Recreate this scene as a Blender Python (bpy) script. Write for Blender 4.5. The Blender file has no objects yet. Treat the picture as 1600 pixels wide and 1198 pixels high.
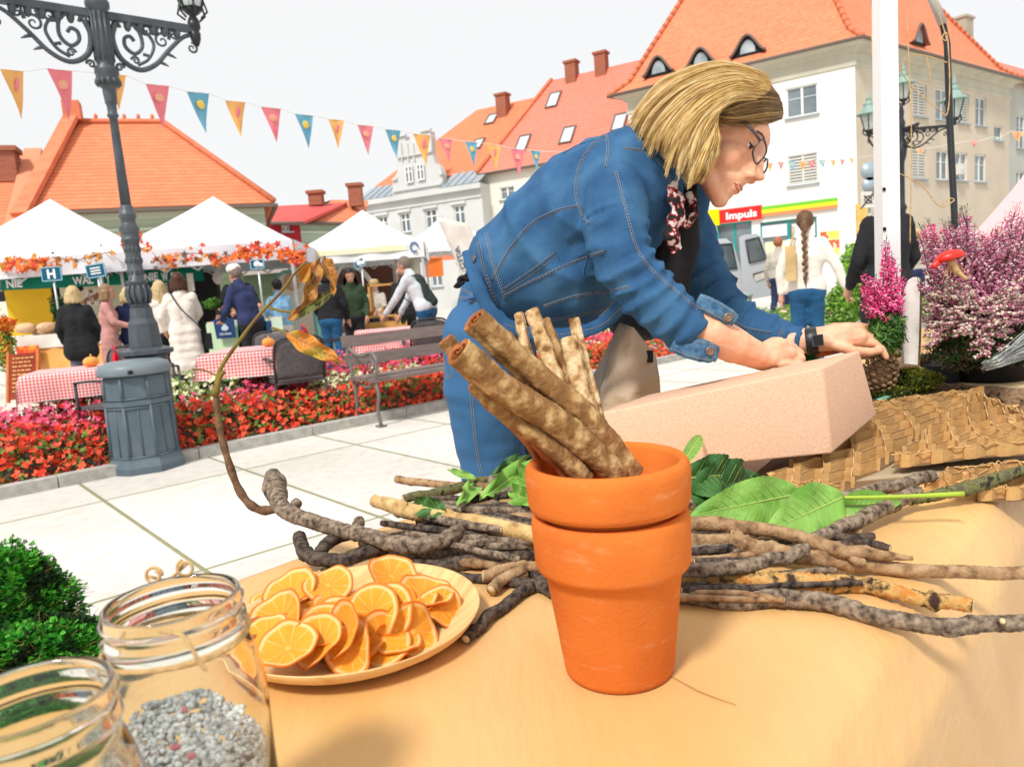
import bpy, bmesh, math, random
from mathutils import Vector, Matrix, noise, Euler
from mathutils.bvhtree import BVHTree
# ---------------------------------------------------------------- camera, world, sun, exposure
SC = bpy.context.scene
COL = SC.collection
random.seed(7)
F, CH, PITCH, ROLL = 1155.0, 1.17, math.radians(7.4), math.radians(4.6)
_r0 = Vector((1, 0, 0)); FW = Vector((0, math.cos(PITCH), -math.sin(PITCH))); _u0 = Vector((0, math.sin(PITCH), math.cos(PITCH)))
RT = _r0*math.cos(ROLL) - _u0*math.sin(ROLL)
UP = _r0*math.sin(ROLL) + _u0*math.cos(ROLL)
CAM = Vector((0, 0, CH))
cd = bpy.data.cameras.new('camera'); cam = bpy.data.objects.new('camera', cd); COL.objects.link(cam)
M3 = Matrix((RT, UP, -FW)).transposed()
cam.matrix_world = Matrix.Translation(CAM) @ M3.to_4x4()
cd.sensor_width = 36; cd.lens = 36*F/1600; cd.clip_start = 0.02; cd.clip_end = 1500
cd.dof.use_dof = True; cd.dof.focus_distance = 1.0; cd.dof.aperture_fstop = 11
SC.camera = cam
W = bpy.data.worlds.new('World'); SC.world = W; W.use_nodes = True
SUN_EL, SUN_AZ = math.radians(52), math.radians(-150)   # azimuth the light comes from, clockwise from +Y
nt = W.node_tree; nt.nodes.clear()
_o = nt.nodes.new('ShaderNodeOutputWorld'); _b = nt.nodes.new('ShaderNodeBackground')
_s = nt.nodes.new('ShaderNodeTexSky'); _s.sky_type = 'NISHITA'; _s.sun_disc = False; _s.sun_elevation = SUN_EL; _s.sun_rotation = SUN_AZ
_h = nt.nodes.new('ShaderNodeMixRGB'); _h.inputs[0].default_value = 0.94; _h.inputs[2].default_value = (9.6, 9.6, 9.6, 1)  # overcast deck
nt.links.new(_s.outputs[0], _h.inputs[1]); nt.links.new(_h.outputs[0], _b.inputs[0]); _b.inputs[1].default_value = 0.084
nt.links.new(_b.outputs[0], _o.inputs[0])
sd = bpy.data.lights.new('sun', 'SUN'); sd.energy = 3.1; sd.angle = math.radians(10); sd.color = (1, .97, .92)
so = bpy.data.objects.new('sun', sd); COL.objects.link(so)
_d = Vector((math.sin(SUN_AZ)*math.cos(SUN_EL), math.cos(SUN_AZ)*math.cos(SUN_EL), math.sin(SUN_EL)))
so.rotation_euler = _d.to_track_quat('Z', 'Y').to_euler()
SC.view_settings.view_transform = 'Standard'; SC.view_settings.look = 'None'; SC.view_settings.exposure = 0.28; SC.view_settings.gamma = 1
SC.cycles.max_bounces = 8; SC.cycles.transparent_max_bounces = 12; SC.cycles.transmission_bounces = 8
SC.cycles.caustics_refractive = True; SC.cycles.caustics_reflective = False
SC.cycles.use_denoising = True

# ---------------------------------------------------------------- pixel -> world
def ray(x, y): return FW + RT*((x-800)/F) - UP*((y-599)/F)
def Z(x, y, z): d = ray(x, y); return CAM + d*((z-CH)/d.z)
def Y(x, y, Y_): d = ray(x, y); return CAM + d*(Y_/d.y)
def D(x, y, dep): return CAM + ray(x, y)*dep
def onplane(x, y, p0, n): d = ray(x, y); return CAM + d*((p0-CAM).dot(n)/d.dot(n))
def hor(x): return 455 - .0804*(x-800)

# ---------------------------------------------------------------- materials
_mats = {}
def mat(name, col, col2=None, scale=5, rough=.8, bump=0, bscale=40, metal=0, trans=0, ior=1.45, spec=.3, alpha=1, coords='Object', emit=0,
        stretch=None, detail=4, contrast=(.35, .65), sheen=0, col3=None, sss=0):
    if name in _mats: return _mats[name]
    m = bpy.data.materials.new(name); m.use_nodes = True; _mats[name] = m
    N = m.node_tree.nodes; L = m.node_tree.links; P = N['Principled BSDF']
    def c4(c): return (*c, 1)
    P.inputs['Base Color'].default_value = c4(col); P.inputs['Roughness'].default_value = rough
    P.inputs['Metallic'].default_value = metal; P.inputs['Transmission Weight'].default_value = trans; P.inputs['IOR'].default_value = ior
    P.inputs['Specular IOR Level'].default_value = spec; P.inputs['Alpha'].default_value = alpha
    if sheen: P.inputs['Sheen Weight'].default_value = sheen
    if sss:
        P.inputs['Subsurface Weight'].default_value = sss; P.inputs['Subsurface Radius'].default_value = (.012, .005, .003); P.inputs['Subsurface Scale'].default_value = 1
    if emit: P.inputs['Emission Color'].default_value = c4(col); P.inputs['Emission Strength'].default_value = emit
    if col2 or bump:
        tc = N.new('ShaderNodeTexCoord'); mp = N.new('ShaderNodeMapping'); L.new(tc.outputs[coords], mp.inputs[0])
        if stretch: mp.inputs['Scale'].default_value = stretch
    if col2:
        n = N.new('ShaderNodeTexNoise'); n.inputs['Scale'].default_value = scale; n.inputs['Detail'].default_value = detail
        L.new(mp.outputs[0], n.inputs['Vector'])
        r = N.new('ShaderNodeValToRGB'); r.color_ramp.elements[0].position = contrast[0]; r.color_ramp.elements[1].position = contrast[1]
        r.color_ramp.elements[0].color = c4(col); r.color_ramp.elements[1].color = c4(col2)
        if col3:
            e = r.color_ramp.elements.new((contrast[0]+contrast[1])/2); e.color = c4(col3)
        L.new(n.outputs['Fac'], r.inputs[0]); L.new(r.outputs[0], P.inputs['Base Color'])
    if bump:
        n2 = N.new('ShaderNodeTexNoise'); n2.inputs['Scale'].default_value = bscale; n2.inputs['Detail'].default_value = 5
        L.new(mp.outputs[0], n2.inputs['Vector'])
        b = N.new('ShaderNodeBump'); b.inputs['Strength'].default_value = min(1, bump); b.inputs['Distance'].default_value = 1/bscale*.5
        L.new(n2.outputs['Fac'], b.inputs['Height']); L.new(b.outputs[0], P.inputs['Normal'])
    return m
def nodes(m): return m.node_tree.nodes, m.node_tree.links, m.node_tree.nodes['Principled BSDF']
def brickmat(name, c1, c2, mortar, bw, bh, ms=.01, rough=.8, bump=.6, noisec=None, offset=.5, dist=.02):
    if name in _mats: return _mats[name]
    m = bpy.data.materials.new(name); m.use_nodes = True; _mats[name] = m
    N, L, P = nodes(m)
    uv = N.new('ShaderNodeUVMap'); b = N.new('ShaderNodeTexBrick'); L.new(uv.outputs[0], b.inputs[0])
    b.inputs['Color1'].default_value = (*c1, 1); b.inputs['Color2'].default_value = (*c2, 1); b.inputs['Mortar'].default_value = (*mortar, 1)
    b.inputs['Scale'].default_value = 1; b.inputs['Brick Width'].default_value = bw; b.inputs['Row Height'].default_value = bh
    b.inputs['Mortar Size'].default_value = ms; b.inputs['Mortar Smooth'].default_value = .3; b.offset = offset
    P.inputs['Roughness'].default_value = rough
    n = N.new('ShaderNodeTexNoise'); n.inputs['Scale'].default_value = .6; n.inputs['Detail'].default_value = 6; L.new(uv.outputs[0], n.inputs[0])
    mx = N.new('ShaderNodeMixRGB'); mx.blend_type = 'MULTIPLY'; mx.inputs[0].default_value = .6
    r = N.new('ShaderNodeValToRGB'); r.color_ramp.elements[0].color = (.68, .66, .64, 1); r.color_ramp.elements[1].color = (1.0, 1.0, 1.0, 1)
    r.color_ramp.elements[0].position = .3; r.color_ramp.elements[1].position = .65
    L.new(n.outputs[0], r.inputs[0]); L.new(b.outputs[0], mx.inputs[1]); L.new(r.outputs[0], mx.inputs[2]); L.new(mx.outputs[0], P.inputs['Base Color'])
    bp = N.new('ShaderNodeBump'); bp.inputs['Strength'].default_value = bump; bp.inputs['Distance'].default_value = dist
    bp.invert = True; L.new(b.outputs['Fac'], bp.inputs['Height']); L.new(bp.outputs[0], P.inputs['Normal'])
    return m

# ---------------------------------------------------------------- objects
def origin(o):
    v = Vector((0, 0, 0))
    while o is not None:
        v += Vector(o.location); o = o.parent
    return v
def tag(o, label=None, cat=None, group=None, kind=None):
    if label: o['label'] = label
    if cat: o['category'] = cat
    if group: o['group'] = group
    if kind: o['kind'] = kind
    return o
def thing(name, label, cat, loc=(0, 0, 0), group=None):
    o = bpy.data.objects.new(name, None); COL.objects.link(o); o.location = Vector(loc); o.empty_display_size = .1
    return tag(o, label, cat, group)
def copytree(o, parent=None):
    c = o.copy(); COL.objects.link(c)
    if parent is not None: c.parent = parent
    for ch in o.children: copytree(ch, c)
    return c
def frame_of(d):
    d = Vector(d).normalized(); a = Vector((0, 0, 1)) if abs(d.z) < .9 else Vector((1, 0, 0))
    x = a.cross(d).normalized(); return x, d.cross(x).normalized(), d
class MB:
    def __init__(s): s.v = []; s.f = []; s.m = []; s.uv = {}; s.mi = 0; s.sm = []; s.smooth = False
    def add(s, vs, fs, mi=None, smooth=None, uvs=None):
        b = len(s.v); s.v += [Vector(v) for v in vs]
        for k, f in enumerate(fs):
            s.f.append(tuple(i+b for i in f)); s.m.append(s.mi if mi is None else mi); s.sm.append(s.smooth if smooth is None else smooth)
            if uvs: s.uv[len(s.f)-1] = uvs[k]
        return s
    def poly(s, pts, mi=None, udir=None):
        pts = [Vector(p) for p in pts]
        u = (Vector(udir) if udir is not None else (pts[1]-pts[0])).normalized()
        n = Vector((0, 0, 0))
        for i in range(1, len(pts)-1): n += (pts[i]-pts[0]).cross(pts[i+1]-pts[0])
        n.normalize(); w = n.cross(u)
        return s.add(pts, [tuple(range(len(pts)))], mi, False, [[((p-pts[0]).dot(u), (p-pts[0]).dot(w)) for p in pts]])
    def box(s, c, size, rz=0, mi=None, ax=None):
        hx, hy, hz = size[0]/2, size[1]/2, size[2]/2; c = Vector(c)
        if ax is None: ax = (Vector((math.cos(rz), math.sin(rz), 0)), Vector((-math.sin(rz), math.cos(rz), 0)), Vector((0, 0, 1)))
        x, y, z = [Vector(a) for a in ax]
        P = lambda i, j, k: c+x*hx*i+y*hy*j+z*hz*k
        for q in (((-1,-1,-1),(-1,1,-1),(1,1,-1),(1,-1,-1)), ((-1,-1,1),(1,-1,1),(1,1,1),(-1,1,1)), ((-1,-1,-1),(1,-1,-1),(1,-1,1),(-1,-1,1)),
                  ((1,1,-1),(-1,1,-1),(-1,1,1),(1,1,1)), ((-1,1,-1),(-1,-1,-1),(-1,-1,1),(-1,1,1)), ((1,-1,-1),(1,1,-1),(1,1,1),(1,-1,1))):
            s.poly([P(*t) for t in q], mi)
        return s
    def beam(s, p0, p1, w, h, mi=None, upv=(0, 0, 1)):
        p0, p1 = Vector(p0), Vector(p1); d = (p1-p0); L = d.length; d.normalize()
        x = d.cross(Vector(upv)).normalized(); z = x.cross(d).normalized()
        return s.box((p0+p1)/2, (w, L, h), mi=mi, ax=(x, d, z))
    def tube(s, pts, rad, n=8, mi=None, caps=True, flat=1.0, close=False, fx=None, jit=0):
        pts = [Vector(p) for p in pts]; K = len(pts)
        if not hasattr(rad, '__len__'): rad = [rad]*K
        t0 = (pts[1]-pts[0]).normalized(); x, y, _ = frame_of(t0)
        if fx is not None: x = (Vector(fx)-t0*Vector(fx).dot(t0)).normalized(); y = t0.cross(x)
        vs = []; pt = t0
        for i in range(K):
            t = (pts[(i+1) % K]-pts[i-1]) if (close or 0 < i < K-1) else (pts[min(i+1, K-1)]-pts[max(i-1, 0)])
            if t.length < 1e-9: t = pt
            t.normalize(); q = pt.rotation_difference(t); x = q @ x; y = q @ y; pt = t
            for k in range(n):
                a = 2*math.pi*k/n; r = rad[i]*(1+jit*random.uniform(-1, 1))
                vs.append(pts[i]+x*math.cos(a)*r+y*math.sin(a)*r*flat)
        fs = []
        for i in range(K if close else K-1):
            for k in range(n):
                a, b = i*n+k, i*n+(k+1) % n; j = (i+1) % K
                fs.append((a, b, j*n+(k+1) % n, j*n+k))
        if caps and not close:
            fs.append(tuple(range(n))[::-1]); fs.append(tuple((K-1)*n+k for k in range(n)))
        return s.add(vs, fs, mi, True)
    def lathe(s, prof, c=(0, 0, 0), n=24, mi=None, ax=None, smooth=True, cap=True, sx=1, sy=1):
        c = Vector(c)
        if ax is None: ax = (Vector((1, 0, 0)), Vector((0, 1, 0)), Vector((0, 0, 1)))
        vs = [c+ax[0]*r*sx*math.cos(2*math.pi*k/n)+ax[1]*r*sy*math.sin(2*math.pi*k/n)+ax[2]*z for r, z in prof for k in range(n)]
        fs = [(i*n+k, i*n+(k+1) % n, (i+1)*n+(k+1) % n, (i+1)*n+k) for i in range(len(prof)-1) for k in range(n)]
        if cap:
            fs.append(tuple(range(n))[::-1]); fs.append(tuple((len(prof)-1)*n+k for k in range(n)))
        return s.add(vs, fs, mi, smooth)
    def ell(s, c, r, ax=None, nu=12, nv=8, mi=None, jit=0):
        c = Vector(c)
        if not hasattr(r, '__len__'): r = (r, r, r)
        if ax is None: ax = (Vector((1, 0, 0)), Vector((0, 1, 0)), Vector((0, 0, 1)))
        vs = []
        for i in range(1, nv):
            t = math.pi*i/nv
            for k in range(nu):
                a = 2*math.pi*k/nu; j = 1+jit*random.uniform(-1, 1)
                vs.append(c+(ax[0]*r[0]*math.sin(t)*math.cos(a)+ax[1]*r[1]*math.sin(t)*math.sin(a)+ax[2]*r[2]*math.cos(t))*j)
        vs.append(c+ax[2]*r[2]); vs.append(c-ax[2]*r[2]); T = len(vs)-2
        fs = [((i)*nu+k, (i+1)*nu+k, (i+1)*nu+(k+1) % nu, i*nu+(k+1) % nu) for i in range(nv-2) for k in range(nu)]
        fs += [(T, k, (k+1) % nu) for k in range(nu)] + [(T+1, (nv-2)*nu+(k+1) % nu, (nv-2)*nu+k) for k in range(nu)]
        return s.add(vs, fs, mi, True)
    def cap(s, p0, p1, r0, r1, n=10, mi=None):   # rounded tapered capsule
        p0, p1 = Vector(p0), Vector(p1); d = p1-p0; L = max(d.length, 1e-5); x, y, z = frame_of(d)
        prof = [(r0*math.sin(t), -r0*math.cos(t)) for t in (.15, .5, .95, 1.4)]+[(r1*math.cos(t), L+r1*math.sin(t)) for t in (.1, .6, 1.05, 1.4)]
        return s.lathe(prof, p0, n, mi, (x, y, z))
    def prism(s, pts2, z0, z1, ax=None, c=(0, 0, 0), mi=None):  # polygon in ax0/ax1, extruded along ax2
        c = Vector(c)
        if ax is None: ax = (Vector((1, 0, 0)), Vector((0, 1, 0)), Vector((0, 0, 1)))
        A = [c+ax[0]*x+ax[1]*y+ax[2]*z0 for x, y in pts2]; B = [c+ax[0]*x+ax[1]*y+ax[2]*z1 for x, y in pts2]; n = len(pts2)
        s.poly(A[::-1], mi); s.poly(B, mi)
        for i in range(n): s.poly([A[i], A[(i+1) % n], B[(i+1) % n], B[i]], mi)
        return s
    def grid(s, fn, nu, nv, mi=None, thick=None, smooth=True):
        P = [[Vector(fn(i/nu, j/nv)) for i in range(nu+1)] for j in range(nv+1)]
        vs = [p for r in P for p in r]; w = nu+1
        fs = [(j*w+i, j*w+i+1, (j+1)*w+i+1, (j+1)*w+i) for j in range(nv) for i in range(nu)]
        uvs = [[(i/nu, j/nv), ((i+1)/nu, j/nv), ((i+1)/nu, (j+1)/nv), (i/nu, (j+1)/nv)] for j in range(nv) for i in range(nu)]
        s.add(vs, fs, mi, smooth, uvs)
        if thick:
            N = []
            for j in range(nv+1):
                for i in range(nu+1):
                    a = P[j][min(i+1, nu)]-P[j][max(i-1, 0)]; b = P[min(j+1, nv)][i]-P[max(j-1, 0)][i]
                    N.append(P[j][i]-a.cross(b).normalized()*thick)
            s.add(N, [f[::-1] for f in fs], mi, smooth)
            B = len(s.v)-2*len(vs); n0 = len(vs); ring = [i for i in range(w)]+[j*w+nu for j in range(1, nv+1)]+[nv*w+i for i in range(nu-1, -1, -1)]+[j*w for j in range(nv-1, 0, -1)]
            for q in range(len(ring)):
                a, b = ring[q], ring[(q+1) % len(ring)]
                s.f.append((B+b, B+a, B+n0+a, B+n0+b)); s.m.append(s.mi if mi is None else mi); s.sm.append(False)
        return s
    def xform(s, fn):
        s.v = [Vector(fn(v)) for v in s.v]; return s
    def mesh(s, name, mats, off=Vector((0, 0, 0))):
        me = bpy.data.meshes.new(name); me.from_pydata([tuple(v-off) for v in s.v], [], s.f)
        for mt in (mats if isinstance(mats, (list, tuple)) else [mats]): me.materials.append(mt)
        me.polygons.foreach_set('material_index', s.m); me.polygons.foreach_set('use_smooth', s.sm)
        if s.uv:
            ul = me.uv_layers.new(name='UVMap')
            for fi, uv in s.uv.items():
                for k, li in enumerate(me.polygons[fi].loop_indices): ul.data[li].uv = uv[k]
        me.update(); return me
    def build(s, name, mats, parent=None, label=None, cat=None, group=None, kind=None, base=None):
        off = Vector(base) if base is not None else origin(parent)
        o = bpy.data.objects.new(name, s.mesh(name, mats, off)); COL.objects.link(o)
        if parent is not None: o.parent = parent
        elif base is not None: o.location = off
        return tag(o, label, cat, group, kind)
def remesh(mb, voxel, smooth=4, disp=None, fac=.5):
    """one continuous skin round the shapes in mb -> new MB"""
    me = mb.mesh('tmp', [mat('tmpm', (.5, .5, .5))]); o = bpy.data.objects.new('tmp', me); COL.objects.link(o)
    r = o.modifiers.new('r', 'REMESH'); r.mode = 'VOXEL'; r.voxel_size = voxel
    if smooth: q = o.modifiers.new('s', 'SMOOTH'); q.iterations = smooth; q.factor = fac
    dg = bpy.context.evaluated_depsgraph_get(); dg.update()
    e = o.evaluated_get(dg); m2 = e.to_mesh()
    out = MB(); N = [v.normal.copy() for v in m2.vertices]; vs = [v.co.copy() for v in m2.vertices]
    if disp: vs = [v+n*disp(v, n) for v, n in zip(vs, N)]
    out.add(vs, [tuple(p.vertices) for p in m2.polygons], 0, True)
    e.to_mesh_clear(); bpy.data.objects.remove(o); bpy.data.meshes.remove(me)
    return out
def bez(pts, n):
    """Catmull-Rom through points -> n+1 samples"""
    pts = [Vector(p) for p in pts]
    P = [pts[0]*2-pts[1]]+pts+[pts[-1]*2-pts[-2]]; out = []; K = len(pts)-1
    for i in range(n+1):
        t = i/n*K; k = min(int(t), K-1); u = t-k; a, b, c, d = P[k:k+4]
        out.append(.5*((2*b)+(c-a)*u+(2*a-5*b+4*c-d)*u*u+(3*b-a-3*c+d)*u**3))
    return out
def lerpl(l, t):
    x = t*(len(l)-1); i = min(int(x), len(l)-2); return l[i]+(l[i+1]-l[i])*(x-i)
def nz(v, s, seed=0): return noise.noise(Vector((v[0]*s+seed, v[1]*s-seed, v[2]*s+seed*2)))
def text(s, parent, m, origin_, xd, yd, h, name='lettering', off=.004, width=None, bold=.02, ext=.003):
    """flat raised lettering; xd reading direction, yd up"""
    c = bpy.data.curves.new('t', 'FONT'); c.body = s; c.size = 1; c.extrude = ext/h; c.offset = bold; c.resolution_u = 2
    o = bpy.data.objects.new('t', c); COL.objects.link(o); dg = bpy.context.evaluated_depsgraph_get(); dg.update()
    me = bpy.data.meshes.new_from_object(o.evaluated_get(dg)); bpy.data.objects.remove(o)
    xd, yd = Vector(xd).normalized(), Vector(yd).normalized(); z = xd.cross(yd)
    xs = [v.co.x for v in me.vertices]; w = max(xs)-min(xs); x0 = min(xs); kx = (width/w if width else h)
    mb = MB(); mb.add([Vector(origin_)+xd*(v.co.x-x0)*kx+yd*v.co.y*h+z*(off+v.co.z*h) for v in me.vertices], [tuple(p.vertices) for p in me.polygons])
    bpy.data.meshes.remove(me)
    return mb.build(name, m, parent)
# ================================================================ SETTING: ground, kerb, bed
E1 = Vector((math.cos(math.radians(40.5)), math.sin(math.radians(40.5)), 0)); E2 = Vector((E1.y, -E1.x, 0))
def eg(a, b, z=0): return E1*a + E2*b + Vector((0, 0, z))
m_pave = brickmat('pave', (.72, .69, .63), (.64, .61, .56), (.27, .26, .14), .93, 1.92, .014, .85, .5, offset=0, dist=.004)
g = MB(); p0 = eg(1.0-.93*130, -5.37-1.92*75)
g.poly([p0, p0+E1*300, p0+E1*300+E2*280, p0+E2*280], udir=E1)
g.xform(lambda v: v)
tag(g.build('plaza_pavement', m_pave), kind='structure')
N, L, P = nodes(m_pave); _pn = N.new('ShaderNodeTexNoise'); _pn.inputs['Scale'].default_value = 9; _pn.inputs['Detail'].default_value = 12; _pn.inputs['Roughness'].default_value = .75; _uv = N.new('ShaderNodeUVMap'); L.new(_uv.outputs[0], _pn.inputs[0])
_pr = N.new('ShaderNodeValToRGB'); _pr.color_ramp.elements[0].position = .36; _pr.color_ramp.elements[0].color = (.66, .63, .58, 1); _pr.color_ramp.elements[1].position = .52; L.new(_pn.outputs[0], _pr.inputs[0])
_pm = N.new('ShaderNodeMixRGB'); _pm.blend_type = 'MULTIPLY'; _pm.inputs[0].default_value = .45; L.new(P.inputs['Base Color'].links[0].from_socket, _pm.inputs[1]); L.new(_pr.outputs[0], _pm.inputs[2]); L.new(_pm.outputs[0], P.inputs['Base Color'])
m_kerb = mat('kerbstone', (.34, .33, .30), (.47, .45, .41), 14, .9, .5, 60)
m_soil = mat('soil', (.05, .035, .025), (.09, .06, .04), 20, 1, .8, 30)
# flower bed front kerb: stones one metre long
kb = MB(); a = -12.0
while a < 8.3:
    if not (4.4 < a < 4.5): kb.box(eg(a+.495, -6.17, .02), (.982, .11, .13), ax=(E1, E2, Vector((0, 0, 1))))
    a += .99
kb.box(eg(8.86, -7.31, .02), (.11, 2.17, .13), ax=(E1, E2, Zv if 'Zv' in globals() else Vector((0, 0, 1)))); kb.build('kerb', m_kerb, kind='structure')
kb = MB(); kb.box(eg(-1.65, -8.45, .02), (20.9, .11, .13), ax=(E1, E2, Vector((0, 0, 1)))); kb.build('kerb', m_kerb, kind='structure')
so_ = MB(); so_.box(eg(-1.65, -7.31, .0), (20.9, 2.15, .10), ax=(E1, E2, Vector((0, 0, 1)))); so_.build('ground', m_soil, kind='structure')

# ================================================================ BUILDINGS
Zv = Vector((0, 0, 1))
m_ridge = mat('ridge_tile', (.70, .22, .11), (.58, .17, .085), 3, .8)
m_white = mat('wall_white', (.80, .79, .75), (.74, .73, .69), .8, .9, .15, 30, coords='Object')
m_beige = mat('wall_beige', (.60, .52, .41), (.52, .45, .36), .5, .95, .2, 25)
m_grey = mat('wall_grey', (.60, .61, .60), (.54, .55, .54), .6, .9, .15, 30)
m_cream = mat('wall_cream', (.80, .77, .66), (.74, .71, .61), .6, .9, .15, 30)
m_green = mat('wall_green', (.44, .50, .37), (.38, .44, .33), .8, .9, .15, 30)
m_mint = mat('wall_mint', (.42, .54, .43), (.37, .48, .38), .8, .9, .15, 30)
m_dred = mat('wall_dark_red', (.40, .02, .03), (.34, .018, .025), 1, .8)
m_stone = mat('stone_rubble', (.34, .24, .13), (.16, .11, .07), 2.5, .95, .8, 6, col3=(.42, .33, .2))
m_brick = brickmat('brick_red', (.42, .12, .06), (.34, .09, .05), (.30, .18, .13), .25, .08, .01, .9, .4)
m_trim = mat('trim_white', (.78, .78, .76), rough=.6)
m_glass = mat('pane_glass', (.10, .13, .15), (.20, .24, .26), .7, .08, spec=.8)
m_blind = mat('roller_blind', (.62, .60, .54), rough=.6)
m_metal = mat('zinc_sheet', (.33, .38, .42), (.42, .47, .50), .5, .45, metal=.3)
m_gut = mat('gutter', (.16, .12, .10), rough=.5)
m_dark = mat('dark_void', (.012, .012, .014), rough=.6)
def tilemat(name, c1, c2, dark, row=.16, bw=.24):
    m = bpy.data.materials.new(name); m.use_nodes = True; N, L, P = nodes(m)
    uv = N.new('ShaderNodeUVMap'); sx = N.new('ShaderNodeSeparateXYZ'); L.new(uv.outputs[0], sx.inputs[0])
    def mth(op, a, b=None):
        q = N.new('ShaderNodeMath'); q.operation = op
        for i, v in enumerate((a, b)):
            if v is None: continue
            if isinstance(v, (int, float)): q.inputs[i].default_value = v
            else: L.new(v, q.inputs[i])
        return q.outputs[0]
    nd = N.new('ShaderNodeTexNoise'); nd.inputs['Scale'].default_value = 1.3; L.new(uv.outputs[0], nd.inputs[0])
    v = mth('ADD', mth('DIVIDE', sx.outputs[1], row), mth('MULTIPLY', nd.outputs[0], .35)); fr = mth('FRACT', v); rowid = mth('FLOOR', v)
    u = mth('ADD', mth('DIVIDE', sx.outputs[0], bw), mth('MULTIPLY', rowid, .5)); fu = mth('FRACT', u); cid = mth('FLOOR', u)
    cb_ = N.new('ShaderNodeCombineXYZ'); L.new(cid, cb_.inputs[0]); L.new(rowid, cb_.inputs[1]); wn = N.new('ShaderNodeTexWhiteNoise'); wn.noise_dimensions = '2D'; L.new(cb_.outputs[0], wn.inputs['Vector'])
    n = N.new('ShaderNodeTexNoise'); n.inputs['Scale'].default_value = .45; n.inputs['Detail'].default_value = 7; L.new(uv.outputs[0], n.inputs[0])
    fac = mth('ADD', mth('MULTIPLY', wn.outputs['Value'], .45), mth('MULTIPLY', n.outputs[0], .6))
    mx = N.new('ShaderNodeMixRGB'); L.new(fac, mx.inputs[0]); mx.inputs[1].default_value = (*c1, 1); mx.inputs[2].default_value = (*c2, 1)
    ln = mth('MAXIMUM', mth('LESS_THAN', fr, .17), mth('MULTIPLY', mth('LESS_THAN', fu, .06), .35)); m2 = N.new('ShaderNodeMixRGB'); L.new(mth('MULTIPLY', ln, .75), m2.inputs[0]); L.new(mx.outputs[0], m2.inputs[1]); m2.inputs[2].default_value = (*dark, 1)
    L.new(m2.outputs[0], P.inputs['Base Color']); P.inputs['Roughness'].default_value = .75
    b = N.new('ShaderNodeBump'); b.inputs['Strength'].default_value = .7; b.inputs['Distance'].default_value = .03; L.new(mth('SUBTRACT', 1.0, fr), b.inputs['Height']); L.new(b.outputs[0], P.inputs['Normal'])
    return m
m_roof = tilemat('tile_orange', (.80, .25, .11), (.66, .17, .07), (.36, .08, .04), .19)
m_roof2 = tilemat('tile_orange_old', (.82, .28, .13), (.62, .17, .08), (.42, .13, .07), .15, .17)
m_roofred = tilemat('tile_red', (.66, .09, .08), (.52, .07, .06), (.3, .04, .035), .3)
m_roofpink = tilemat('tile_pink', (.78, .23, .15), (.70, .18, .12), (.36, .09, .06), .27)
def facade(parent, p0, p1, z0, z1, ops, m, name='wall', rev=.13):
    """ops: (s0,s1,za,zb) rectangles cut out of the wall, with reveals"""
    p0, p1 = Vector((p0.x, p0.y, 0)), Vector((p1.x, p1.y, 0)); d = (p1-p0).normalized(); n = d.cross(Zv); L = (p1-p0).length
    S = sorted({0, L, *[o[0] for o in ops], *[o[1] for o in ops]}); T = sorted({z0, z1, *[o[2] for o in ops], *[o[3] for o in ops]})
    mb = MB()
    for a, b in zip(S, S[1:]):
        for c, e in zip(T, T[1:]):
            cs, ct = (a+b)/2, (c+e)/2
            if any(o[0] < cs < o[1] and o[2] < ct < o[3] for o in ops): continue
            mb.poly([p0+d*a+Zv*c, p0+d*b+Zv*c, p0+d*b+Zv*e, p0+d*a+Zv*e])
    for s0, s1, za, zb in [o[:4] for o in ops]:
        q = [p0+d*s0+Zv*za, p0+d*s1+Zv*za, p0+d*s1+Zv*zb, p0+d*s0+Zv*zb]
        for i in range(4): A, B = q[i], q[(i+1) % 4]; mb.poly([A, B, B-n*rev, A-n*rev])
    return mb.build(name, m, parent), p0, d, n
def window(parent, p0, d, n, o, kind='two', rev=.11, fm=None, sill=True, name='window'):
    s0, s1, za, zb = o[:4]; w = s1-s0; h = zb-za; c = p0+d*(s0+s1)/2+Zv*(za+zb)/2-n*rev; ax = (d, n, Zv); t = .07
    f = MB()
    f.box(c-Zv*(h/2-t/2), (w, .06, t), ax=ax); f.box(c+Zv*(h/2-t/2), (w, .06, t), ax=ax)
    for sg in (-1, 1): f.box(c+d*sg*(w/2-t/2), (t, .06, h-2*t), ax=ax)
    if kind in ('two', 'cross', 'blind'): f.box(c, (.10, .062, h-2*t), ax=ax)
    if kind == 'cross': f.box(c+Zv*h*.15, (w-2*t, .064, .07), ax=ax)
    if kind == 'two':
        f.box(c+Zv*h*.12, (w-2*t, .03, .025), ax=ax)
    fo = f.build(name, fm or m_trim, parent)
    g_ = MB()
    g_.box(c-n*.02, (w-2*t, .012, h-2*t), ax=ax); g_.build('pane', m_glass, fo)
    if kind == 'blind':
        b = MB(); k = 0; z = -h/2+t+.05
        while z < h/2-t: b.box(c+Zv*z+n*.045, (w-.04, .012, .085), ax=ax); z += .14
        b.build('blind', m_blind, fo)
    if sill:
        b = MB(); b.box(p0+d*(s0+s1)/2+Zv*(za-.04)+n*.05, (w+.16, .14, .06), ax=ax); b.build('sill', m_metal, fo)
    return fo
def pxop(p0, p1, bl, tr):
    p0 = Vector((p0.x, p0.y, 0)); d = (Vector((p1.x, p1.y, 0))-p0).normalized(); n = d.cross(Zv)
    A, B = onplane(*bl, p0, n), onplane(*tr, p0, n); s = sorted(((A-p0).dot(d), (B-p0).dot(d)))
    return (s[0], s[1], min(A.z, B.z), max(A.z, B.z))
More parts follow.
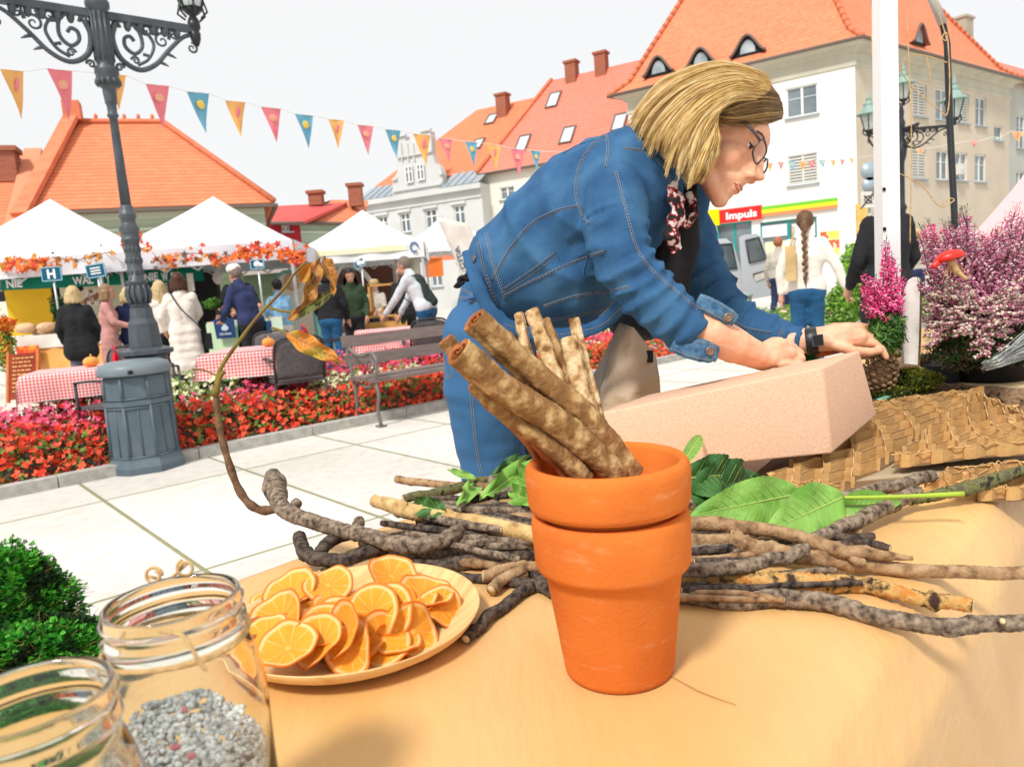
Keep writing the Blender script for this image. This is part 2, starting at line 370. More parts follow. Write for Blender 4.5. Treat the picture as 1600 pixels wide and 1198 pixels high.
def chimney(parent, c, w, dd, h, m, ax=None, cap=None):
    mb = MB(); ax = ax or (Vector((1, 0, 0)), Vector((0, 1, 0)), Zv); c = Vector(c)
    mb.box(c+Zv*h/2, (w, dd, h), ax=ax); mb.box(c+Zv*(h+.06), (w+.16, dd+.16, .14), ax=ax)
    o = mb.build('chimney', m, parent)
    return o
def skylight(parent, c, u, v, w, h):
    n = u.cross(v).normalized(); mb = MB()
    for sg in (-1, 1): mb.box(c+u*sg*w/2+n*.05, (.09, h+.09, .12), ax=(u, v, n)); mb.box(c+v*sg*h/2+n*.05, (w-.09, .09, .12), ax=(u, v, n))
    o = mb.build('skylight', m_gut, parent); g = MB(); g.box(c+n*.05, (w-.09, h-.09, .03), ax=(u, v, n)); g.build('pane', mat('sky_pane', (.55, .6, .62), rough=.1, spec=.8), o)
    return o
def plane_pt(x, y, P): n = (P[1]-P[0]).cross(P[2]-P[0]).normalized(); return onplane(x, y, P[0], n)
def slab(mb, pts, th, mi=None):
    pts = [Vector(p) for p in pts]; n = (pts[1]-pts[0]).cross(pts[2]-pts[0]).normalized()
    if n.z < 0: pts = pts[::-1]; n = -n
    u = None; mb.poly(pts, mi, udir=(pts[1]-pts[0]) if abs((pts[1]-pts[0]).normalized().z) < .2 else (pts[2]-pts[1]))
    lo = [p-n*th for p in pts]; mb.poly(lo[::-1], mi)
    for i in range(len(pts)): j = (i+1) % len(pts); mb.poly([pts[j], pts[i], lo[i], lo[j]], mi)

# ---- large corner building on the right
K = Y(1335, 66, 35); L_ = Z(980, 149, K.z); R_ = Z(1578, 128, K.z); Q_ = L_+R_-K; ZE = K.z
cb = thing('corner_building', 'large white and beige corner building with steep orange roof and a shop below', 'building', (K.x, K.y, 0))
lop = [pxop(L_, K, (1229, 186), (1277, 129)), pxop(L_, K, (1232, 291), (1277, 237)), pxop(L_, K, (1123, 425), (1174, 345)),
       pxop(L_, K, (1190, 422), (1276, 338)), pxop(L_, K, (1040, 430), (1108, 352))]
lop = [list(o) for o in lop]
for k in (2, 3, 4): lop[k][2] = .12 if k == 2 else .75
wo, p0, d, n = facade(cb, L_, K, 0, ZE-.3, lop, m_white)
window(cb, p0, d, n, lop[0], 'two'); w2 = window(cb, p0, d, n, lop[1], 'blind')
m_teal = mat('teal_paint', (.0, .30, .26), rough=.4)
dr = window(cb, p0, d, n, lop[2], 'two', fm=m_teal, sill=False, name='door')
def shopwin(o, posters):
    f = window(cb, p0, d, n, o, 'two', fm=m_teal, sill=False, name='shop_window')
    s0, s1, za, zb = o; w = s1-s0; h = zb-za
    for k, (u, v, pw, ph, c) in enumerate(posters):
        mb = MB(); mb.box(p0+d*(s0+w*u)+Zv*(za+h*v)-n*(.085+.003*k), (w*pw, .006, h*ph), ax=(d, n, Zv)); mb.build('poster', mat('poster%d' % (hash(c) % 9999), c, rough=.5), f)
shopwin(lop[3], [(.25, .82, .45, .22, (.70, .66, .72)), (.27, .48, .40, .28, (.85, .75, .45)), (.25, .2, .42, .22, (.72, .62, .68)), (.76, .78, .4, .26, (.72, .72, .76)), (.78, .4, .4, .4, (.8, .66, .5)), (.5, .05, .9, .08, (.45, .12, .35))])
shopwin(lop[4], [(.5, .8, .8, .22, (.7, .68, .7)), (.5, .4, .7, .3, (.75, .7, .5))])
# shop fascia
A_ = onplane(1040, 352, p0, n); zf = onplane(1200, 330, p0, n).z
s_of = lambda x, y: (onplane(x, y, p0, n)-p0).dot(d)
fas = thing('shop_sign', 'long shop fascia sign with green yellow and orange stripes and red name panel', 'sign', p0+d*s_of(1200, 330)+Zv*zf)
zt, zb_ = onplane(1309, 309, p0, n).z, onplane(1309, 325, p0, n).z
sA, sB = s_of(1040, 350), s_of(1309, 317)
for k, c in enumerate([(.16, .50, .03), (.80, .72, .02), (.80, .25, .10)]):
    mb = MB(); hh = (zt-zb_)/3; mb.box(p0+d*(sA+sB)/2+Zv*(zt-hh*(k+.5))+n*.10, (sB-sA, .08, hh), ax=(d, n, Zv))
    mb.build('stripe', mat('stripe%d' % k, c, rough=.5), fas)
s0, s1 = s_of(1126, 331), s_of(1191, 324); hz = zt-zb_
mb = MB(); mb.box(p0+d*(s0+s1)/2+Zv*(zt-hz*.5)+n*.125, (s1-s0, .15, hz*1.42), ax=(d, n, Zv)); red = mb.build('name_panel', mat('sign_red', (.78, .02, .015), rough=.4), fas)
text('Impuls', red, mat('letter_white', (.85, .85, .85), rough=.5), p0+d*(s0+(s1-s0)*.16)+Zv*(zb_+.06)+n*.2, d, Zv, hz*1.05, width=(s1-s0)*.74, bold=.03)
s0, s1 = s_of(1105, 333), s_of(1125.5, 331)
mb = MB(); mb.box(p0+d*(s0+s1)/2+Zv*(zt-hz*.5)+n*.135, (s1-s0, .17, hz*1.7), ax=(d, n, Zv)); yel = mb.build('emblem_panel', mat('sign_yellow', (.85, .68, .0), rough=.4), fas)
mb = MB(); cc = p0+d*(s0+s1)/2+Zv*(zt-hz*.45)+n*.225
mb.tube([cc+d*.2*math.cos(t)+Zv*.2*math.sin(t) for t in [math.pi*(1.12+.76*i/10) for i in range(11)]], .018, 5); mb.build('emblem', mat('sign_ochre', (.5, .35, .0), rough=.4), yel)
pz = MB(); o = pxop(L_, K, (1283, 400), (1311, 360)); pz.box(p0+d*(o[0]+o[1])/2+Zv*(o[2]+o[3])/2+n*.03, (o[1]-o[0], .03, o[3]-o[2]), ax=(d, n, Zv))
pz.build('poster', mat('poster_food', (.80, .70, .10), (.75, .12, .04), 1.6, .5, contrast=(.48, .52), col3=(.8, .8, .75)), cb)
rop = [pxop(K, R_, a, b) for a, b in (((1427, 182), (1448, 136)), ((1462, 186), (1484, 143)), ((1496, 191), (1514, 147)), ((1524, 195), (1541, 152)), ((1553, 219), (1567, 198)),
       ((1426, 280), (1448, 234)), ((1463, 281), (1482, 237)), ((1493, 282), (1512, 239)), ((1523, 282), (1541, 241)))]
for rr in ((0, 1, 2, 3), (5, 6, 7, 8)):
    for e in (2, 3):
        av = sum(rop[i][e] for i in rr)/4
        for i in rr: rop[i] = tuple(av if q == e else rop[i][q] for q in range(4))
_, q0, dd, nn = facade(cb, K, R_, 0, ZE-.3, rop, m_beige)
for i, o in enumerate(rop): window(cb, q0, dd, nn, o, 'blind' if i in (0, 2, 5) else 'two' if i != 4 else 'one')
ac = MB(); A = q0+dd*(rop[7][0]+.1)+Zv*(rop[7][2]+.55)+nn*.22; ac.box(A, (.75, .3, .55), ax=(dd, nn, Zv)); ac.lathe([(.2, 0), (.2, .01), (.16, .012)], A+nn*.15-dd*.1, 12, ax=(dd, Zv, nn)); ac.build('air_conditioner', mat('ac', (.62, .6, .56), rough=.5), cb)
# other walls, cornice
mb = MB()
for a, b in ((R_, Q_), (Q_, L_)): mb.poly([Vector((a.x, a.y, 0)), Vector((b.x, b.y, 0)), Vector((b.x, b.y, ZE-.3)), Vector((a.x, a.y, ZE-.3))])
mb.build('wall', m_beige, cb)
def ring(off, z):
    P = [L_, K, R_, Q_]; c = sum(P, Vector((0, 0, 0)))/4; out = []
    for i in range(4):
        a = (P[i]-P[i-1]).normalized(); b = (P[(i+1) % 4]-P[i]).normalized(); na = a.cross(Zv); nb = b.cross(Zv)
        bis = (na+nb); k = off*2/bis.length_squared if bis.length > .1 else off; q = P[i]+bis*k; out.append(Vector((q.x, q.y, z)))
    return out
mb = MB(); prev = None
for off, z in ((0.002, ZE-1.05), (.06, ZE-1.0), (.06, ZE-.85), (0.01, ZE-.8), (.01, ZE-.42), (.14, ZE-.38), (.18, ZE-.2), (.45, ZE-.1), (.5, ZE-.02)):
    r = ring(off, z)
    if prev:
        for i in range(4): j = (i+1) % 4; mb.poly([prev[i], prev[j], r[j], r[i]])
    prev = r
mb.build('cornice', mat('cornice', (.55, .52, .42), (.48, .45, .36), 1, .9), cb)
mb = MB(); r = ring(.62, ZE); 
mb.tube(r+[r[0]], .085, 6); mb.build('gutter', m_gut, cb)
e = ring(.6, ZE); uu = (R_-K).normalized(); A1 = (K+L_)/2+uu*4; A1.z = ZE+10.6; A2 = (R_+Q_)/2-uu*10.5; A2.z = ZE+10.6
mb = MB()
bell = [e[i].lerp([A1, A1, A2, A2][i], .13)-Zv*.75 for i in range(4)]      # flatter foot of the roof
for tri in ((e[0], e[1], bell[1], bell[0]), (e[1], e[2], bell[2], bell[1]), (e[2], e[3], bell[3], bell[2]), (e[3], e[0], bell[0], bell[3])): mb.poly(tri)
mb.poly([bell[0], bell[1], A1]); mb.poly([bell[1], bell[2], A2, A1]); mb.poly([bell[2], bell[3], A2]); mb.poly([bell[3], bell[0], A1, A2])
rf = mb.build('roof', m_roof2, cb)
mb = MB()
for path in ((e[0], bell[0], A1), (e[1], bell[1], A1), (e[2], bell[2], A2), (e[3], bell[3], A2), (A1, A2)):
    for a, b in zip(path, path[1:]):
        L = (b-a).length; k = max(1, int(L/.36)); dr_ = (b-a)/k
        for i in range(k): mb.tube([a+dr_*i+Zv*.03, a+dr_*(i+1.08)+Zv*.03], [.15, .12], 7)
mb.build('ridge', m_ridge, rf)
P = (bell[0], bell[1], A1); ud = (bell[1]-bell[0]).normalized(); nr = (bell[1]-bell[0]).cross(A1-bell[0]).normalized(); nr = nr if nr.z > 0 else -nr; vd = nr.cross(ud); outh = ud.cross(Zv)
def eyebrow(c, w, h, ud, outh, parent, m):
    ud = ud.normalized(); mb = MB(); K_ = 20; front = []; inn = -outh
    for i in range(K_+1): t = i/K_; x = (t-.5)*w; front.append(c+ud*x+Zv*(h*(.5-.5*math.cos(2*math.pi*t))**.9)+outh*.25)
    back = [f+inn*(1.2+1.4*(f.z-c.z))+Zv*((f.z-c.z)*.15-.05) for f in front]
    vs = front+back; mb.add(vs, [(i, i+1, K_+2+i, K_+1+i) for i in range(K_)], 0, True)
    sh = mb.build('dormer', m, parent)
    mb = MB(); mb.tube([f+outh*.02+Zv*.02 for f in front], .07, 6); mb.build('edge', m_gut, sh)
    mb = MB(); lo = [Vector((f.x, f.y, c.z-.05)) for f in front]
    mb.add([f-outh*.12-Zv*.04 for f in front]+[f-outh*.12 for f in lo], [(K_+1+i, K_+2+i, i+1, i) for i in range(K_)]); mb.build('cheek', m_dark, sh)
    mb = MB(); ww = w*.42
    mb.poly([c+ud*x_+Zv*z_+outh*.16 for x_, z_ in [(-ww/2, .06), (ww/2, .06)]+[(ww/2*math.cos(a), .06+h*.72*math.sin(a)) for a in [math.pi*i/8 for i in range(1, 8)]]])
    mb.build('pane', mat('dormer_pane', (.22, .27, .30), (.45, .5, .52), 1.2, .15), sh)
for x, y in ((1031, 117), (1097, 105), (1170, 86)): eyebrow(plane_pt(x, y, P), 1.75, .85, ud, outh, rf, m_roof2)
P2 = (bell[1], bell[2], A2); ud2 = (bell[2]-bell[1]).normalized()
eyebrow(plane_pt(1432, 70, P2), 1.7, .9, ud2, ud2.cross(Zv), rf, m_roof2)

# ---- neighbour at the far right: gable wall, chimney, pink roof, grey front
B = R_ + (R_-K).normalized()*.6
nb_ = thing('gabled_house', 'grey house with beige gable wall and faded orange roof beyond the corner building', 'building', (B.x, B.y, 0))
dR = (R_-K).normalized(); nR = dR.cross(Zv); e0 = B-nR*.25; zE2 = Z(1578, 125, ZE).z+.6
pk = onplane(1508, 50, e0, dR); backd = -nR
gw = MB(); hh = pk.z; half = max(4.5, (pk-e0).dot(backd))
base0 = Vector((e0.x, e0.y, 0)); A = e0.copy(); A.z = zE2; Bk = e0+backd*half*2; Bk.z = zE2; Tp = e0+backd*half; Tp.z = hh
gw.poly([base0+backd*half*2, base0, A, Tp, Bk]); gw.build('gable_wall', mat('gable_plaster', (.47, .42, .33), (.38, .34, .27), .7, .95, .2, 12), nb_)
rr = MB(); dw = dR*26
slab(rr, [A-dR*.1-backd*.5-Zv*.45, A+dw-backd*.5-Zv*.45, Tp+dw, Tp-dR*.1], .16); slab(rr, [Tp-dR*.1, Tp+dw, Bk+dw, Bk-dR*.1], .16)
rr.build('roof', m_roofpink, nb_)
ops2 = [(1.2, 2.6, 7.2, 9.2), (4.5, 5.9, 7.2, 9.2), (1.2, 2.6, 3.8, 5.8), (4.5, 5.9, 3.8, 5.8)]
_, a0, a1, a2 = facade(nb_, base0-dR*.0+nR*.0, base0+dw, 0, zE2, ops2, mat('wall_grey_green', (.46, .47, .42), (.4, .41, .37), .6, .9))
for o in ops2: window(nb_, a0, a1, a2, o, 'two')
cP = onplane(1495, 74, e0+dR*.5, dR); chimney(nb_, cP-Zv*1.5, 1.1, 1.5, onplane(1495, 34, e0+dR*.5, dR).z-cP.z+1.5, mat('gable_plaster', (.47, .42, .33)), ax=(dR, nR, Zv))

# ---- cream house with the skylights
def house(name, label, E0, E1_, ridge0, ridge1, wallm, roofm, ops=(), zbase=0, th=.14, depth=9, over=.35, wkind='two', gut=True):
    """E0,E1_ eave ends (left,right as seen), ridge0/1 the ridge ends above them"""
    h = thing(name, label, 'building', ((E0.x+E1_.x)/2, (E0.y+E1_.y)/2, 0)); d = Vector((E1_.x-E0.x, E1_.y-E0.y, 0)).normalized(); n = d.cross(Zv); ze = min(E0.z, E1_.z)
    p0_, p1_ = E0-n*over, E1_-n*over
    _, q0, dd_, nn_ = facade(h, p0_, p1_, zbase, ze-.05, ops, wallm)
    for o in ops: window(h, q0, dd_, nn_, o, wkind)
    mb = MB(); b0, b1 = p0_-n*depth, p1_-n*depth
    for a, b in ((b1, b0), (p1_, b1), (b0, p0_)): mb.poly([Vector((a.x, a.y, zbase)), Vector((b.x, b.y, zbase)), Vector((b.x, b.y, ze-.05)), Vector((a.x, a.y, ze-.05))])
    mb.build('wall', wallm, h)
    mb = MB(); slab(mb, [E0, E1_, ridge1, ridge0], th)
    B0, B1 = b0-n*.3, b1-n*.3; B0.z = B1.z = ze
    mb.poly([B1, B0, ridge0, ridge1])
    mb.poly([p0_+Zv*0, Vector((b0.x, b0.y, ze)), ridge0-Zv*.1]); mb.poly([Vector((b1.x, b1.y, ze)), p1_+Zv*0, ridge1-Zv*.1])
    rf = mb.build('roof', roofm, h)
    if gut: g = MB(); g.tube([E0-Zv*.08, E1_-Zv*.08], .09, 6); g.build('gutter', m_gut, h)
    return h, rf, q0, dd_, nn_
E0 = Y(745, 272, 46.6); E1b = Z(983, 231, E0.z); d6 = Vector((E1b.x-E0.x, E1b.y-E0.y, 0)).normalized(); n6 = d6.cross(Zv)
r0 = onplane(862, 126, E0-n6*5.2, n6); r1 = onplane(1012, 87, E0-n6*5.2, n6); r1.z = r0.z
op6 = [pxop(E0-n6*.35, E1b-n6*.35, (782, 313), (803, 290))]
h6, rf6, *_ = house('skylight_house', 'cream house with bright orange roof dotted with skylights behind the bending woman', E0, E1b, r0, r1, m_cream, m_roofpink, op6, depth=10.6)
Pr = (E0, E1b, r0); v6 = (r0-E0); v6 = (v6-d6*v6.dot(d6)).normalized()
for x, y in ((865, 157), (887, 212), (968, 192), (817, 225)): skylight(rf6, plane_pt(x, y, Pr), d6, v6, .75, 1.35)
for x, y in ((895, 106), (941, 93)):
    c = onplane(x, y+28, E0-n6*5.0, n6); chimney(rf6, c, .72, .6, 1.35, m_brick, ax=(d6, n6, Zv))
mb = MB(); mb.tube([E0+Zv*.08, r0+Zv*.08], .13, 6); mb.build('verge', m_ridge, rf6)

# ---- light grey townhouse with the curved gable
T0 = Y(562, 316, 50); T1 = Z(751, 286, T0.z); dT = Vector((T1.x-T0.x, T1.y-T0.y, 0)).normalized(); nT = dT.cross(Zv)
wop = [pxop(T0, T1, a, b) for a, b in (((592, 358), (604, 334)), ((627, 358), (639, 331)), ((667, 365), (681, 327)), ((711, 352), (725, 320)))]
za = sum(o[2] for o in wop[1:])/3; zb = sum(o[3] for o in wop[1:])/3; wop = [(o[0], o[1], za, zb) for o in wop]+[(o[0], o[1], za-3.6, zb-3.5) for o in wop]
th_ = thing('gabled_townhouse', 'light grey townhouse with a stepped ornamental gable and tall narrow windows', 'building', T0.lerp(T1, .5)*1.0-Zv*T0.z)
_, q0, dd, nn = facade(th_, T0, T1, 0, T0.z, wop, m_grey)
for o in wop:
    window(th_, q0, dd, nn, o, 'cross'); 
mb = MB()
for o in wop: mb.box(q0+dd*(o[0]+o[1])/2+Zv*(o[3]+.14)+nn*.07, (o[1]-o[0]+.3, .14, .16), ax=(dd, nn, Zv))
wl = (T1-T0).length
mb.box(q0+dd*wl/2+Zv*(T0.z-.15)+nn*.15, (wl+.2, .3, .3), ax=(dd, nn, Zv)); mb.box(q0+dd*wl/2+Zv*(za-1.2)+nn*.05, (wl, .1, .18), ax=(dd, nn, Zv)); mb.box(q0+dd*wl/2+Zv*(T0.z-.75)+nn*.04, (wl, .08, .1), ax=(dd, nn, Zv))
mb.build('moulding', m_grey, th_)
gp = lambda x, y: ((onplane(x, y, T0, nT)-Vector((T0.x, T0.y, 0))).dot(dT), onplane(x, y, T0, nT).z)
prof = [gp(*p) for p in ((614, 312), (615, 285), (617, 278), (622, 268), (621, 250), (622, 222), (624, 220), (624, 213), (634, 213), (634, 221), (640, 219), (656, 216), (659, 207), (673, 205), (674, 212), (676, 240), (681, 255), (688, 262), (692, 272), (693, 297))]
gops = MB(); gops.prism(prof, .0, -.5, ax=(dT, Zv, nT), c=Vector((T0.x, T0.y, 0))); gops.v = [v+nT*.06 for v in gops.v]; gb = gops.build('gable', m_grey, th_)
for (a, b) in (((637, 287), (646, 259)), ((655, 283), (664, 256))):
    s0, z0 = gp(*a); s1, z1 = gp(*b); window(gb, Vector((T0.x, T0.y, 0))+nT*.17, dT, nT, (s0, s1, z0, z1), 'cross', rev=.0, sill=False)
mb = MB()
for a, b, c in (((616, 299), (692, 289), .16), ((623, 247), (676, 240), .10), ((615, 281), (622, 280), .14), ((688, 272), (693, 271), .14), ((622, 214), (636, 212), .12), ((657, 206), (675, 204), .12)):
    A, B_ = onplane(*a, T0, nT), onplane(*b, T0, nT); B_.z = A.z; mb.beam(A+nT*.1, B_+nT*.1, .18, c)
for x in (630, 640, 649, 667): A, B_ = onplane(x, 252, T0, nT), onplane(x, 224, T0, nT); B_.x, B_.y = A.x, A.y; mb.beam(A+nT*.09, B_+nT*.09, .1, .12, upv=nT)
mb.build('moulding', m_grey, gb)
mb = MB(); bk = -nT*1.5
for a, b in ((560, 614), (692, 752)):
    A, B_ = onplane(a, 316, T0, nT), onplane(b, 300, T0, nT); A.z = B_.z = T0.z+.05
    slab(mb, [A+nT*.3, B_+nT*.3, B_+bk+Zv*1.0, A+bk+Zv*1.0], .08)
    k = int((B_-A).length/.55)
    for i in range(1, k): c = A.lerp(B_, i/k); mb.beam(c+nT*.3+Zv*.03, c+bk+Zv*1.03, .03, .05)
mb.build('roof', m_metal, th_)
mb = MB(); a0 = T0+bk+Zv*1.0; a1 = T1+bk+Zv*1.0; a1.z = a0.z; rdg = -nT*6; zR = onplane(820, 156, T0-nT*7.5, nT).z
R0, R1 = T0+dT*5.2-nT*7.5, T1+dT*3.8-nT*7.5; R0.z = R1.z = zR; slab(mb, [a0, a1+dT*1.5, R1, R0], .12); 
bb0, bb1 = a0-nT*12, a1-nT*12; mb.poly([bb1, bb0, R0, R1]); mb.poly([a0, R0, bb0]); mb.poly([a1, bb1, R1])
rT = mb.build('roof', m_roof, th_)
mb = MB()
for a, b in ((Vector((T1.x, T1.y, 0)), Vector((T1.x, T1.y, 0))-nT*13), (Vector((T0.x, T0.y, 0))-nT*13, Vector((T0.x, T0.y, 0)))): mb.poly([a, b, b+Zv*T0.z, a+Zv*T0.z])
mb.build('wall', m_grey, th_)
Pt = (a0, a1, R0); c = plane_pt(787, 178, Pt); chimney(rT, c-Zv*.3, .75, .7, onplane(785, 150, c, nT).z-c.z+.3, m_brick, ax=(dT, nT, Zv))
vT = (R0-a0); vT = (vT-dT*vT.dot(dT)).normalized()
for x, y in ((747, 226), (768, 187)): skylight(rT, plane_pt(x, y, Pt), dT, vT, .7, 1.1)

# ---- small mint house and red house in the gap
E0 = Y(470, 345, 33); E1b = Y(566, 321, 36); E1b.z = E0.z
r0 = Y(520, 312, 37.5); r1 = Y(574, 300, 39); r1.z = r0.z
hm, rfm, *_ = house('mint_cottage', 'small mint green cottage with orange roof between red and grey houses', E0, E1b, r0, r1, m_mint, m_roof2, depth=7)
chimney(rfm, Y(557, 316, 37)-Zv*.2, .62, .6, .95, m_brick)
mb = MB(); dm = (E1b-E0).normalized(); nm = dm.cross(Zv)
for z in (.45, 1.0): mb.beam(E0-nm*.3-Zv*z, E1b-nm*.3-Zv*z, .1, .09)
mb.build('moulding', mat('mint_trim', (.55, .66, .55), rough=.8), hm)
E0 = Y(424, 346, 31); E1b = Y(474, 343, 32.0); E1b.z = E0.z
r0 = Y(424, 322, 36); r1 = Y(541, 302, 37); r1.z = r0.z
ob = [pxop(E0, E1b, (447, 360), (460, 350))]
hr, rfr, *_ = house('red_cottage', 'dark red cottage with a crimson roof and white framed window', E0, E1b, r0, r1, m_dred, m_roofred, ob, depth=8)
chimney(rfr, Y(495, 318, 36)-Zv*.1, .62, .6, .55, m_brick)
# ---- hipped house on the left and its lower neighbour
E0 = Y(192, 324, 22.5); E1b = Y(429, 322, 24); E1b.z = E0.z; dh = (E1b-E0).normalized(); nh = dh.cross(Zv)
r0 = onplane(124, 192, E0-nh*3.6, nh); r1 = onplane(255, 199, E0-nh*3.6, nh); r1.z = r0.z
Ex = E0-dh*2.6
hh_ = thing('hipped_house', 'pale green house with big orange hipped roof and rubble party wall', 'building', (E0.x, E0.y, 0))
mb = MB(); slab(mb, [Ex, E1b, r1, r0], .14); bkE = E1b-nh*7.6; slab(mb, [E1b, bkE, r1], .14); bkx = Ex-nh*7.6; mb.poly([bkE, bkx, r0, r1]); rh = mb.build('roof', m_roof, hh_)
mb = MB(); mb.tube([E1b+Zv*.05, r1+Zv*.05, r0+Zv*.05], .1, 6)
for i in range(5): c = r0.lerp(r1, .2+.17*i); mb.lathe([(.05, 0), (.07, .12), (.02, .2)], c+Zv*.1, 6)
mb.build('ridge', m_ridge, rh)
mb = MB(); p0_, p1_ = Ex-nh*.4, E1b-nh*.4-dh*.3; q = bkE+nh*.3-dh*.3; q2 = bkx+nh*.3
for a, b in ((p0_, p1_), (p1_, q), (q, q2)): mb.poly([Vector((a.x, a.y, 0)), Vector((b.x, b.y, 0)), Vector((b.x, b.y, E0.z)), Vector((a.x, a.y, E0.z))])
mb.build('wall', m_green, hh_)
mb = MB()
for z, h in ((.22, .2), (.62, .08), (1.0, .14), (1.5, .06)): mb.beam(p0_+nh*.04-Zv*z, p1_+nh*.04-Zv*z, .1, h)
mb.build('moulding', mat('green_trim', (.52, .58, .46), rough=.8), hh_)
mb = MB(); mb.beam(Ex+nh*.05-Zv*.09, E1b+nh*.05-Zv*.09, .12, .1); mb.beam(E1b+dh*.05-Zv*.09, bkE+dh*.05-Zv*.09, .12, .1); mb.build('gutter', m_gut, hh_)
# party wall of rubble above the lower roof, with tiled coping
gp0 = onplane(104, 243, r0, dh); gp1 = onplane(122, 190, r0, dh)
mb = MB(); t0 = r0+Zv*.25-dh*.15; 
mb.poly([Ex-dh*.05-Zv*1.2, t0, bkx-dh*.05, bkx-Zv*3, Ex-Zv*3]); pw = mb.build('gable_wall', m_stone, hh_)
mb = MB(); mb.beam(Ex+Zv*.15+nh*.3-Zv*.3, t0+Zv*.05, .45, .16); mb.beam(t0+Zv*.05, bkx+Zv*.2, .45, .16); mb.box(t0+Zv*.1, (.5, .6, .6), ax=(dh, nh, Zv)); mb.build('coping', m_ridge, pw)
a0 = Y(120, 243, 21.9); a0 = Ex-dh*.2; zr = Y(60, 243, 25).z
L0 = Ex-dh*14; L1 = Ex-dh*.1+nh*.9; L0 = L0+nh*.9; zl = E0.z-.9; L0.z = L1.z = zl
rl0 = L0-nh*4.4; rl1 = L1-nh*4.4; rl0.z = rl1.z = zr
hl, rfl, *_ = house('low_house', 'long low house with orange tiled roof behind the left canopy', L0, L1, rl0, rl1, m_cream, m_roof, depth=8)
Pl = (L0, L1, rl0); vl = (rl0-L0).normalized()
skylight(rfl, plane_pt(25, 262, Pl), dh, vl, .55, .8)
c = plane_pt(5, 276, Pl); chimney(rfl, c-Zv*.2, .9, .7, Y(5, 238, c.y).z-c.z+.2, m_brick, ax=(dh, nh, Zv))
mb = MB(); mb.beam(L1+Zv*.14, rl1+Zv*.14, .5, .14); mb.build('verge', mat('verge_salmon', (.72, .27, .15), rough=.8), rfl)
# ================================================================ STREET FURNITURE
m_iron = mat('cast_iron', (.05, .062, .075), (.08, .095, .11), 9, .42, .25, 60, spec=.5)
m_ironb = mat('black_iron', (.018, .02, .024), rough=.4, spec=.5)
m_copper = mat('verdigris', (.28, .40, .35), (.20, .31, .27), 5, .5)
m_lampglass = mat('lamp_glass', (.55, .62, .58), rough=.15, alpha=.55, spec=.6)
def scroll(c, u, v, r0, turns, rad, n=26, start=0, sg=1, shrink=.12):
    pts = []
    for i in range(n+1):
        t = i/n; a = start+sg*2*math.pi*turns*t; r = r0*(1-t*(1-shrink)); pts.append(c+u*math.cos(a)*r+v*math.sin(a)*r)
    return pts
def bracket(parent, base, u, L, h, rt, m):
    """ornate scrolled arm going out along u from the post at base; h drop of the curl below the bar"""
    mb = MB(); v = Zv
    mb.beam(base, base+u*L, .045*rt, .05*rt)
    P = lambda a, b: base+u*a*L-v*b*h
    mb.tube(bez([P(.07, .12), P(.02, .45), P(.08, .85), P(.26, 1.05), P(.45, .9), P(.62, .55), P(.80, .22), P(.95, .10)], 34), [.022*rt*(1-.35*i/34) for i in range(35)], 6)
    mb.tube(bez([P(.07, .12), P(.14, .04), P(.24, .08), P(.32, .25), P(.33, .55), P(.24, .72), P(.15, .6), P(.15, .42), P(.21, .36), P(.25, .45)], 34), .014*rt, 6)
    mb.tube(bez([P(.26, .95), P(.38, .8), P(.46, .5), P(.42, .28), P(.36, .22), P(.33, .3)], 22), .012*rt, 6)
    for cx, cy, r, st, sg in ((.56, .36, .17, 1, 1), (.70, .2, .10, 2, -1), (.40, .16, .12, 4, 1), (.90, .42, .13, 1.6, -1), (.06, 1.05, .09, 0, 1), (.24, .86, .09, 3, -1), (.48, .2, .08, 0, 1)):
        mb.tube(scroll(P(cx, cy), u, v, r*h, 1.35, 0, 22, st, sg), [.011*rt*(1-.5*i/22) for i in range(23)], 5)
    for a, b, c, e in ((.12, .2, .05, -.05), (.6, .62, .70, .70), (.50, .82, .60, .9), (.33, .7, .42, .74), (.28, .2, .34, .02), (.52, .14, .5, .0), (.64, .3, .66, .02)):
        mb.tube([P(a, b), P((a+c)/2+.01, (b+e)/2), P(c, e)], [.014*rt, .011*rt, .004], 5)
    for a in (.2, .33, .47, .6, .74): mb.ell(P(a, .12), (.03*rt, .02*rt, .05*rt), nu=8, nv=5)
    return mb.build('scroll_bracket', m, parent)
def lantern(parent, c, s, m=None, cap=m_copper, name='lantern'):
    """four sided lantern standing on c"""
    mb = MB(); mb.lathe([(.03*s, 0), (.055*s, .03*s), (.03*s, .07*s), (.07*s, .10*s), (.10*s, .14*s)], c, 10)
    for k in range(6):
        a = 2*math.pi*k/6; d = Vector((math.cos(a), math.sin(a), 0)); mb.tube([c+d*.10*s+Zv*.14*s, c+d*.20*s+Zv*.50*s], .011*s, 5)
        mb.tube([c+d*.08*s+Zv*.04*s, c+d*.15*s+Zv*.10*s, c+d*.12*s+Zv*.2*s], .011*s, 5)
        e = Vector((math.cos(a+math.pi/3), math.sin(a+math.pi/3), 0)); mb.tube([c+d*.20*s+Zv*.50*s, c+e*.20*s+Zv*.50*s], .014*s, 5); mb.tube([c+d*.10*s+Zv*.14*s, c+e*.10*s+Zv*.14*s], .012*s, 5)
    f = mb.build(name, m or m_ironb, parent)
    g = MB(); g.lathe([(.095*s, .145*s), (.193*s, .495*s)], c, 6, smooth=False); g.build('lamp_glass', m_lampglass, f)
    h = MB(); h.lathe([(.26*s, .48*s), (.25*s, .51*s), (.17*s, .56*s), (.11*s, .66*s), (.10*s, .68*s), (.12*s, .70*s), (.06*s, .76*s), (.05*s, .80*s), (.07*s, .82*s), (.02*s, .88*s), (.015*s, .97*s), (.003*s, 1.0*s)], c, 14); h.build('lamp_hood', cap, f)
    return f
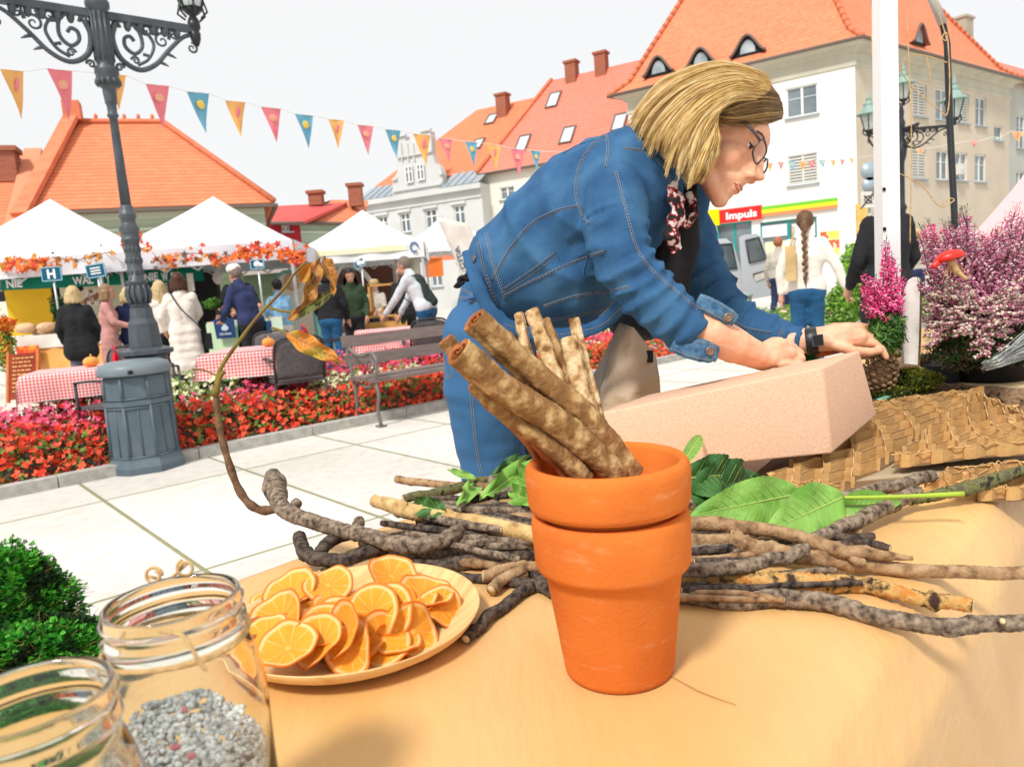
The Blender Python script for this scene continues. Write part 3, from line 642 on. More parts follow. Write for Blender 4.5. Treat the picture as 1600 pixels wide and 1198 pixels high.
# ---- big lamp post on the left
bx = Z(237, 560, 0); LP = Y(229, 545, 6.05); lpx, lpy = LP.x, 6.05
lp = thing('street_lamp', 'dark cast iron lamp post with scrolled arms behind the grey litter bin', 'street lamp', (lpx, lpy, 0))
zz = lambda x, y: Y(x, y, lpy).z
B0 = Vector((lpx, lpy, 0)); sc = lpy/F
mb = MB()
prof = [(.20, 0), (.20, .1), (.16, .14), (.16, zz(233, 552)-.02), (.215, zz(233, 552)), (.215, zz(233, 546)), (.12, zz(232, 541))]
mb.lathe([(r, z) for r, z in prof], B0, 8, smooth=False)
mb.lathe([(.13, zz(232, 541)), (.115, zz(230, 505)), (.095, zz(228, 497)), (.085, zz(226, 480))], B0, 8, smooth=False)
mb.lathe([(.075, zz(226, 480)), (.062, zz(225, 474)), (.062, zz(222, 470)), (.085, zz(220, 462)), (.08, zz(219, 452)), (.066, zz(217, 445)), (.10*.8, zz(216, 442)), (.08, zz(216, 439)), (.058, zz(215, 437)),
          (.058, zz(208, 378)), (.072, zz(206, 376)), (.072, zz(206, 373)), (.06, zz(205, 371)), (.066, zz(204, 366)), (.078, zz(203, 358)), (.056, zz(202, 350)), (.054, zz(201, 344)), (.068, zz(200, 338)), (.06, zz(199, 332)), (.048, zz(198, 330)), (.052, zz(197, 324)), (.04, zz(196, 321))], B0, 16)
mb.lathe([(.040, zz(196, 321)), (.034, zz(180, 240)), (.030, zz(162, 186)), (.042, zz(161, 184)), (.042, zz(161, 181)), (.034, zz(160, 178)), (.036, zz(158, 166)), (.045, zz(157, 163)), (.044, zz(157, 160)), (.05, zz(156, 146)), (.048, zz(155, 141)), (.07, zz(154, 137)), (.086, zz(153, 128)), (.08, zz(152, 120)), (.088, zz(152, 117)), (.086, zz(150, 109)), (.06, zz(149, 104)),
          (.066, zz(148, 100)), (.066, zz(140, 40)), (.062, zz(138, 18)), (.085, zz(137, 14)), (.088, zz(136, 6)), (.07, zz(135, -2)), (.03, zz(134, -12)), (.01, zz(133, -30))], B0, 16)
post = mb.build('post', m_iron, lp)
mb = MB()
for k in range(12):
    a = 2*math.pi*k/12; d = Vector((math.cos(a), math.sin(a), 0)); mb.tube([B0+d*.064+Zv*zz(147, 98), B0+d*.064+Zv*zz(139, 22)], .011, 5)
    mb.tube(bez([B0+d*.07+Zv*zz(225, 474), B0+d*.09+Zv*zz(220, 460), B0+d*.074+Zv*zz(217, 446)], 6), .013, 5)
    mb.ell(B0+d*.078+Zv*zz(152, 131), (.02, .02, .03), nu=6, nv=4)
    for zq in (0, .09, .18, .27): mb.ell(B0+d*.055+Zv*(zz(213, 425)+zq), (.012, .012, .028), nu=5, nv=4)
mb.build('ornament', m_iron, post)
arm_z = zz(146, 24); far = Z(304, 47, arm_z); ad = Vector((far.x-lpx, far.y-lpy, 0)); armL = ad.length; ad.normalize()
bracket(lp, B0+Zv*(arm_z+.0)+ad*.06, ad, armL-.03, .36, 1.1, m_iron); bracket(lp, B0+Zv*arm_z-ad*.06, -ad, armL-.03, .36, 1.1, m_iron)
for sg in (1, -1):
    lc = B0+ad*sg*armL+Zv*(arm_z-.03); mb = MB(); mb.lathe([(.02, -.1), (.04, -.05), (.045, .0), (.03, .02), (.05, .04), (.05, .09), (.035, .1)], lc, 12); mb.build('finial', m_ironb, lp); lantern(lp, lc+Zv*.08, .82)
# ---- litter bin
BN = Z(232, 730, 0); bn = thing('litter_bin', 'tall grey eight sided litter bin with domed lid at the flower bed kerb', 'litter bin', (BN.x, BN.y, 0))
m_bin = mat('bin_grey', (.08, .115, .14), (.115, .15, .18), 4, .5, .1, 80); bs = BN.y/F; hb = Y(222, 560, BN.y).z
def octo(r): return r
mb = MB(); rr = .262
mb.lathe([(rr*1.10, 0), (rr*1.10, .05), (rr*1.03, .085), (rr*1.0, .10), (rr*.985, .115), (rr*.94, .12), (rr*.90, .60*hb), (rr*.955, .605*hb), (rr*.955, .645*hb), (rr*.90, .65*hb), (rr*.875, .86*hb), (rr*.80, .88*hb)], (BN.x, BN.y, 0), 8, smooth=False)
body = mb.build('body', m_bin, bn)
mb = MB()
for k in range(8):
    a = 2*math.pi*k/8; r = Vector((math.cos(a), math.sin(a), 0)); mb.tube([BN+r*rr*.95+Zv*.115, BN+r*rr*.912+Zv*.6*hb], .012, 5); mb.tube([BN+r*rr*.912+Zv*.65*hb, BN+r*rr*.88+Zv*.85*hb], .012, 5)
for k in range(8):
    a0_, a1_ = 2*math.pi*k/8, 2*math.pi*(k+1)/8; r0_, r1_ = Vector((math.cos(a0_), math.sin(a0_), 0)), Vector((math.cos(a1_), math.sin(a1_), 0))
    for zq, q in ((.125, .955), (.585*hb, .915), (.665*hb, .91), (.845*hb, .88)): mb.tube([BN+r0_*rr*q+Zv*zq, BN+r1_*rr*q+Zv*zq], .009, 5)
    mid = (r0_+r1_)/2; mb.tube([BN+mid*rr*.945+Zv*.12, BN+mid*rr*.905+Zv*.6*hb], .006, 5)
mb.build('panel_frame', m_bin, body)
mb = MB(); mb.lathe([(rr*.98, .87*hb), (rr*1.0, .885*hb), (rr*1.0, .925*hb), (rr*.93, .965*hb), (rr*.7, .99*hb), (rr*.3, 1.0*hb), (.01, hb)], (BN.x, BN.y, 0), 28); lid = mb.build('lid', mat('bin_lid', (.15, .19, .215), (.18, .22, .24), 4, .4), bn)
mb = MB(); q = BN+Vector((.10, -rr*.985, .905*hb)); mb.lathe([(.016, -.01), (.016, .012), (.006, .014)], q, 10, ax=(Vector((1, 0, 0)), Zv, Vector((0, -1, 0)))); mb.build('lock', m_dark, lid)
# ---- park bench
m_slat = mat('bench_slat', (.17, .13, .12), (.22, .17, .155), 6, .6, .2, 40, stretch=(1, 1, 6)); m_bfr = mat('bench_iron', (.14, .13, .12), (.19, .17, .15), 12, .5)
K0 = Z(590, 668, 0); bf = K0.dot(E2); ba = K0.dot(E1); be = thing('park_bench', 'grey brown slatted park bench with curled iron arms in front of the flowers', 'bench', eg(ba+.9, bf))
def bpt(a, b, z): return eg(ba+a, bf-b, z)     # a along the bench, b back from the front feet
for k, (b, z, tilt) in enumerate(((.05, .43, 0), (.17, .44, 0), (.29, .435, 0), (.41, .43, 0))):
    mb = MB(); mb.box(bpt(.93, b, z), (1.86, .10, .035), ax=(E1, E2, Zv)); mb.build('seat_slat', m_slat, be)
for b, z in ((.47, .60), (.50, .78)):
    mb = MB(); mb.box(bpt(.93, b, z), (1.86, .03, .11), ax=(E1, (E2+Zv*.15).normalized(), (Zv-E2*.15).normalized())); mb.build('back_slat', m_slat, be)
for a in (.04, 1.82):
    mb = MB()
    mb.tube(bez([bpt(a, .0, .0), bpt(a, .03, .15), bpt(a, -.01, .3), bpt(a, .02, .42), bpt(a, -.02, .52), bpt(a, -.03, .62), bpt(a, .05, .68), bpt(a, .2, .65), bpt(a, .33, .66), bpt(a, .45, .72)], 34), .017, 7)
    mb.tube(bez([bpt(a, .44, .0), bpt(a, .41, .2), bpt(a, .42, .40), bpt(a, .47, .6), bpt(a, .52, .86)], 20), .018, 7)
    mb.tube(bez([bpt(a, .0, .42), bpt(a, .15, .36), bpt(a, .3, .38), bpt(a, .44, .42)], 14), .014, 6)
    mb.tube(scroll(bpt(a, .07, .56), -E2, Zv, .07, 1.4, 0, 20, 0, 1), .010, 5); mb.box(bpt(a, .0, .008), (.07, .09, .016), ax=(E1, E2, Zv)); mb.box(bpt(a, .44, .008), (.07, .09, .016), ax=(E1, E2, Zv))
    mb.build('frame', m_bfr, be)
# ---- flowers: begonias
def leafcol(n, a, b): return mat(n, a, b, 30, .6)
mf = [mat('petal_red', (.82, .06, .02), (.70, .03, .012), 25, .6), mat('petal_coral', (.88, .15, .06), (.82, .09, .04), 25, .6), mat('petal_pink', (.80, .07, .17), (.85, .15, .26), 25, .6), mat('petal_cream', (.85, .82, .55), (.75, .76, .42), 25, .6),
      mat('bed_leaf_dark', (.035, .06, .02), (.08, .05, .03), 25, .6), mat('bed_leaf', (.10, .20, .03), (.16, .27, .05), 25, .6)]
def petalbed(name, n, a0, a1, d0, d1, fmat, zf, size, seed, label, mats, cat=None, petals=4):
    rnd = random.Random(seed); mb = MB()
    for i in range(n):
        a = rnd.uniform(a0, a1); b = rnd.uniform(d0, d1); z = zf(a, b)*rnd.uniform(.55, 1.08); mi = fmat(a, b, rnd); s = size*rnd.uniform(.7, 1.25)
        c = eg(a, b, z)
        nrm = Vector((rnd.uniform(-1, 1), rnd.uniform(-1.2, .6), rnd.uniform(.1, 1.3))).normalized(); x, y, _ = frame_of(nrm); ph = rnd.uniform(0, 6.28)
        for k in range(petals):
            t = ph+k*2*math.pi/petals; u = x*math.cos(t)+y*math.sin(t); w = x*-math.sin(t)+y*math.cos(t); k2 = rnd.uniform(.1, .5)
            mb.add([c, c+u*s*.6+w*s*.42+nrm*s*k2*.6, c+u*s*1.0+nrm*s*k2, c+u*s*.6-w*s*.42+nrm*s*k2*.6], [(0, 3, 2, 1)], mi, False)
    return mb.build(name, mats, kind='stuff', label=label, cat=cat, base=(eg((a0+a1)/2, (d0+d1)/2)))
def zbed(a, b):
    e = min(1, max(0, (b+8.3)/.35))*min(1, max(.25, (-6.2-b)/.35)); return .07+(.20+.24*min(1, (-b-6.2)/1.6))*e*(1+.3*nz((a, b, 0), 1.4, 3))
def fm(a, b, r):
    t = -b-6.2      # 0 front .. 2.2 back
    cr = nz((a, b, 0), 1.1, 9)
    if r.random() < .13 and t < .6: return 5
    if t < .75+.35*nz((a, 0, 0), 1.3, 5): m = 0 if r.random() < .55 else 1
    else: m = 2 if r.random() < .8 else 0
    if .6 < t < 1.8 and cr > .02: m = 3 if r.random() < .65 else 5
    return m
lf = lambda a, b, r: 4 if r.random() < .55 else 5
petalbed('bedding_leaves', 7500, -3.5, 8.7, -8.35, -6.25, lf, lambda a, b: zbed(a, b)*.8, .042, 3, 'dark green leaves under the red and pink begonias', mf, 'foliage', 3)
petalbed('begonias', 21000, -3.5, 8.7, -8.35, -6.22, fm, zbed, .028, 4, 'dense red, pink and cream begonias filling the long kerbed bed', mf, 'flowers')

# ================================================================ CANOPIES AND STALLS
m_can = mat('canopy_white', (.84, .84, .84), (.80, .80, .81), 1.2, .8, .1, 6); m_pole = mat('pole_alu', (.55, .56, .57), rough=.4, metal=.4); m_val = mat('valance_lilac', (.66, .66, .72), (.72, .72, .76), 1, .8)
def canopy(label, pk, ypk, ax_, hw, Yd, zval, zpk, leaves=True, logo=False, rot=None):
    """pk pixel x,y of the peak; Yd its distance; hw half width (m)"""
    P = Y(pk, ypk, Yd); c = Vector((P.x, P.y, 0)); ang = math.radians(ax_); u = Vector((math.cos(ang), math.sin(ang), 0)); v = Vector((-u.y, u.x, 0))
    t = thing('canopy', label, 'canopy', c, 'white peaked market canopies')
    mb = MB(); ze = zval+.28
    def roof(s, q):
        x, y = 2*s-1, 2*q-1; r = max(abs(x), abs(y)); k = (1-r)
        z = ze+(zpk-ze)*(k**1.25)*(.86)+(zpk-ze)*.14*k
        if abs(abs(x)-abs(y)) > .02: z -= .045*math.sin(math.pi*min(1, r))*min(1, abs(abs(x)-abs(y))*2)
        return c+u*x*hw+v*y*hw+Zv*z
    mb.grid(roof, 28, 28); mb.build('canopy_top', m_can, t)
    mb = MB()
    for a, b in ((-u-v, u-v), (u-v, u+v), (u+v, -u+v), (-u+v, -u-v)):
        nn_ = (b-a).normalized().cross(Zv)
        mb.grid(lambda s, q, a=a, b=b, nn_=nn_: c+(a+(b-a)*s)*hw+Zv*(ze-.30*q+.012*math.sin(q*3))+nn_*(.012+.02*math.sin(s*22+q*2)*q), 30, 3)
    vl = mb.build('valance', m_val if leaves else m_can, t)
    for a in (-u-v, u-v, u+v, -u+v): q = c+a*(hw-.05); mb = MB(); mb.box(q+Zv*(ze/2), (.045, .045, ze), ax=(u, v, Zv)); mb.box(q+Zv*.01, (.14, .14, .02), ax=(u, v, Zv)); mb.build('leg', m_pole, t)
    mb = MB()
    for a, b in ((-u-v, u-v), (u-v, u+v), (u+v, -u+v), (-u+v, -u-v)):
        for k in range(6):
            A, B = c+(a+(b-a)*(k/6))*(hw-.06), c+(a+(b-a)*((k+1)/6))*(hw-.06); mb.beam(A+Zv*(ze-.05), B+Zv*(ze-.36), .015, .025); mb.beam(A+Zv*(ze-.36), B+Zv*(ze-.05), .015, .025)
    mb.build('truss', m_pole, t)
    if logo:
        mb = MB(); nn_ = -v
        mb.box(c-v*(hw+.03)+Zv*(ze-.10), (hw*1.5, .01, .10), ax=(u, v, Zv)); mb.build('stripe', mat('logo_yellow', (.80, .66, .25), (.82, .78, .6), 2, .7), vl)
        for s in (-.85, .85): m2 = MB(); q = c-v*(hw+.035)+u*s*hw+Zv*(ze-.1); m2.tube([q+u*.07*math.cos(x_)+Zv*.09*math.sin(x_) for x_ in [i*.6 for i in range(10)]], .018, 5); m2.build('emblem', mat('logo_blue', (.10, .22, .42)), vl)
    return t, c, u, v, ze
# zval: bottom edge of the valance
def zat(x, y, d): return Y(x, y, d).z
t1 = canopy('white peaked canopy over the left bakery stall with dry leaves along its edge', 78, 311, 8, 1.55, 13.2, zat(100, 428, 11.8), zat(78, 311, 13.2))
t2 = canopy('white peaked canopy in the middle hung with orange maple leaves', 333, 307, 6, 1.5, 13.2, zat(333, 412, 11.8), zat(333, 307, 13.2))
t3 = canopy('white peaked canopy printed with blue and yellow emblems on its edge', 566, 328, 4, 1.22, 15.5, zat(600, 404, 14.2), zat(566, 328, 15.5), False, True)
t4 = canopy('white arched canopy far back before the grey townhouse', 690, 338, 12, 1.1, 21, zat(690, 392, 20), zat(690, 338, 21), False)
# leaf garlands
ml = [mat('leaf_orange', (.80, .20, .03), (.70, .12, .03), 20, .6), mat('leaf_amber', (.75, .33, .04), (.62, .2, .03), 20, .6), mat('leaf_crimson', (.60, .04, .04), (.75, .1, .06), 20, .6), mat('leaf_brown', (.25, .12, .05), (.16, .07, .03), 20, .7)]
def star_leaf(mb, c, s, nrm, rnd, mi):
    x, y, _ = frame_of(nrm); ph = rnd.uniform(0, 6.28); pts = []
    for k in range(10): t = ph+k*math.pi/5; r = s*(1 if k % 2 == 0 else .42)*rnd.uniform(.85, 1.15); pts.append(c+x*math.cos(t)*r+y*math.sin(t)*r+nrm*rnd.uniform(-.2, .2)*s)
    mb.add([c+nrm*s*.1]+pts, [(0, k+1, (k+1) % 10+1) for k in range(10)], mi, False)
def garland(label, pts, d, n, s, seed, mis, base=None):
    rnd = random.Random(seed); P = [Y(x, y, d) for x, y in pts]; C = bez(P, 60)
    t = thing('leaf_garland', label, 'garland', P[len(P)//2]); mb = MB(); mb.tube(C, .006, 4, 3); 
    for i in range(10): c = C[rnd.randrange(60)]; mb.tube([c, c+Vector((rnd.uniform(-.2, .2), 0, rnd.uniform(-.2, .15)))], .004, 4, 3)
    mb.build('stem', ml, t)
    mb = MB()
    for i in range(n):
        k = rnd.choice((rnd.gauss(.2, .06), rnd.gauss(.5, .1), rnd.gauss(.82, .07))) if len(pts) > 2 else rnd.random()
        c = C[int(min(.999, max(0, k))*60)]+Vector((rnd.gauss(0, .07), rnd.gauss(0, .04), rnd.gauss(0, .06)-.03)); star_leaf(mb, c, s*rnd.uniform(.6, 1.2), Vector((rnd.uniform(-.6, .6), -1, rnd.uniform(-.5, .8))).normalized(), rnd, rnd.choice(mis))
    return mb.build('leaves', ml, t)
garland('orange leaf garland at the left end of the bakery canopy', [(2, 412), (30, 408), (62, 410), (78, 418)], 11.5, 70, .075, 1, (0, 0, 0, 1, 2))
garland('thin twig garland with amber leaves beside the lamp post', [(80, 402), (120, 406), (150, 398), (176, 392)], 11.4, 22, .06, 2, (1, 1, 3))
garland('dry leaf bunch between the two nearer canopies', [(188, 378), (205, 372), (222, 378), (226, 388)], 11.3, 34, .07, 3, (0, 1, 3, 2))
garland('maple leaf garland along the middle canopy, left half', [(235, 410), (270, 402), (300, 396), (330, 398), (352, 404)], 11.5, 60, .065, 4, (0, 1, 2, 1, 3))
garland('bright orange garland along the middle canopy, right half', [(352, 402), (385, 392), (420, 392), (455, 396), (480, 404)], 11.5, 110, .07, 5, (0, 0, 0, 2))
# ================================================================ BUNTING
m_fo = mat('flag_orange', (.88, .48, .16), (.85, .42, .13), 6, .8); m_fp = mat('flag_pink', (.88, .26, .30), (.84, .21, .26), 6, .8); m_fb = mat('flag_blue', (.18, .46, .62), (.15, .41, .58), 6, .8)
m_str = mat('string_white', (.75, .74, .70)); m_fy = mat('flag_yellow', (.88, .60, .12)); m_fc = mat('flag_peach', (.88, .42, .28))
def bunting(name, label, flags, dfun, seq, w, h, group=None, string=()):
    t = thing(name, label, 'bunting', D(flags[0][0], flags[0][2], dfun(flags[0][0]))); pts = []
    for x0, x1, y in flags: pts += [D(x0, y, dfun(x0)), D(x1, y+(x1-x0)*.10, dfun(x1))]
    pts = [D(x, y, dfun(x)) for x, y in string[:1]]+pts+[D(x, y, dfun(x)) for x, y in string[1:]]
    mb = MB(); mb.tube(pts, .006, 4); mb.build('string', m_str, t)
    for i, (x0, x1, y) in enumerate(flags):
        A, B = D(x0, y, dfun(x0)), D(x1, y+(x1-x0)*.10, dfun(x1)); u = (B-A).normalized(); W_ = (B-A).length; hh = W_*h; C = (A+B)/2-Zv*hh+u*W_*.05+Vector((0, .05*math.sin(i*2.1), 0)); col = seq[i % len(seq)]
        mb = MB(); K_ = 6; n_ = u.cross(Zv)
        P = lambda s, q: (A.lerp(B, s)).lerp(C, q)+n_*(.03*math.sin(q*3+i)*q+.01*math.sin(s*6+i))
        mb.grid(P, 4, 6); f = mb.build('flag', {'o': m_fo, 'p': m_fp, 'b': m_fb}[col], t)
        cc = P(.5, .30)+n_*.012; e = MB(); r = W_*.17
        if col == 'o': e.ell(cc+u*.01, (r*.55, .003, r*1.5), ax=(u, n_, (Zv+u*.3).normalized()), nu=10, nv=6)
        elif col == 'p': e.ell(cc, (r*1.25, .003, r*.9), ax=(u, n_, Zv), nu=10, nv=6)
        else: e.ell(cc, (r*1.05, .003, r*1.0), ax=(u, n_, Zv), nu=8, nv=6, jit=.12)
        e.build('emblem', {'o': m_fp, 'p': m_fc, 'b': m_fy}[col], f)
    return t
FL = [(0, 37, 108), (72, 112, 107), (166, 196, 115), (227, 264, 131), (292, 327, 143), (352, 384, 157), (408, 439, 167), (460, 489, 178), (512, 537, 186), (558, 583, 195), (602, 626, 202), (646, 673, 209), (686, 707, 216), (726, 746, 221), (760, 782, 225), (797, 819, 232), (829, 845, 235)]
bunting('bunting', 'long bunting string of orange, pink and blue pennants crossing the sky from the left edge', FL, lambda x: 8.4+x*.0092, 'opopbopbopbopbopb', .3, 1.5, string=((-60, 112), (905, 238)))
bunting('bunting', 'small far bunting string of pennants across the white corner building', [(1196, 1208, 254), (1215, 1225, 253), (1231, 1243, 252), (1248, 1260, 252), (1263, 1274, 251), (1279, 1290, 250), (1297, 1306, 250), (1312, 1320, 249), (1326, 1334, 247)], lambda x: 22, 'opbopbopo', .3, 1.2, string=((1150, 262), (1382, 240)))
bunting('bunting', 'pale bunting string running to the right edge before the beige wall', [(1430, 1444, 232), (1516, 1528, 220), (1552, 1562, 214), (1580, 1600, 205)], lambda x: 20, 'opbo', .3, .7, string=((1400, 236), (1660, 196)))

# ================================================================ PEOPLE IN THE SQUARE
skins = mat('skin_far', (.62, .33, .22), (.56, .28, .18), 9, .6)
def person(label, loc, face, H, top, pants, hair, hs='short', lean=0, longc=0, armR=None, armL=None, group=None, hat=None, seed=1, skirt=None, shoes=None, stride=.0, head=0):
    t = thing('person', label, 'person', (0, 0, 0), group); k = H/1.72; V = lambda *a: Vector(a)*k; mir = lambda v: Vector((-v[0], v[1], v[2]))
    la = math.radians(lean); hipz = .92
    def T(x, y, z):     # torso point, leaning forward about the hips
        dz = z-hipz; return Vector((x, y*math.cos(la)+dz*math.sin(la), hipz+dz*math.cos(la)-y*math.sin(la)))*k
    sh = T(.17, 0, 1.40); shl = T(-.17, 0, 1.40); ne = T(0, .01, 1.46); hd = T(0, .03+.0, 1.60)
    ar = armR or ((.24, -.03, 1.12), (.25, .06, .86)); al = armL or ((.24, -.03, 1.12), (.25, .06, .86))
    eR, hR = V(*ar[0]), V(*ar[1]); eL, hL = mir(V(*al[0])), mir(V(*al[1])); st = stride
    kn = (V(.09, .02+st*.6, .50), V(-.09, .02-st*.2, .50)); an = (V(.09, -.03+st, .09), V(-.09, -.03-st, .09+abs(st)*.15))
    b = MB(); c = b.cap
    c(T(0, 0, .95), T(0, 0, 1.28), .10*k, .10*k); c(T(-.11, 0, 1.34), T(.11, 0, 1.34), .06*k, .06*k); c(T(-.05, 0, .93), T(.05, 0, .93), .10*k, .10*k)
    c(ne-(hd-ne)*.3, hd-(hd-ne)*.5, .058*k, .055*k)
    up = (hd-ne).normalized(); ha = math.radians(lean*.5+head); fwd = Vector((0, math.cos(ha), -math.sin(ha))); hu = Vector((0, math.sin(ha), math.cos(ha))); sx = Vector((1, 0, 0))
    b.ell(hd+hu*.02*k, (.076*k, .095*k, .10*k), ax=(sx, fwd, hu)); b.ell(hd-hu*.05*k+fwd*.03*k, (.056*k, .06*k, .075*k), ax=(sx, fwd, hu)); c(hd+fwd*.08*k+hu*.005*k, hd+fwd*.108*k-hu*.025*k, .011*k, .016*k)
    for s in (-1, 1): b.ell(hd+sx*s*.075*k-hu*.005*k, (.014*k, .02*k, .03*k), ax=(sx, fwd, hu))
    for s_, e_, h_ in ((sh, eR, hR), (shl, eL, hL)): c(s_, e_, .04*k, .034*k); c(e_, h_, .034*k, .025*k)
    for i, s in ((0, 1), (1, -1)): c(V(.08*s, 0, .88), kn[i], .07*k, .05*k); c(kn[i], an[i], .05*k, .038*k); c(an[i]-V(0, .03, .05), an[i]+V(0, .12, -.06), .035*k, .03*k)
    o = remesh(b, .017, 3)
    for e_, h_, s in ((eR, hR, 1), (eL, hL, -1)):      # palm, four fingers and a thumb
        d = (h_-e_).normalized(); x, y, _ = frame_of(d); sd = x if abs(x.y) > abs(y.y) else y; nm = d.cross(sd)
        o.cap(h_, h_+d*.055*k, .027*k, .034*k, 8)
        for q, (w_, l_) in enumerate(((-.027, .062), (-.009, .072), (.009, .068), (.027, .052))): p_ = h_+d*.07*k+sd*w_*k; o.tube([p_, p_+d*l_*.6*k+nm*.008*k, p_+d*l_*k+nm*.028*k], [.0095*k, .0085*k, .006*k], 6)
        p_ = h_+d*.03*k+sd*.03*k; o.tube([p_, p_+d*.03*k+sd*.025*k, p_+d*.06*k+sd*.03*k], [.012*k, .010*k, .007*k], 6)
    o.build('body', skins, t)
    f = MB(); fold = lambda v, n_: .007*nz((v.x, v.y, v.z*2), 12, seed)+.006*nz((v.x*2, v.y*2, v.z), 5, seed+3)
    low = hipz-.06-longc
    g = MB(); c = g.cap
    c(T(-.03, 0, 1.0), T(-.05, 0, 1.24), .115*k, .13*k, 14); c(T(.03, 0, 1.0), T(.05, 0, 1.24), .115*k, .13*k, 14); c(T(-.12, 0, 1.35), T(.12, 0, 1.35), .085*k, .085*k); c(T(-.07, 0, 1.0), T(.07, 0, 1.0), .115*k, .115*k)
    if longc > .1: 
        for q in range(5): z = hipz-longc*q/4; g.cap(V(-.08, -.01, z), V(.08, -.01, z), (.13+.02*q/4)*k, (.13+.02*q/4)*k, 12)
    else: c(V(-.075, 0, .95), V(.075, 0, .95), .122*k, .122*k, 12)
    c(ne-(hd-ne)*.35, ne+(hd-ne)*.12, .085*k, .075*k)
    for s_, e_, h_ in ((sh, eR, hR), (shl, eL, hL)): c(s_-Vector((math.copysign(.02, s_.x)*k, 0, .01*k)), e_, .066*k, .056*k); c(e_, e_.lerp(h_, .88), .056*k, .044*k)
    remesh(g, .02, 3, fold).build('jacket', top, t)
    g = MB(); c = g.cap
    c(V(-.06, 0, .90), V(.06, 0, .90), .13*k, .13*k)
    for i, s in ((0, 1), (1, -1)): c(V(.08*s, 0, .86), kn[i], .094*k, .072*k); c(kn[i]+V(0, 0, .02), an[i]+V(0, 0, .03), .072*k, .056*k)
    remesh(g, .02, 3, fold).build('trousers', pants, t)
    for i in (0, 1): g = MB(); g.cap(an[i]+V(0, -.05, -.05), an[i]+V(0, .13, -.055), .042*k, .036*k); remesh(g, .012, 2).build('shoe', shoes or m_ironb, t)
    if hair is not None:
        g = MB()
        if hs == 'bald': g.ell(hd+hu*.0*k-fwd*.03*k, (.082*k, .085*k, .075*k), ax=(sx, fwd, hu))
        else: g.ell(hd+hu*.03*k-fwd*.015*k, (.088*k, .103*k, .103*k), ax=(sx, fwd, hu))
        if hs in ('bob', 'long'):
            L = .10 if hs == 'bob' else .24
            for q in range(7): a = math.pi*(1.0+q/6); d = sx*math.cos(a)+fwd*math.sin(a); p_ = hd+d*.07*k; g.cap(p_, p_-Zv*L*k+d*.02*k-fwd*.0, .045*k, .03*k)
        if hs == 'braid':
            g.cap(hd-fwd*.09*k+hu*.02*k, hd-fwd*.15*k-hu*.06*k, .045*k, .035*k)
            for q in range(15): z = .05+q*.036; w_ = .026*(1-q*.028); p_ = hd-fwd*(.165+.03*math.sin(q*.2))*k-Zv*z*k; g.ell(p_+sx*(.012 if q % 2 else -.012)*k, (w_*k, w_*k*.9, .026*k))
            g.cap(hd-fwd*.17*k-Zv*.56*k, hd-fwd*.16*k-Zv*.66*k, .016*k, .006*k)
        if hs == 'bun': g.ell(hd-fwd*.12*k+hu*.05*k, .05*k)
        o = remesh(g, .012, 1, lambda v, n_: .006*nz((v.x, v.y, v.z*.3), 60, seed))
        # face left clear
        bad = {i for i, v in enumerate(o.v) if (v-hd).dot(fwd) > .045*k and (v-hd).dot(hu) < .055*k}
        keep = [j for j, fc in enumerate(o.f) if not any(i in bad for i in fc)]
        o.f = [o.f[j] for j in keep]; o.m = [o.m[j] for j in keep]; o.sm = [o.sm[j] for j in keep]; o.build('hair', hair, t)
    g = MB()
    for s in (-1, 1): g.ell(hd+sx*s*.031*k+fwd*.083*k+hu*.012*k, (.011*k, .008*k, .007*k), nu=8, nv=5)
    g.build('eyes', m_ironb, t)
    g = MB(); g.ell(hd+fwd*.087*k-hu*.052*k, (.022*k, .007*k, .006*k), ax=(sx, fwd, hu), nu=8, nv=5); g.build('mouth', mat('lip_far', (.45, .12, .10)), t)
    if hat is not None:
        hm, brim = hat; g = MB(); g.lathe([(.09*k, .045*k), (.096*k, .07*k), (.092*k, .115*k), (.06*k, .145*k), (.01, .15*k)], hd, 16, ax=(sx, fwd, hu))
        if brim == 'peak': g.ell(hd+fwd*.12*k+hu*.06*k, (.07*k, .07*k, .008*k), ax=(sx, fwd, hu))
        if brim == 'wide': g.lathe([(.16*k, .045*k), (.15*k, .05*k), (.09*k, .055*k)], hd, 18, ax=(sx, fwd, hu))
        g.build('hat', hm, t)
    t.location = loc; t.rotation_euler = (0, 0, math.radians(face)); t['k'] = k
    return t
def cloth(n, c, c2=None): return mat(n, c, c2 or tuple(v*.75 for v in c), 8, .9, .4, 50)
cb_ = cloth('cloth_black', (.02, .02, .023)); cnv = cloth('cloth_navy', (.03, .04, .11)); cwh = cloth('cloth_cream', (.78, .72, .64), (.70, .62, .55)); cgy = cloth('cloth_grey', (.14, .14, .19)); cpk = cloth('cloth_pink', (.60, .30, .27))
cbl = cloth('cloth_skyblue', (.25, .48, .72)); cgn = cloth('cloth_darkgreen', (.04, .07, .035)); chd = cloth('cloth_hoodie', (.60, .64, .67)); cje = cloth('cloth_jeans', (.02, .11, .24), (.015, .07, .16)); cbg = cloth('cloth_beige', (.52, .47, .40)); cbk = cloth('cloth_wool_white', (.80, .74, .66), (.72, .66, .58)); ctl = cloth('cloth_teal', (.0, .20, .17))
hbl = mat('hair_blonde', (.62, .47, .25), (.42, .30, .15), 40, .6); hbr = mat('hair_brown', (.085, .03, .02), (.05, .02, .012), 40, .5); hbk = mat('hair_black', (.015, .012, .014), rough=.4); hdb = mat('hair_darkblond', (.30, .19, .10), (.18, .11, .06), 40, .5); hgr = mat('hair_grey', (.18, .14, .12), rough=.6); hbd = mat('hair_braid', (.15, .075, .035), (.09, .045, .02), 50, .5)
def gp_(x, d): P = Y(x, 500, d); return (P.x, P.y, 0)
def away(x): return -math.degrees(math.atan2((x-800), F))   # facing straight away from the camera
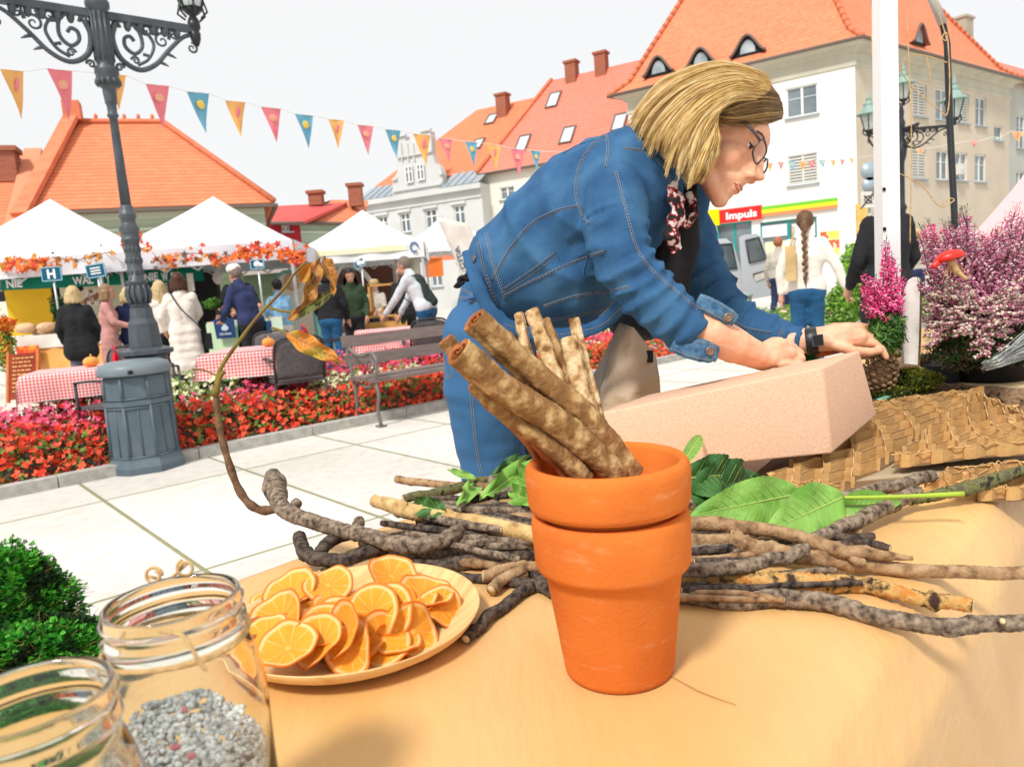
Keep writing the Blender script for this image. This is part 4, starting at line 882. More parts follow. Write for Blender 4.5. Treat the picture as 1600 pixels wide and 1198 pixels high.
FWD = ((.22, .10, 1.15), (.16, .36, 1.05)); REACH = ((.24, .18, 1.22), (.18, .46, 1.20)); LOW = ((.24, .02, 1.12), (.20, .20, .90))
person('woman with blonde hair in a black hooded puffer jacket at the bakery stall', gp_(120, 10.2), away(120)-4, 1.66, cb_, cgy, hbl, 'bob', armR=LOW, armL=LOW, longc=.12, seed=2)
person('woman in a dusty pink coat partly hidden left of the lamp post', gp_(170, 10.9), -70, 1.68, cpk, cnv, hdb, 'bob', armR=FWD, armL=FWD, longc=.3, seed=3)
person('person in a navy jacket behind the lamp post shaft', gp_(205, 11.2), away(200)+20, 1.62, cnv, cnv, hbl, 'bob', armR=FWD, armL=FWD, seed=4)
person('blonde woman in a white jacket just left of the woman in the long white coat', gp_(256, 11.1), away(256)+20, 1.68, cbk, cb_, hbl, 'long', armR=FWD, armL=FWD, longc=.05, seed=5)
wc = person('woman in a long creamy white coat with a black shoulder bag, seen from behind', gp_(286, 10.3), away(286), 1.73, cwh, cb_, hbr, 'bob', armR=FWD, armL=((.27, .0, 1.14), (.24, .12, .95)), longc=.46, seed=6)
b = MB(); b.tube(bez([(-.13, -.05, 1.50), (-.02, -.21, 1.25), (.16, -.22, 1.02), (.25, -.12, .86)], 14), .012, 5, flat=.4); b.tube(bez([(-.13, -.05, 1.50), (-.06, .12, 1.3), (.16, .20, 1.02), (.25, .1, .86)], 14), .012, 5, flat=.4); b.box((.29, -.02, .76), (.09, .26, .22))
sb = b.mesh('shoulder_bag', cb_); sbo = bpy.data.objects.new('shoulder_bag', sb); COL.objects.link(sbo); sbo.location = wc.location; sbo.rotation_euler = wc.rotation_euler; tag(sbo, 'black shoulder bag on a thin strap across the long white coat', 'bag')
person('stallholder in black clothes inside the dark middle stall', gp_(303, 13.2), 160, 1.72, cb_, cb_, hbk, 'short', armR=FWD, armL=FWD, seed=7)
nm_ = person('man in a navy sweater and pale flat cap leaning over the produce stall', gp_(392, 10.4), away(392)+42, 1.80, cnv, cb_, hgr, 'short', lean=14, armR=((.24, .20, 1.16), (.20, .46, 1.08)), armL=((.27, .14, 1.10), (.16, .36, .98)), hat=(cbk, 'none'), seed=8)
g = MB(); g.grid(lambda s, q: (.20*math.cos(-.6+s*3.2)*(1+.15*q), -.01+.17*math.sin(-.6+s*3.2)*(1+.15*q)-.0, .98-q*.55), 16, 8, thick=.006); ap = g.build('apron', ctl, nm_); ap.location = (0, 0, 0); ap.data.transform(Matrix.Translation(origin(nm_)))
person('man in a black t-shirt and dark cap standing behind the man in navy', gp_(377, 11.8), 178, 1.86, cb_, cb_, hbk, 'short', armR=((.25, .05, 1.15), (.22, .25, 1.0)), armL=((.30, .15, 1.22), (.42, .36, 1.12)), hat=(cloth('cap_olive', (.06, .05, .03)), 'peak'), seed=9)
person('short dark haired woman in a sky blue sweater by the mint trailer', gp_(440, 11.6), away(440)+30, 1.58, cbl, cwh, hbk, 'short', armR=FWD, armL=FWD, seed=10)
person('figure in dark jacket and blue jeans behind the dry brown leaf', gp_(517, 11.0), away(517)-20, 1.70, cb_, cje, hbk, 'bob', armR=LOW, armL=LOW, seed=11)
person('dark haired woman in a green jacket looking down over the wooden stand', gp_(553, 12.0), 196, 1.68, cgn, cb_, hbk, 'long', lean=6, armR=LOW, armL=LOW, head=18, seed=12)
person('small figure in a straw hat behind the wooden display stand', gp_(591, 14.0), 170, 1.50, cbg, cb_, hbk, 'short', armR=FWD, armL=FWD, hat=(mat('straw', (.55, .40, .20), (.42, .3, .14), 30), 'wide'), seed=13)
person('balding man in a black jacket left of the man in the white hoodie', gp_(637, 12.5), away(637)+25, 1.66, cb_, cb_, hgr, 'bald', armR=LOW, armL=LOW, lean=6, seed=14)
mh = person('man in a white hoodie leaning left with a dark backpack on his back', gp_(668, 10.6), away(668)+62, 1.78, chd, cje, hgr, 'short', lean=22, armR=((.2, .36, 1.12), (.17, .52, .86)), armL=((.22, .34, 1.10), (.18, .56, .88)), seed=15)
R1 = Matrix.Rotation(mh.rotation_euler.z, 4, 'Z')
b = MB(); b.cap((0, -.13, 1.08), (0, -.02, 1.36), .13, .11, 12); b.cap((0, -.24, 1.06), (0, -.16, 1.20), .07, .06, 10)
o = remesh(b, .015, 2, lambda v, n_: .008*nz(v, 20, 2))
for s in (-1, 1): o.tube(bez([(s*.11, -.02, 1.44), (s*.14, .16, 1.42), (s*.15, .22, 1.25), (s*.13, .05, 1.05)], 12), .017, 5, flat=.4)
o.v = [R1 @ v for v in o.v]; bp_ = o.build('backpack', cloth('cloth_pack', (.03, .04, .04)), None, 'dark green backpack worn by the man in the white hoodie', 'backpack', base=Vector((0, 0, 0))); bp_.location = mh.location+R1 @ Vector((0, .12, 0))
br = person('woman with a long brown braid in a cream wool jacket and blue jeans, walking away', gp_(1262, 7.5), away(1262)-4, 1.69, cbk, cje, hbd, 'braid', armR=((.29, -.02, 1.14), (.37, .0, .90)), armL=((.25, -.02, 1.13), (.25, .0, .88)), longc=.03, stride=.05, seed=16)
R2 = Matrix.Rotation(br.rotation_euler.z, 4, 'Z'); b = MB(); b.box((0, 0, 0), (.10, .03, .34)); b.tube(bez([(.0, 0, .16), (.03, .06, .30), (.02, .12, .36)], 8), .012, 5)
b.v = [R2 @ (v+Vector((-.13, -.17, 1.18))) for v in b.v]; tb = b.build('tote_bag', cloth('cloth_tan', (.60, .42, .20)), None, 'tan cloth shoulder bag on the back of the woman with the braid', 'bag', base=Vector((0, 0, 0))); tb.location = br.location
person('man in a beige jacket and navy trousers walking by the open van', gp_(1219, 14.6), away(1219)-25, 1.72, cbg, cnv, mat('hair_red', (.35, .13, .07)), 'short', stride=.15, seed=17)
person('man in a long black coat standing behind the white tent pole', gp_(1388, 6.0), away(1390)+35, 1.78, cb_, cje, hgr, 'short', longc=.22, armR=LOW, armL=LOW, seed=18)
person('distant blonde person in pale clothes right of the man in black', gp_(1432, 14), 185, 1.66, cbg, cnv, hbl, 'short', seed=19)

# ================================================================ CAFE TABLES AND CHAIRS
m_ch = mat('chair_frame', (.035, .033, .035), rough=.45); m_wk = mat('chair_weave', (.13, .12, .12), (.09, .08, .085), 30, .8, .5, 120)
def chair(label, loc, rz, red=False):
    t = thing('cafe_chair', label, 'chair', (0, 0, 0), 'dark cafe chairs with arms'); 
    for sx in (-1, 1):
        for sy in (-1, 1): mb = MB(); mb.tube([(sx*.25, sy*.22, 0), (sx*.24, sy*.21, .43 if sy < 0 else .66)], .014, 6); mb.build('leg', m_ch, t)
        mb = MB(); mb.tube(bez([(sx*.25, .21, .66), (sx*.255, .0, .67), (sx*.25, -.24, .65)], 8), .016, 6, flat=.7); mb.build('armrest', m_ch, t)
    mb = MB(); mb.box((0, 0, .44), (.46, .44, .03)); mb.build('seat', m_wk, t)
    mb = MB(); mb.grid(lambda s, q: ((s-.5)*.44, -.23-.08*q+.03*math.sin(math.pi*s)*-1, .47+q*.38-.05*(2*s-1)**4*q), 10, 8, thick=.012); bk = mb.build('backrest', m_wk, t)
    mb = MB(); mb.tube(bez([(-.23, -.21, .44), (-.235, -.27, .68), (-.20, -.315, .84), (0, -.34, .87), (.20, -.315, .84), (.235, -.27, .68), (.23, -.21, .44)], 28), .013, 6); mb.build('back_frame', m_ch, t)
    if red:
        mb = MB(); mb.grid(lambda s, q: ((s-.5)*.50, -.27-.10*math.cos(q*math.pi)*.5-.05, .90-.0-abs(q-.5)*.8+.015*math.sin(s*18)), 10, 12, thick=.012)
        o = mb.mesh('red_jacket', mat('red_fleece', (.62, .01, .04), (.5, .008, .03), 8, .95, .3, 60)); ob_ = bpy.data.objects.new('red_jacket', o); COL.objects.link(ob_); ob_.location = loc; ob_.rotation_euler = (0, 0, math.radians(rz)); tag(ob_, red, 'jacket')
    t.location = loc; t.rotation_euler = (0, 0, math.radians(rz)); return t
m_chk = bpy.data.materials.new('gingham'); m_chk.use_nodes = True; N, L, P_ = nodes(m_chk)
tc = N.new('ShaderNodeTexCoord'); sep = N.new('ShaderNodeSeparateXYZ'); L.new(tc.outputs['UV'], sep.inputs[0])
def mth_(op, a, b):
    q = N.new('ShaderNodeMath'); q.operation = op
    for i, v in enumerate((a, b)):
        if isinstance(v, (int, float)): q.inputs[i].default_value = v
        else: L.new(v, q.inputs[i])
    return q.outputs[0]
ss = mth_('MULTIPLY', mth_('ADD', mth_('GREATER_THAN', mth_('FRACT', mth_('MULTIPLY', sep.outputs[0], 44), 0), .5), mth_('GREATER_THAN', mth_('FRACT', mth_('MULTIPLY', sep.outputs[1], 44), 0), .5)), .5)
rp = N.new('ShaderNodeValToRGB'); rp.color_ramp.interpolation = 'CONSTANT'; rp.color_ramp.elements[0].color = (.82, .80, .77, 1); rp.color_ramp.elements[1].position = .4; rp.color_ramp.elements[1].color = (.80, .34, .33, 1)
e_ = rp.color_ramp.elements.new(.8); e_.color = (.70, .08, .09, 1); L.new(ss, rp.inputs[0]); L.new(rp.outputs[0], P_.inputs['Base Color']); P_.inputs['Roughness'].default_value = .9
def cafe_table(label, clabel, loc, rz, s=.42, hang=.30, pumpkin=None):
    t = thing('cafe_table', label, 'table', loc, 'cafe tables with checked cloths'); t.rotation_euler = (0, 0, rz)
    def loc_(mb, n_, m, par=t):
        o = bpy.data.objects.new(n_, mb.mesh(n_, m)); COL.objects.link(o); o.parent = par; return o
    mb = MB(); mb.box((0, 0, .735), (2*s, 2*s, .025)); loc_(mb, 'table_top', m_ch)
    mb = MB(); mb.tube([(0, 0, .02), (0, 0, .72)], .03, 8); mb.box((0, 0, .01), (.45, .07, .02)); mb.box((0, 0, .024), (.07, .45, .02)); loc_(mb, 'pedestal', m_ch)
    mb = MB(); R = s+.01
    def drape(a, b):
        x, y = (2*a-1)*(R+hang), (2*b-1)*(R+hang); ox, oy = max(0, abs(x)-R), max(0, abs(y)-R); o = math.hypot(ox, oy) if ox and oy else max(ox, oy)
        cx, cy = max(-R, min(R, x)), max(-R, min(R, y)); f = .10*o*(1+.5*math.sin(x*14)+.5*math.sin(y*13))
        dx = math.copysign(f, x) if ox else 0; dy = math.copysign(f, y) if oy else 0
        if ox and oy: dx += math.copysign(.18*min(ox, oy), x); dy += math.copysign(.18*min(ox, oy), y)
        return (cx+dx, cy+dy, .752-o*.97)
    mb.grid(drape, 30, 30); mb.v = [Matrix.Rotation(rz, 4, 'Z') @ v for v in mb.v]
    c = mb.build('tablecloth', m_chk, None, clabel, 'tablecloth', base=Vector((0, 0, 0))); c.location = loc
    for v in c.data.vertices: pass
    if pumpkin:
        mb = MB(); mb.ell((0, 0, .045), (.07, .07, .05), nu=16, nv=8)
        mb.v = [Vector((v.x*(1-.1*abs(math.sin(4*math.atan2(v.y, v.x)))), v.y*(1-.1*abs(math.sin(4*math.atan2(v.y, v.x)))), v.z)) for v in mb.v]
        mb.tube([(0, 0, .08), (.01, 0, .115)], .008, 5); o = mb.build('pumpkin', mat('pumpkin', (.80, .36, .10), (.72, .30, .07), 10), None, pumpkin, 'pumpkin', base=Vector((0, 0, 0))); o.location = Vector(loc)+Vector((.12, .05, .753))
def at_z(x, y, z): P = Z(x, y, z); return (P.x, P.y, 0)
Ta = at_z(118, 576, .75); cafe_table('square cafe table left of the grey litter bin', 'red and white checked cloth on the table beside the litter bin', Ta, .35, .36, .24, 'small orange pumpkin on the checked cloth beside the litter bin')
Tb = at_z(400, 544, .75); cafe_table('square cafe table between the lamp post and the bench', 'red and white checked cloth on the table between lamp post and bench', Tb, .1, .46, .26, 'tiny orange gourd on the cloth between lamp post and bench')
Tc = at_z(605, 514, .75); cafe_table('farthest cafe table, behind the park bench', 'red and white checked cloth on the far table behind the park bench', Tc, .2, .42)
V3 = lambda t, dx, dy: (t[0]+dx, t[1]+dy, 0)
chair('cafe chair at the left edge of the photo', V3(Ta, -.78, -.65), -55); chair('cafe chair behind the table left of the bin, its grey back showing', V3(Ta, -.15, .95), 178); chair('cafe chair half hidden by the left side of the litter bin', V3(Ta, .55, -.35), 75)
chair('cafe chair with woven back right of the middle table', V3(Tb, .52, -.48), 28); chair('cafe chair with a red jacket over its back beside the litter bin', V3(Tb, -.98, -.25), -60, red='red fleece jacket draped over the chair back beside the litter bin')
chair('cafe chair behind the middle table, only its grey back visible', V3(Tb, -.22, 1.0), 182); chair('cafe chair with red jacket by the far table', V3(Tc, -.75, -.1), -70, red='red jacket hung on the chair left of the far table'); chair('black cafe chair at the right of the far table', V3(Tc, .55, -.55), 20); chair('black cafe chair rightmost at the far table beside the woman in denim', V3(Tc, 1.05, -.2), 60)
# ================================================================ MARKET STALLS
def bx(name, px, py, d, w, h, dd, m, label, cat, rz=0, group=None, zc=None):
    """box thing centred on pixel (px,py) at distance d, w x h metres, dd deep"""
    P = Y(px, py, d); mb = MB(); mb.box(P if zc is None else (P.x, P.y, zc), (w, dd, h), rz=rz); return mb.build(name, m, None, label, cat, group, base=(P.x, P.y, P.z if zc is None else zc))
m_clothw = mat('table_cloth_white', (.74, .70, .64), (.62, .56, .50), 4, .9, .3, 20); m_wood = mat('stall_wood', (.62, .34, .10), (.50, .25, .06), 5, .7, .2, 40, stretch=(1, 1, 6)); m_yel = mat('yellow_panel', (.85, .52, .02), (.80, .46, .02), 2, .7)
def counter(label, x0, x1, yt, d, dep, top, skirt, group=None):
    A, B = Y(x0, yt, d), Y(x1, yt, d); zt = (A.z+B.z)/2; c = Vector(((A.x+B.x)/2, d+dep/2, 0)); w = B.x-A.x
    t = thing('stall_counter', label, 'counter', c, group); mb = MB(); mb.box(c+Zv*(zt-.015), (w, dep, .03)); mb.build('counter_top', top, t)
    mb = MB(); mb.grid(lambda s, q: c+Vector(((s-.5)*(w+.02), -dep/2-.01-.012*math.sin(s*40)*q, zt-.03-q*(zt-.12))), 60, 4); mb.grid(lambda s, q: c+Vector((-(w/2+.01), (.5-s)*dep, zt-.03-q*(zt-.12))), 6, 2); mb.build('skirt', skirt, t)
    for sx in (-1, 1):
        for sy in (-1, 1): mb = MB(); mb.tube([c+Vector((sx*(w/2-.06), sy*(dep/2-.06), 0)), c+Vector((sx*(w/2-.06), sy*(dep/2-.06), zt-.03))], .02, 6); mb.build('leg', m_pole, t)
    return c, zt, w, dep
c1, z1, w1, dp1 = counter('bakery stall counter with white cloth and orange boards at the left edge', 24, 182, 521, 11.2, .8, m_clothw, mat('skirt_orange', (.72, .36, .10), (.80, .52, .18), 1.5, .8))
bx('sign_board', 45, 556, 11.1, .32, .30, .03, mat('red_poster', (.70, .05, .02), (.80, .30, .03), 5, .5, contrast=(.45, .55)), 'red and orange poster hung on the front of the bakery counter', 'poster')
mb = MB(); mb.grid(lambda s, q: c1+Vector(((s-.5)*w1*1.02, -dp1/2-.03-.01*math.sin(s*30), z1+.01-q*.2)), 30, 3); mb.build('cloth_runner', m_clothw, None, 'creased white cloth hanging over the bakery counter front', 'tablecloth', base=c1)
def loaves(label, cx, zt, n, cols, rnd, size=(.13, .07, .05), span=(.3, .2), name='bread_loaf', cat='bread', grp=None, mats=None):
    for i in range(n):
        mb = MB(); s = rnd.uniform(.8, 1.15); p = Vector((cx.x+rnd.uniform(-1, 1)*span[0], cx.y+rnd.uniform(-1, 1)*span[1], zt+size[2]*s*.8+(i % 3 == 0)*size[2]*.9)); a = rnd.uniform(0, 3); mb.ell(p, [q*s for q in size], ax=(Vector((math.cos(a), math.sin(a), 0)), Vector((-math.sin(a), math.cos(a), 0)), Zv), jit=.04)
        mb.build(name, rnd.choice(mats or cols), None, label, cat, grp, base=p)
rr_ = random.Random(5); m_brd = mat('bread_brown', (.28, .12, .04), (.42, .22, .09), 20, .8, .4, 60); m_brl = mat('bread_pale', (.70, .48, .30), (.60, .36, .20), 18, .8, .3, 50)
loaves('brown bread loaf piled on the bakery counter', c1+Vector((-.1, 0, 0)), z1, 14, [m_brd, m_brl], rr_, span=(.22, .2), grp='brown loaves on the bakery counter')
loaves('pale wrapped loaf at the left end of the bakery counter', c1+Vector((-.6, 0, 0)), z1, 8, [m_brl], rr_, (.15, .1, .07), (.2, .2), grp='pale loaves on the bakery counter')
loaves('pastry on the bakery counter end beside the lamp post', c1+Vector((.62, 0, 0)), z1, 8, [m_brl, m_brd], rr_, (.07, .05, .03), (.25, .25), 'pastry', 'pastry', 'pastries beside the lamp post')
bx('yellow_backdrop', 49, 487, 13.9, .85, .85, .04, m_yel, 'yellow panel at the back of the bakery stall', 'panel')
bx('curtain_wall', 110, 478, 13.7, .28, .8, .04, mat('tent_side_cream', (.72, .70, .50), (.66, .66, .46), 2, .8), 'cream fabric side wall panel of the bakery stall, left piece', 'panel')
bx('curtain_wall', 168, 480, 13.8, .75, .95, .04, mat('tent_side_cream', (.72, .70, .50)), 'wide cream fabric panel behind the woman in the puffer jacket', 'panel')
bx('menu_board', 137, 466, 13.5, .42, .30, .04, mat('menu_white', (.72, .68, .62), (.30, .10, .06), 9, .6, contrast=(.5, .55)), 'white framed menu board hanging in the bakery stall', 'sign')
bx('dark_backdrop', 268, 480, 14.6, 1.9, 1.75, .05, m_dark, 'dark sheet standing in for the shaded depth of the middle stall', 'panel', zc=1.05)  # near-black sheet in place of the shade at the back of the stall
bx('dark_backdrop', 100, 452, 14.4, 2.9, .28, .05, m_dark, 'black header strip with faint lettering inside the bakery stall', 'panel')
P = Y(18, 458, 14.3)
text('wypieki domowe', None, mat('chalk', (.6, .58, .5)), Y(16, 476, 14.35), Vector((1, 0, 0)), Zv, .12, name='lettering', width=.95); bpy.data.objects['lettering.001' if 'lettering.001' in bpy.data.objects else 'lettering'].name = 'chalk_lettering'
tag(bpy.data.objects['chalk_lettering'], 'white lettering on the black strip in the bakery stall', 'lettering')
# green banner with letters
m_gb = mat('banner_green', (.0, .19, .12), (.0, .16, .10), 1, .7)
gA, gB = Y(2, 446, 11.9), Y(318, 431, 12.1); u = (gB-gA); u.z = 0; ln = u.length; u.normalize(); gz = lambda s: gA.z+(gB.z-gA.z)*s
gban = thing('banner', 'long green stall banner with white capital lettering across both nearer canopies', 'banner', gA.lerp(gB, .5)); mb = MB(); nb2 = u.cross(Zv)
mb.grid(lambda s, q: gA+u*ln*s+Zv*(gz(s)-gA.z)+Zv*(.0-.22*q+.14)+nb2*.02*math.sin(s*30), 40, 3, thick=.004); mb.build('cloth', m_gb, gban)
for tx, x0, x1 in (('NIE', 12, 36), ('WAL', 114, 146), ('CZNIE', 205, 248), ('W', 253, 263), ('P', 268, 276), ('Y', 166, 172)):
    a = (x0-2)/316; b = (x1-2)/316; text(tx, gban, mat('letter_white', (.85, .85, .85)), gA+u*ln*a+Zv*(gz(a)-gA.z-.045)+nb2*.03, u, Zv, .17, width=ln*(b-a), bold=.03)
# middle stall counter, plants, produce
c2, z2, w2_, dp2 = counter('produce stall counter with pale green cloth below the middle canopy', 322, 440, 499, 11.4, .8, m_clothw, mat('skirt_green', (.52, .72, .42), (.66, .72, .70), 1.2, .8))
P = Y(352, 513, 11.3); sg = thing('cloth_sign', 'navy cloth sign with pale emblem on the produce counter', 'sign', P); mb = MB(); mb.poly([P+Vector((-.17, 0, .15)), P+Vector((-.15, 0, -.15)), P+Vector((.15, 0, -.15)), P+Vector((.15, 0, .15))][::1]); mb.build('cloth', mat('sign_navy', (.02, .05, .16)), sg)
mb = MB(); q = P+Vector((0, -.012, 0)); mb.ell(q, (.06, .004, .04), nu=10, nv=6); mb.box(q+Zv*.05, (.05, .006, .03)); mb.build('emblem', mat('emblem_pale', (.5, .6, .68)), sg)
text('PIEKARNIA', sg, mat('emblem_pale', (.5, .6, .68)), P+Vector((-.09, -.006, -.10)), Vector((1, 0, 0)), Zv, .05, width=.18)
bx('sign_board', 418, 517, 11.2, .14, .3, .03, mat('sign_navy', (.02, .05, .16)), 'small navy board at the right end of the produce counter', 'sign')
mlf = mat('herb_green', (.10, .26, .03), (.05, .13, .02), 15, .6)
def tuft(name, c, r, n, s, mats, label, cat, seed=1, kind=None, flat=1.0, z0=0, group=None, pot=None, long=1.8, up=.0):
    rnd = random.Random(seed); mb = MB(); c = Vector(c)
    for i in range(n):
        d = Vector((rnd.gauss(0, 1), rnd.gauss(0, 1), rnd.gauss(0, 1))).normalized(); k = rnd.random()**.4; q = c+Vector((d.x*r[0], d.y*r[1], d.z*r[2]))*k*(.8+.35*nz(d, 2.2, seed)); q.z = max(q.z, c.z-r[2]*.97)
        nn = (d+Vector((rnd.uniform(-1, 1), rnd.uniform(-1, 1), rnd.uniform(-1, 1)+up))*.9).normalized(); x, y, _ = frame_of(nn); a = rnd.uniform(0, 6.28); x, y = x*math.cos(a)+y*math.sin(a), y*math.cos(a)-x*math.sin(a); l = s*rnd.uniform(.6, 1.3)
        mb.add([q-x*l*long*.5, q+y*l*.4+nn*l*.1, q+x*l*long*.5, q-y*l*.4+nn*l*.1], [(0, 1, 2, 3)], rnd.randrange(len(mats)), False)
    return mb.build(name, mats, None, label, cat, group, kind, base=c)
tuft('potted_herbs', Y(332, 474, 11.7), (.18, .15, .11), 500, .035, [mlf], 'leafy green herbs at the left end of the produce counter', 'plant', 1)
tuft('produce_pile', Y(357, 484, 11.7), (.25, .15, .09), 500, .035, [m_brd, mlf, mat('onion', (.4, .2, .08))], 'heap of brown and green vegetables on the produce counter', 'vegetables', 2)
loaves('jar with a red lid on the produce counter', c2+Vector((.15, -.2, 0)), z2, 5, None, rr_, (.045, .045, .06), (.25, .1), 'preserve_jar', 'jar', 'preserve jars on the produce counter', mats=[mat('jam_red', (.65, .03, .02), rough=.3), m_clothw])
# evergreen in the bakery stall
tuft('potted_evergreen', Y(93, 485, 11.9), (.17, .15, .30), 900, .035, [mat('evergreen', (.02, .10, .025), (.015, .06, .02), 15)], 'dark green bushy plant beside the yellow stall panel', 'plant', 3)
# pumpkin coloured basket goods at left edge and leaning blackboard
tuft('sunflower_sheaf', Y(8, 540, 9.9), (.16, .12, .55), 900, .045, [mat('straw_green', (.42, .40, .05), (.30, .34, .05), 12), ml[1], mlf], 'tall sheaf of yellow green foliage at the left edge', 'plant', 4)
tuft('leaf_bunch', Y(10, 507, 9.8), (.14, .10, .09), 130, .07, [ml[0], ml[1]], 'orange leaves on top of the sheaf at the left edge', 'leaves', 6)
P = Y(36, 585, 8.9); a = thing('chalkboard', 'orange brown a-frame board leaning by the left checked table', 'sign', (P.x, P.y, 0)); fr_ = Vector((0, .25, .97)).normalized(); nn_ = Vector((0, -.97, .25))
mb = MB(); cP_ = P-Zv*.02; mb.box(cP_, (.34, .03, .55), ax=(Vector((1, 0, 0)), -nn_, fr_)); mb.build('board', mat('board_rust', (.22, .03, .015), (.28, .05, .02), 6), a)
mb = MB(); [mb.box(cP_+Vector((s*.18, 0, 0)), (.03, .04, .62), ax=(Vector((1, 0, 0)), -nn_, fr_)) for s in (-1, 1)]; mb.build('frame', mat('orange_wood', (.62, .20, .06), (.5, .14, .04), 8), a)
mb = MB()
rc = random.Random(3)
for r_ in range(9):
    x = -.12
    while x < .1: l = rc.uniform(.02, .06); mb.box(cP_+Vector((x+l/2, 0, 0))+fr_*(.22-r_*.05)+nn_*.018, (l, .004, .014), ax=(Vector((1, 0, 0)), -nn_, fr_)); x += l+.015
mb.build('chalk_lines', mat('chalk_orange', (.70, .42, .14)), a)
# price signs on sticks
m_teals = mat('sign_teal', (.0, .10, .17), (.0, .085, .15), 2, .5); m_wh = mat('letter_white', (.85, .85, .85))
def sticksign(x, y, d, s, label, sym, tilt=0):
    P = Y(x, y, d); t = thing('stall_sign', label, 'sign', P, 'small dark teal stall signs'); ax = (Vector((math.cos(tilt), 0, math.sin(tilt))), Vector((0, 1, 0)), Vector((-math.sin(tilt), 0, math.cos(tilt)))); u_, w_ = ax[0], ax[2]
    mb = MB(); mb.box(P, (s*1.06, .02, s*.72), ax=ax); b_ = mb.build('board', m_teals, t); mb = MB()
    for k in (-1, 1): mb.box(P+w_*k*s*.35-ax[1]*.012, (s*1.06, .006, .012), ax=ax); mb.box(P+u_*k*s*.52-ax[1]*.012, (.012, .006, s*.70), ax=ax)
    mb.build('border', mat('sign_sky', (.30, .52, .66)), b_); mb = MB(); o_ = P-ax[1]*.014
    if sym == 'H':
        for k in (-1, 1): mb.box(o_+u_*k*.045, (.03, .006, .14), ax=ax)
        mb.box(o_, (.06, .005, .03), ax=ax)
    elif sym == 'M':
        for k in (-1, 0, 1): mb.box(o_+w_*k*.04, (.15, .006, .018), ax=ax)
    else: mb.lathe([(.05, 0), (.05, .006)], o_, 10, ax=(u_, w_, ax[1])); mb.box(o_+u_*.06-w_*.01, (.05, .007, .05), ax=ax)
    mb.build('symbol', m_wh, b_); mb = MB(); mb.tube([P-w_*s*.36+ax[1]*.02, P+Vector((0, .02, 0))-Zv*.9], .015, 6); mb.build('stick', m_pole, t)
sticksign(81, 428, 11.2, .28, 'teal sign with a white H like symbol hanging below the left canopy', 'H'); sticksign(150, 423, 11.1, .26, 'teal sign with white lines, tilted, just left of the lamp post', 'M', .08)
sticksign(402, 413, 11.3, .19, 'teal sign on a pale stick above the man in the pale cap', 'o'); sticksign(562, 412, 12.5, .16, 'teal sign on a stick under the emblem printed canopy', 'o', .5)
bx('wall_sign', 428, 403, 23.0, .42, .32, .05, mat('sign_maroon', (.14, .01, .03)), 'small maroon square sign on the pale facade above the garage shutter', 'sign')
# garage shutter and facade strip of the hipped house
bx('garage_shutter', 372, 452, 23.2, 3.6, 1.15, .1, mat('shutter_green', (.12, .17, .09), (.10, .14, .08), 1, .6, .8, 8, stretch=(0, 0, 3)), 'dark green roller shutter behind the produce stall', 'shutter')
bx('facade_band', 432, 412, 22.8, 2.6, .55, .3, mat('band_taupe', (.42, .36, .33), (.36, .31, .29), 1), 'taupe canopy band above the roller shutter', 'awning')
P = Y(340, 432, 12.4); t = thing('lantern_light', 'white drop shaped garden lantern on a thin black stand', 'lantern', (P.x, P.y, 0)); mb = MB(); mb.lathe([(.02, -.13), (.05, -.11), (.085, -.04), (.075, .02), (.04, .08), (.01, .13)], P, 14); mb.build('lamp_shade', m_clothw, t); mb = MB(); mb.tube([(P.x, P.y, 0), P-Zv*.13], .018, 6); mb.build('stand', m_ironb, t)
bx('price_tag', 298, 441, 11.9, .10, .28, .01, m_clothw, 'narrow white paper notice hanging above the woman in the long coat', 'sign')
# mint food trailer
P0, P1 = Y(430, 520, 13.6), Y(497, 520, 13.6); w = P1.x-P0.x; zt = Y(460, 419, 13.6).z; tr = thing('food_trailer', 'mint framed food trailer with a picture of bread on its white side', 'trailer', (P0.x+w/2, 14.3, 0))
pr = [(0, .15), (w, .15), (w, zt), (w*.34, zt-.02), (w*.16, zt-.12), (w*.07, zt-.35)]; AX = (Vector((1, 0, 0)), Zv, Vector((0, 1, 0)))
mb = MB(); mb.prism(pr, 0, 1.5, ax=AX, c=(P0.x, 13.6, 0)); mb.build('body', mat('trailer_mint', (.22, .52, .50), rough=.4), tr)
cx_, cz_ = sum(p[0] for p in pr)/6, sum(p[1] for p in pr)/6
mb = MB(); mb.prism([(cx_+(x-cx_)*.88, cz_+(z-cz_)*.88) for x, z in pr], -.02, .0, ax=AX, c=(P0.x, 13.58, 0)); sd_ = mb.build('side_panel', mat('panel_white', (.80, .78, .72), (.8, .7, .5), 1.5, .4), tr)
mb = MB(); mb.lathe([(.16, 0), (.16, .012), (.12, .03)], Y(457, 440, 13.56), 18, ax=(Vector((1, 0, 0)), Zv, Vector((0, -1, 0)))); mb.build('picture', m_brl, sd_)
mb = MB(); [mb.lathe([(.20, 0), (.20, .12)], (P0.x+w*q, 13.65, .2), 14, ax=(Vector((1, 0, 0)), Zv, Vector((0, -1, 0)))) for q in (.5,)]; mb.build('wheel', m_ironb, tr)
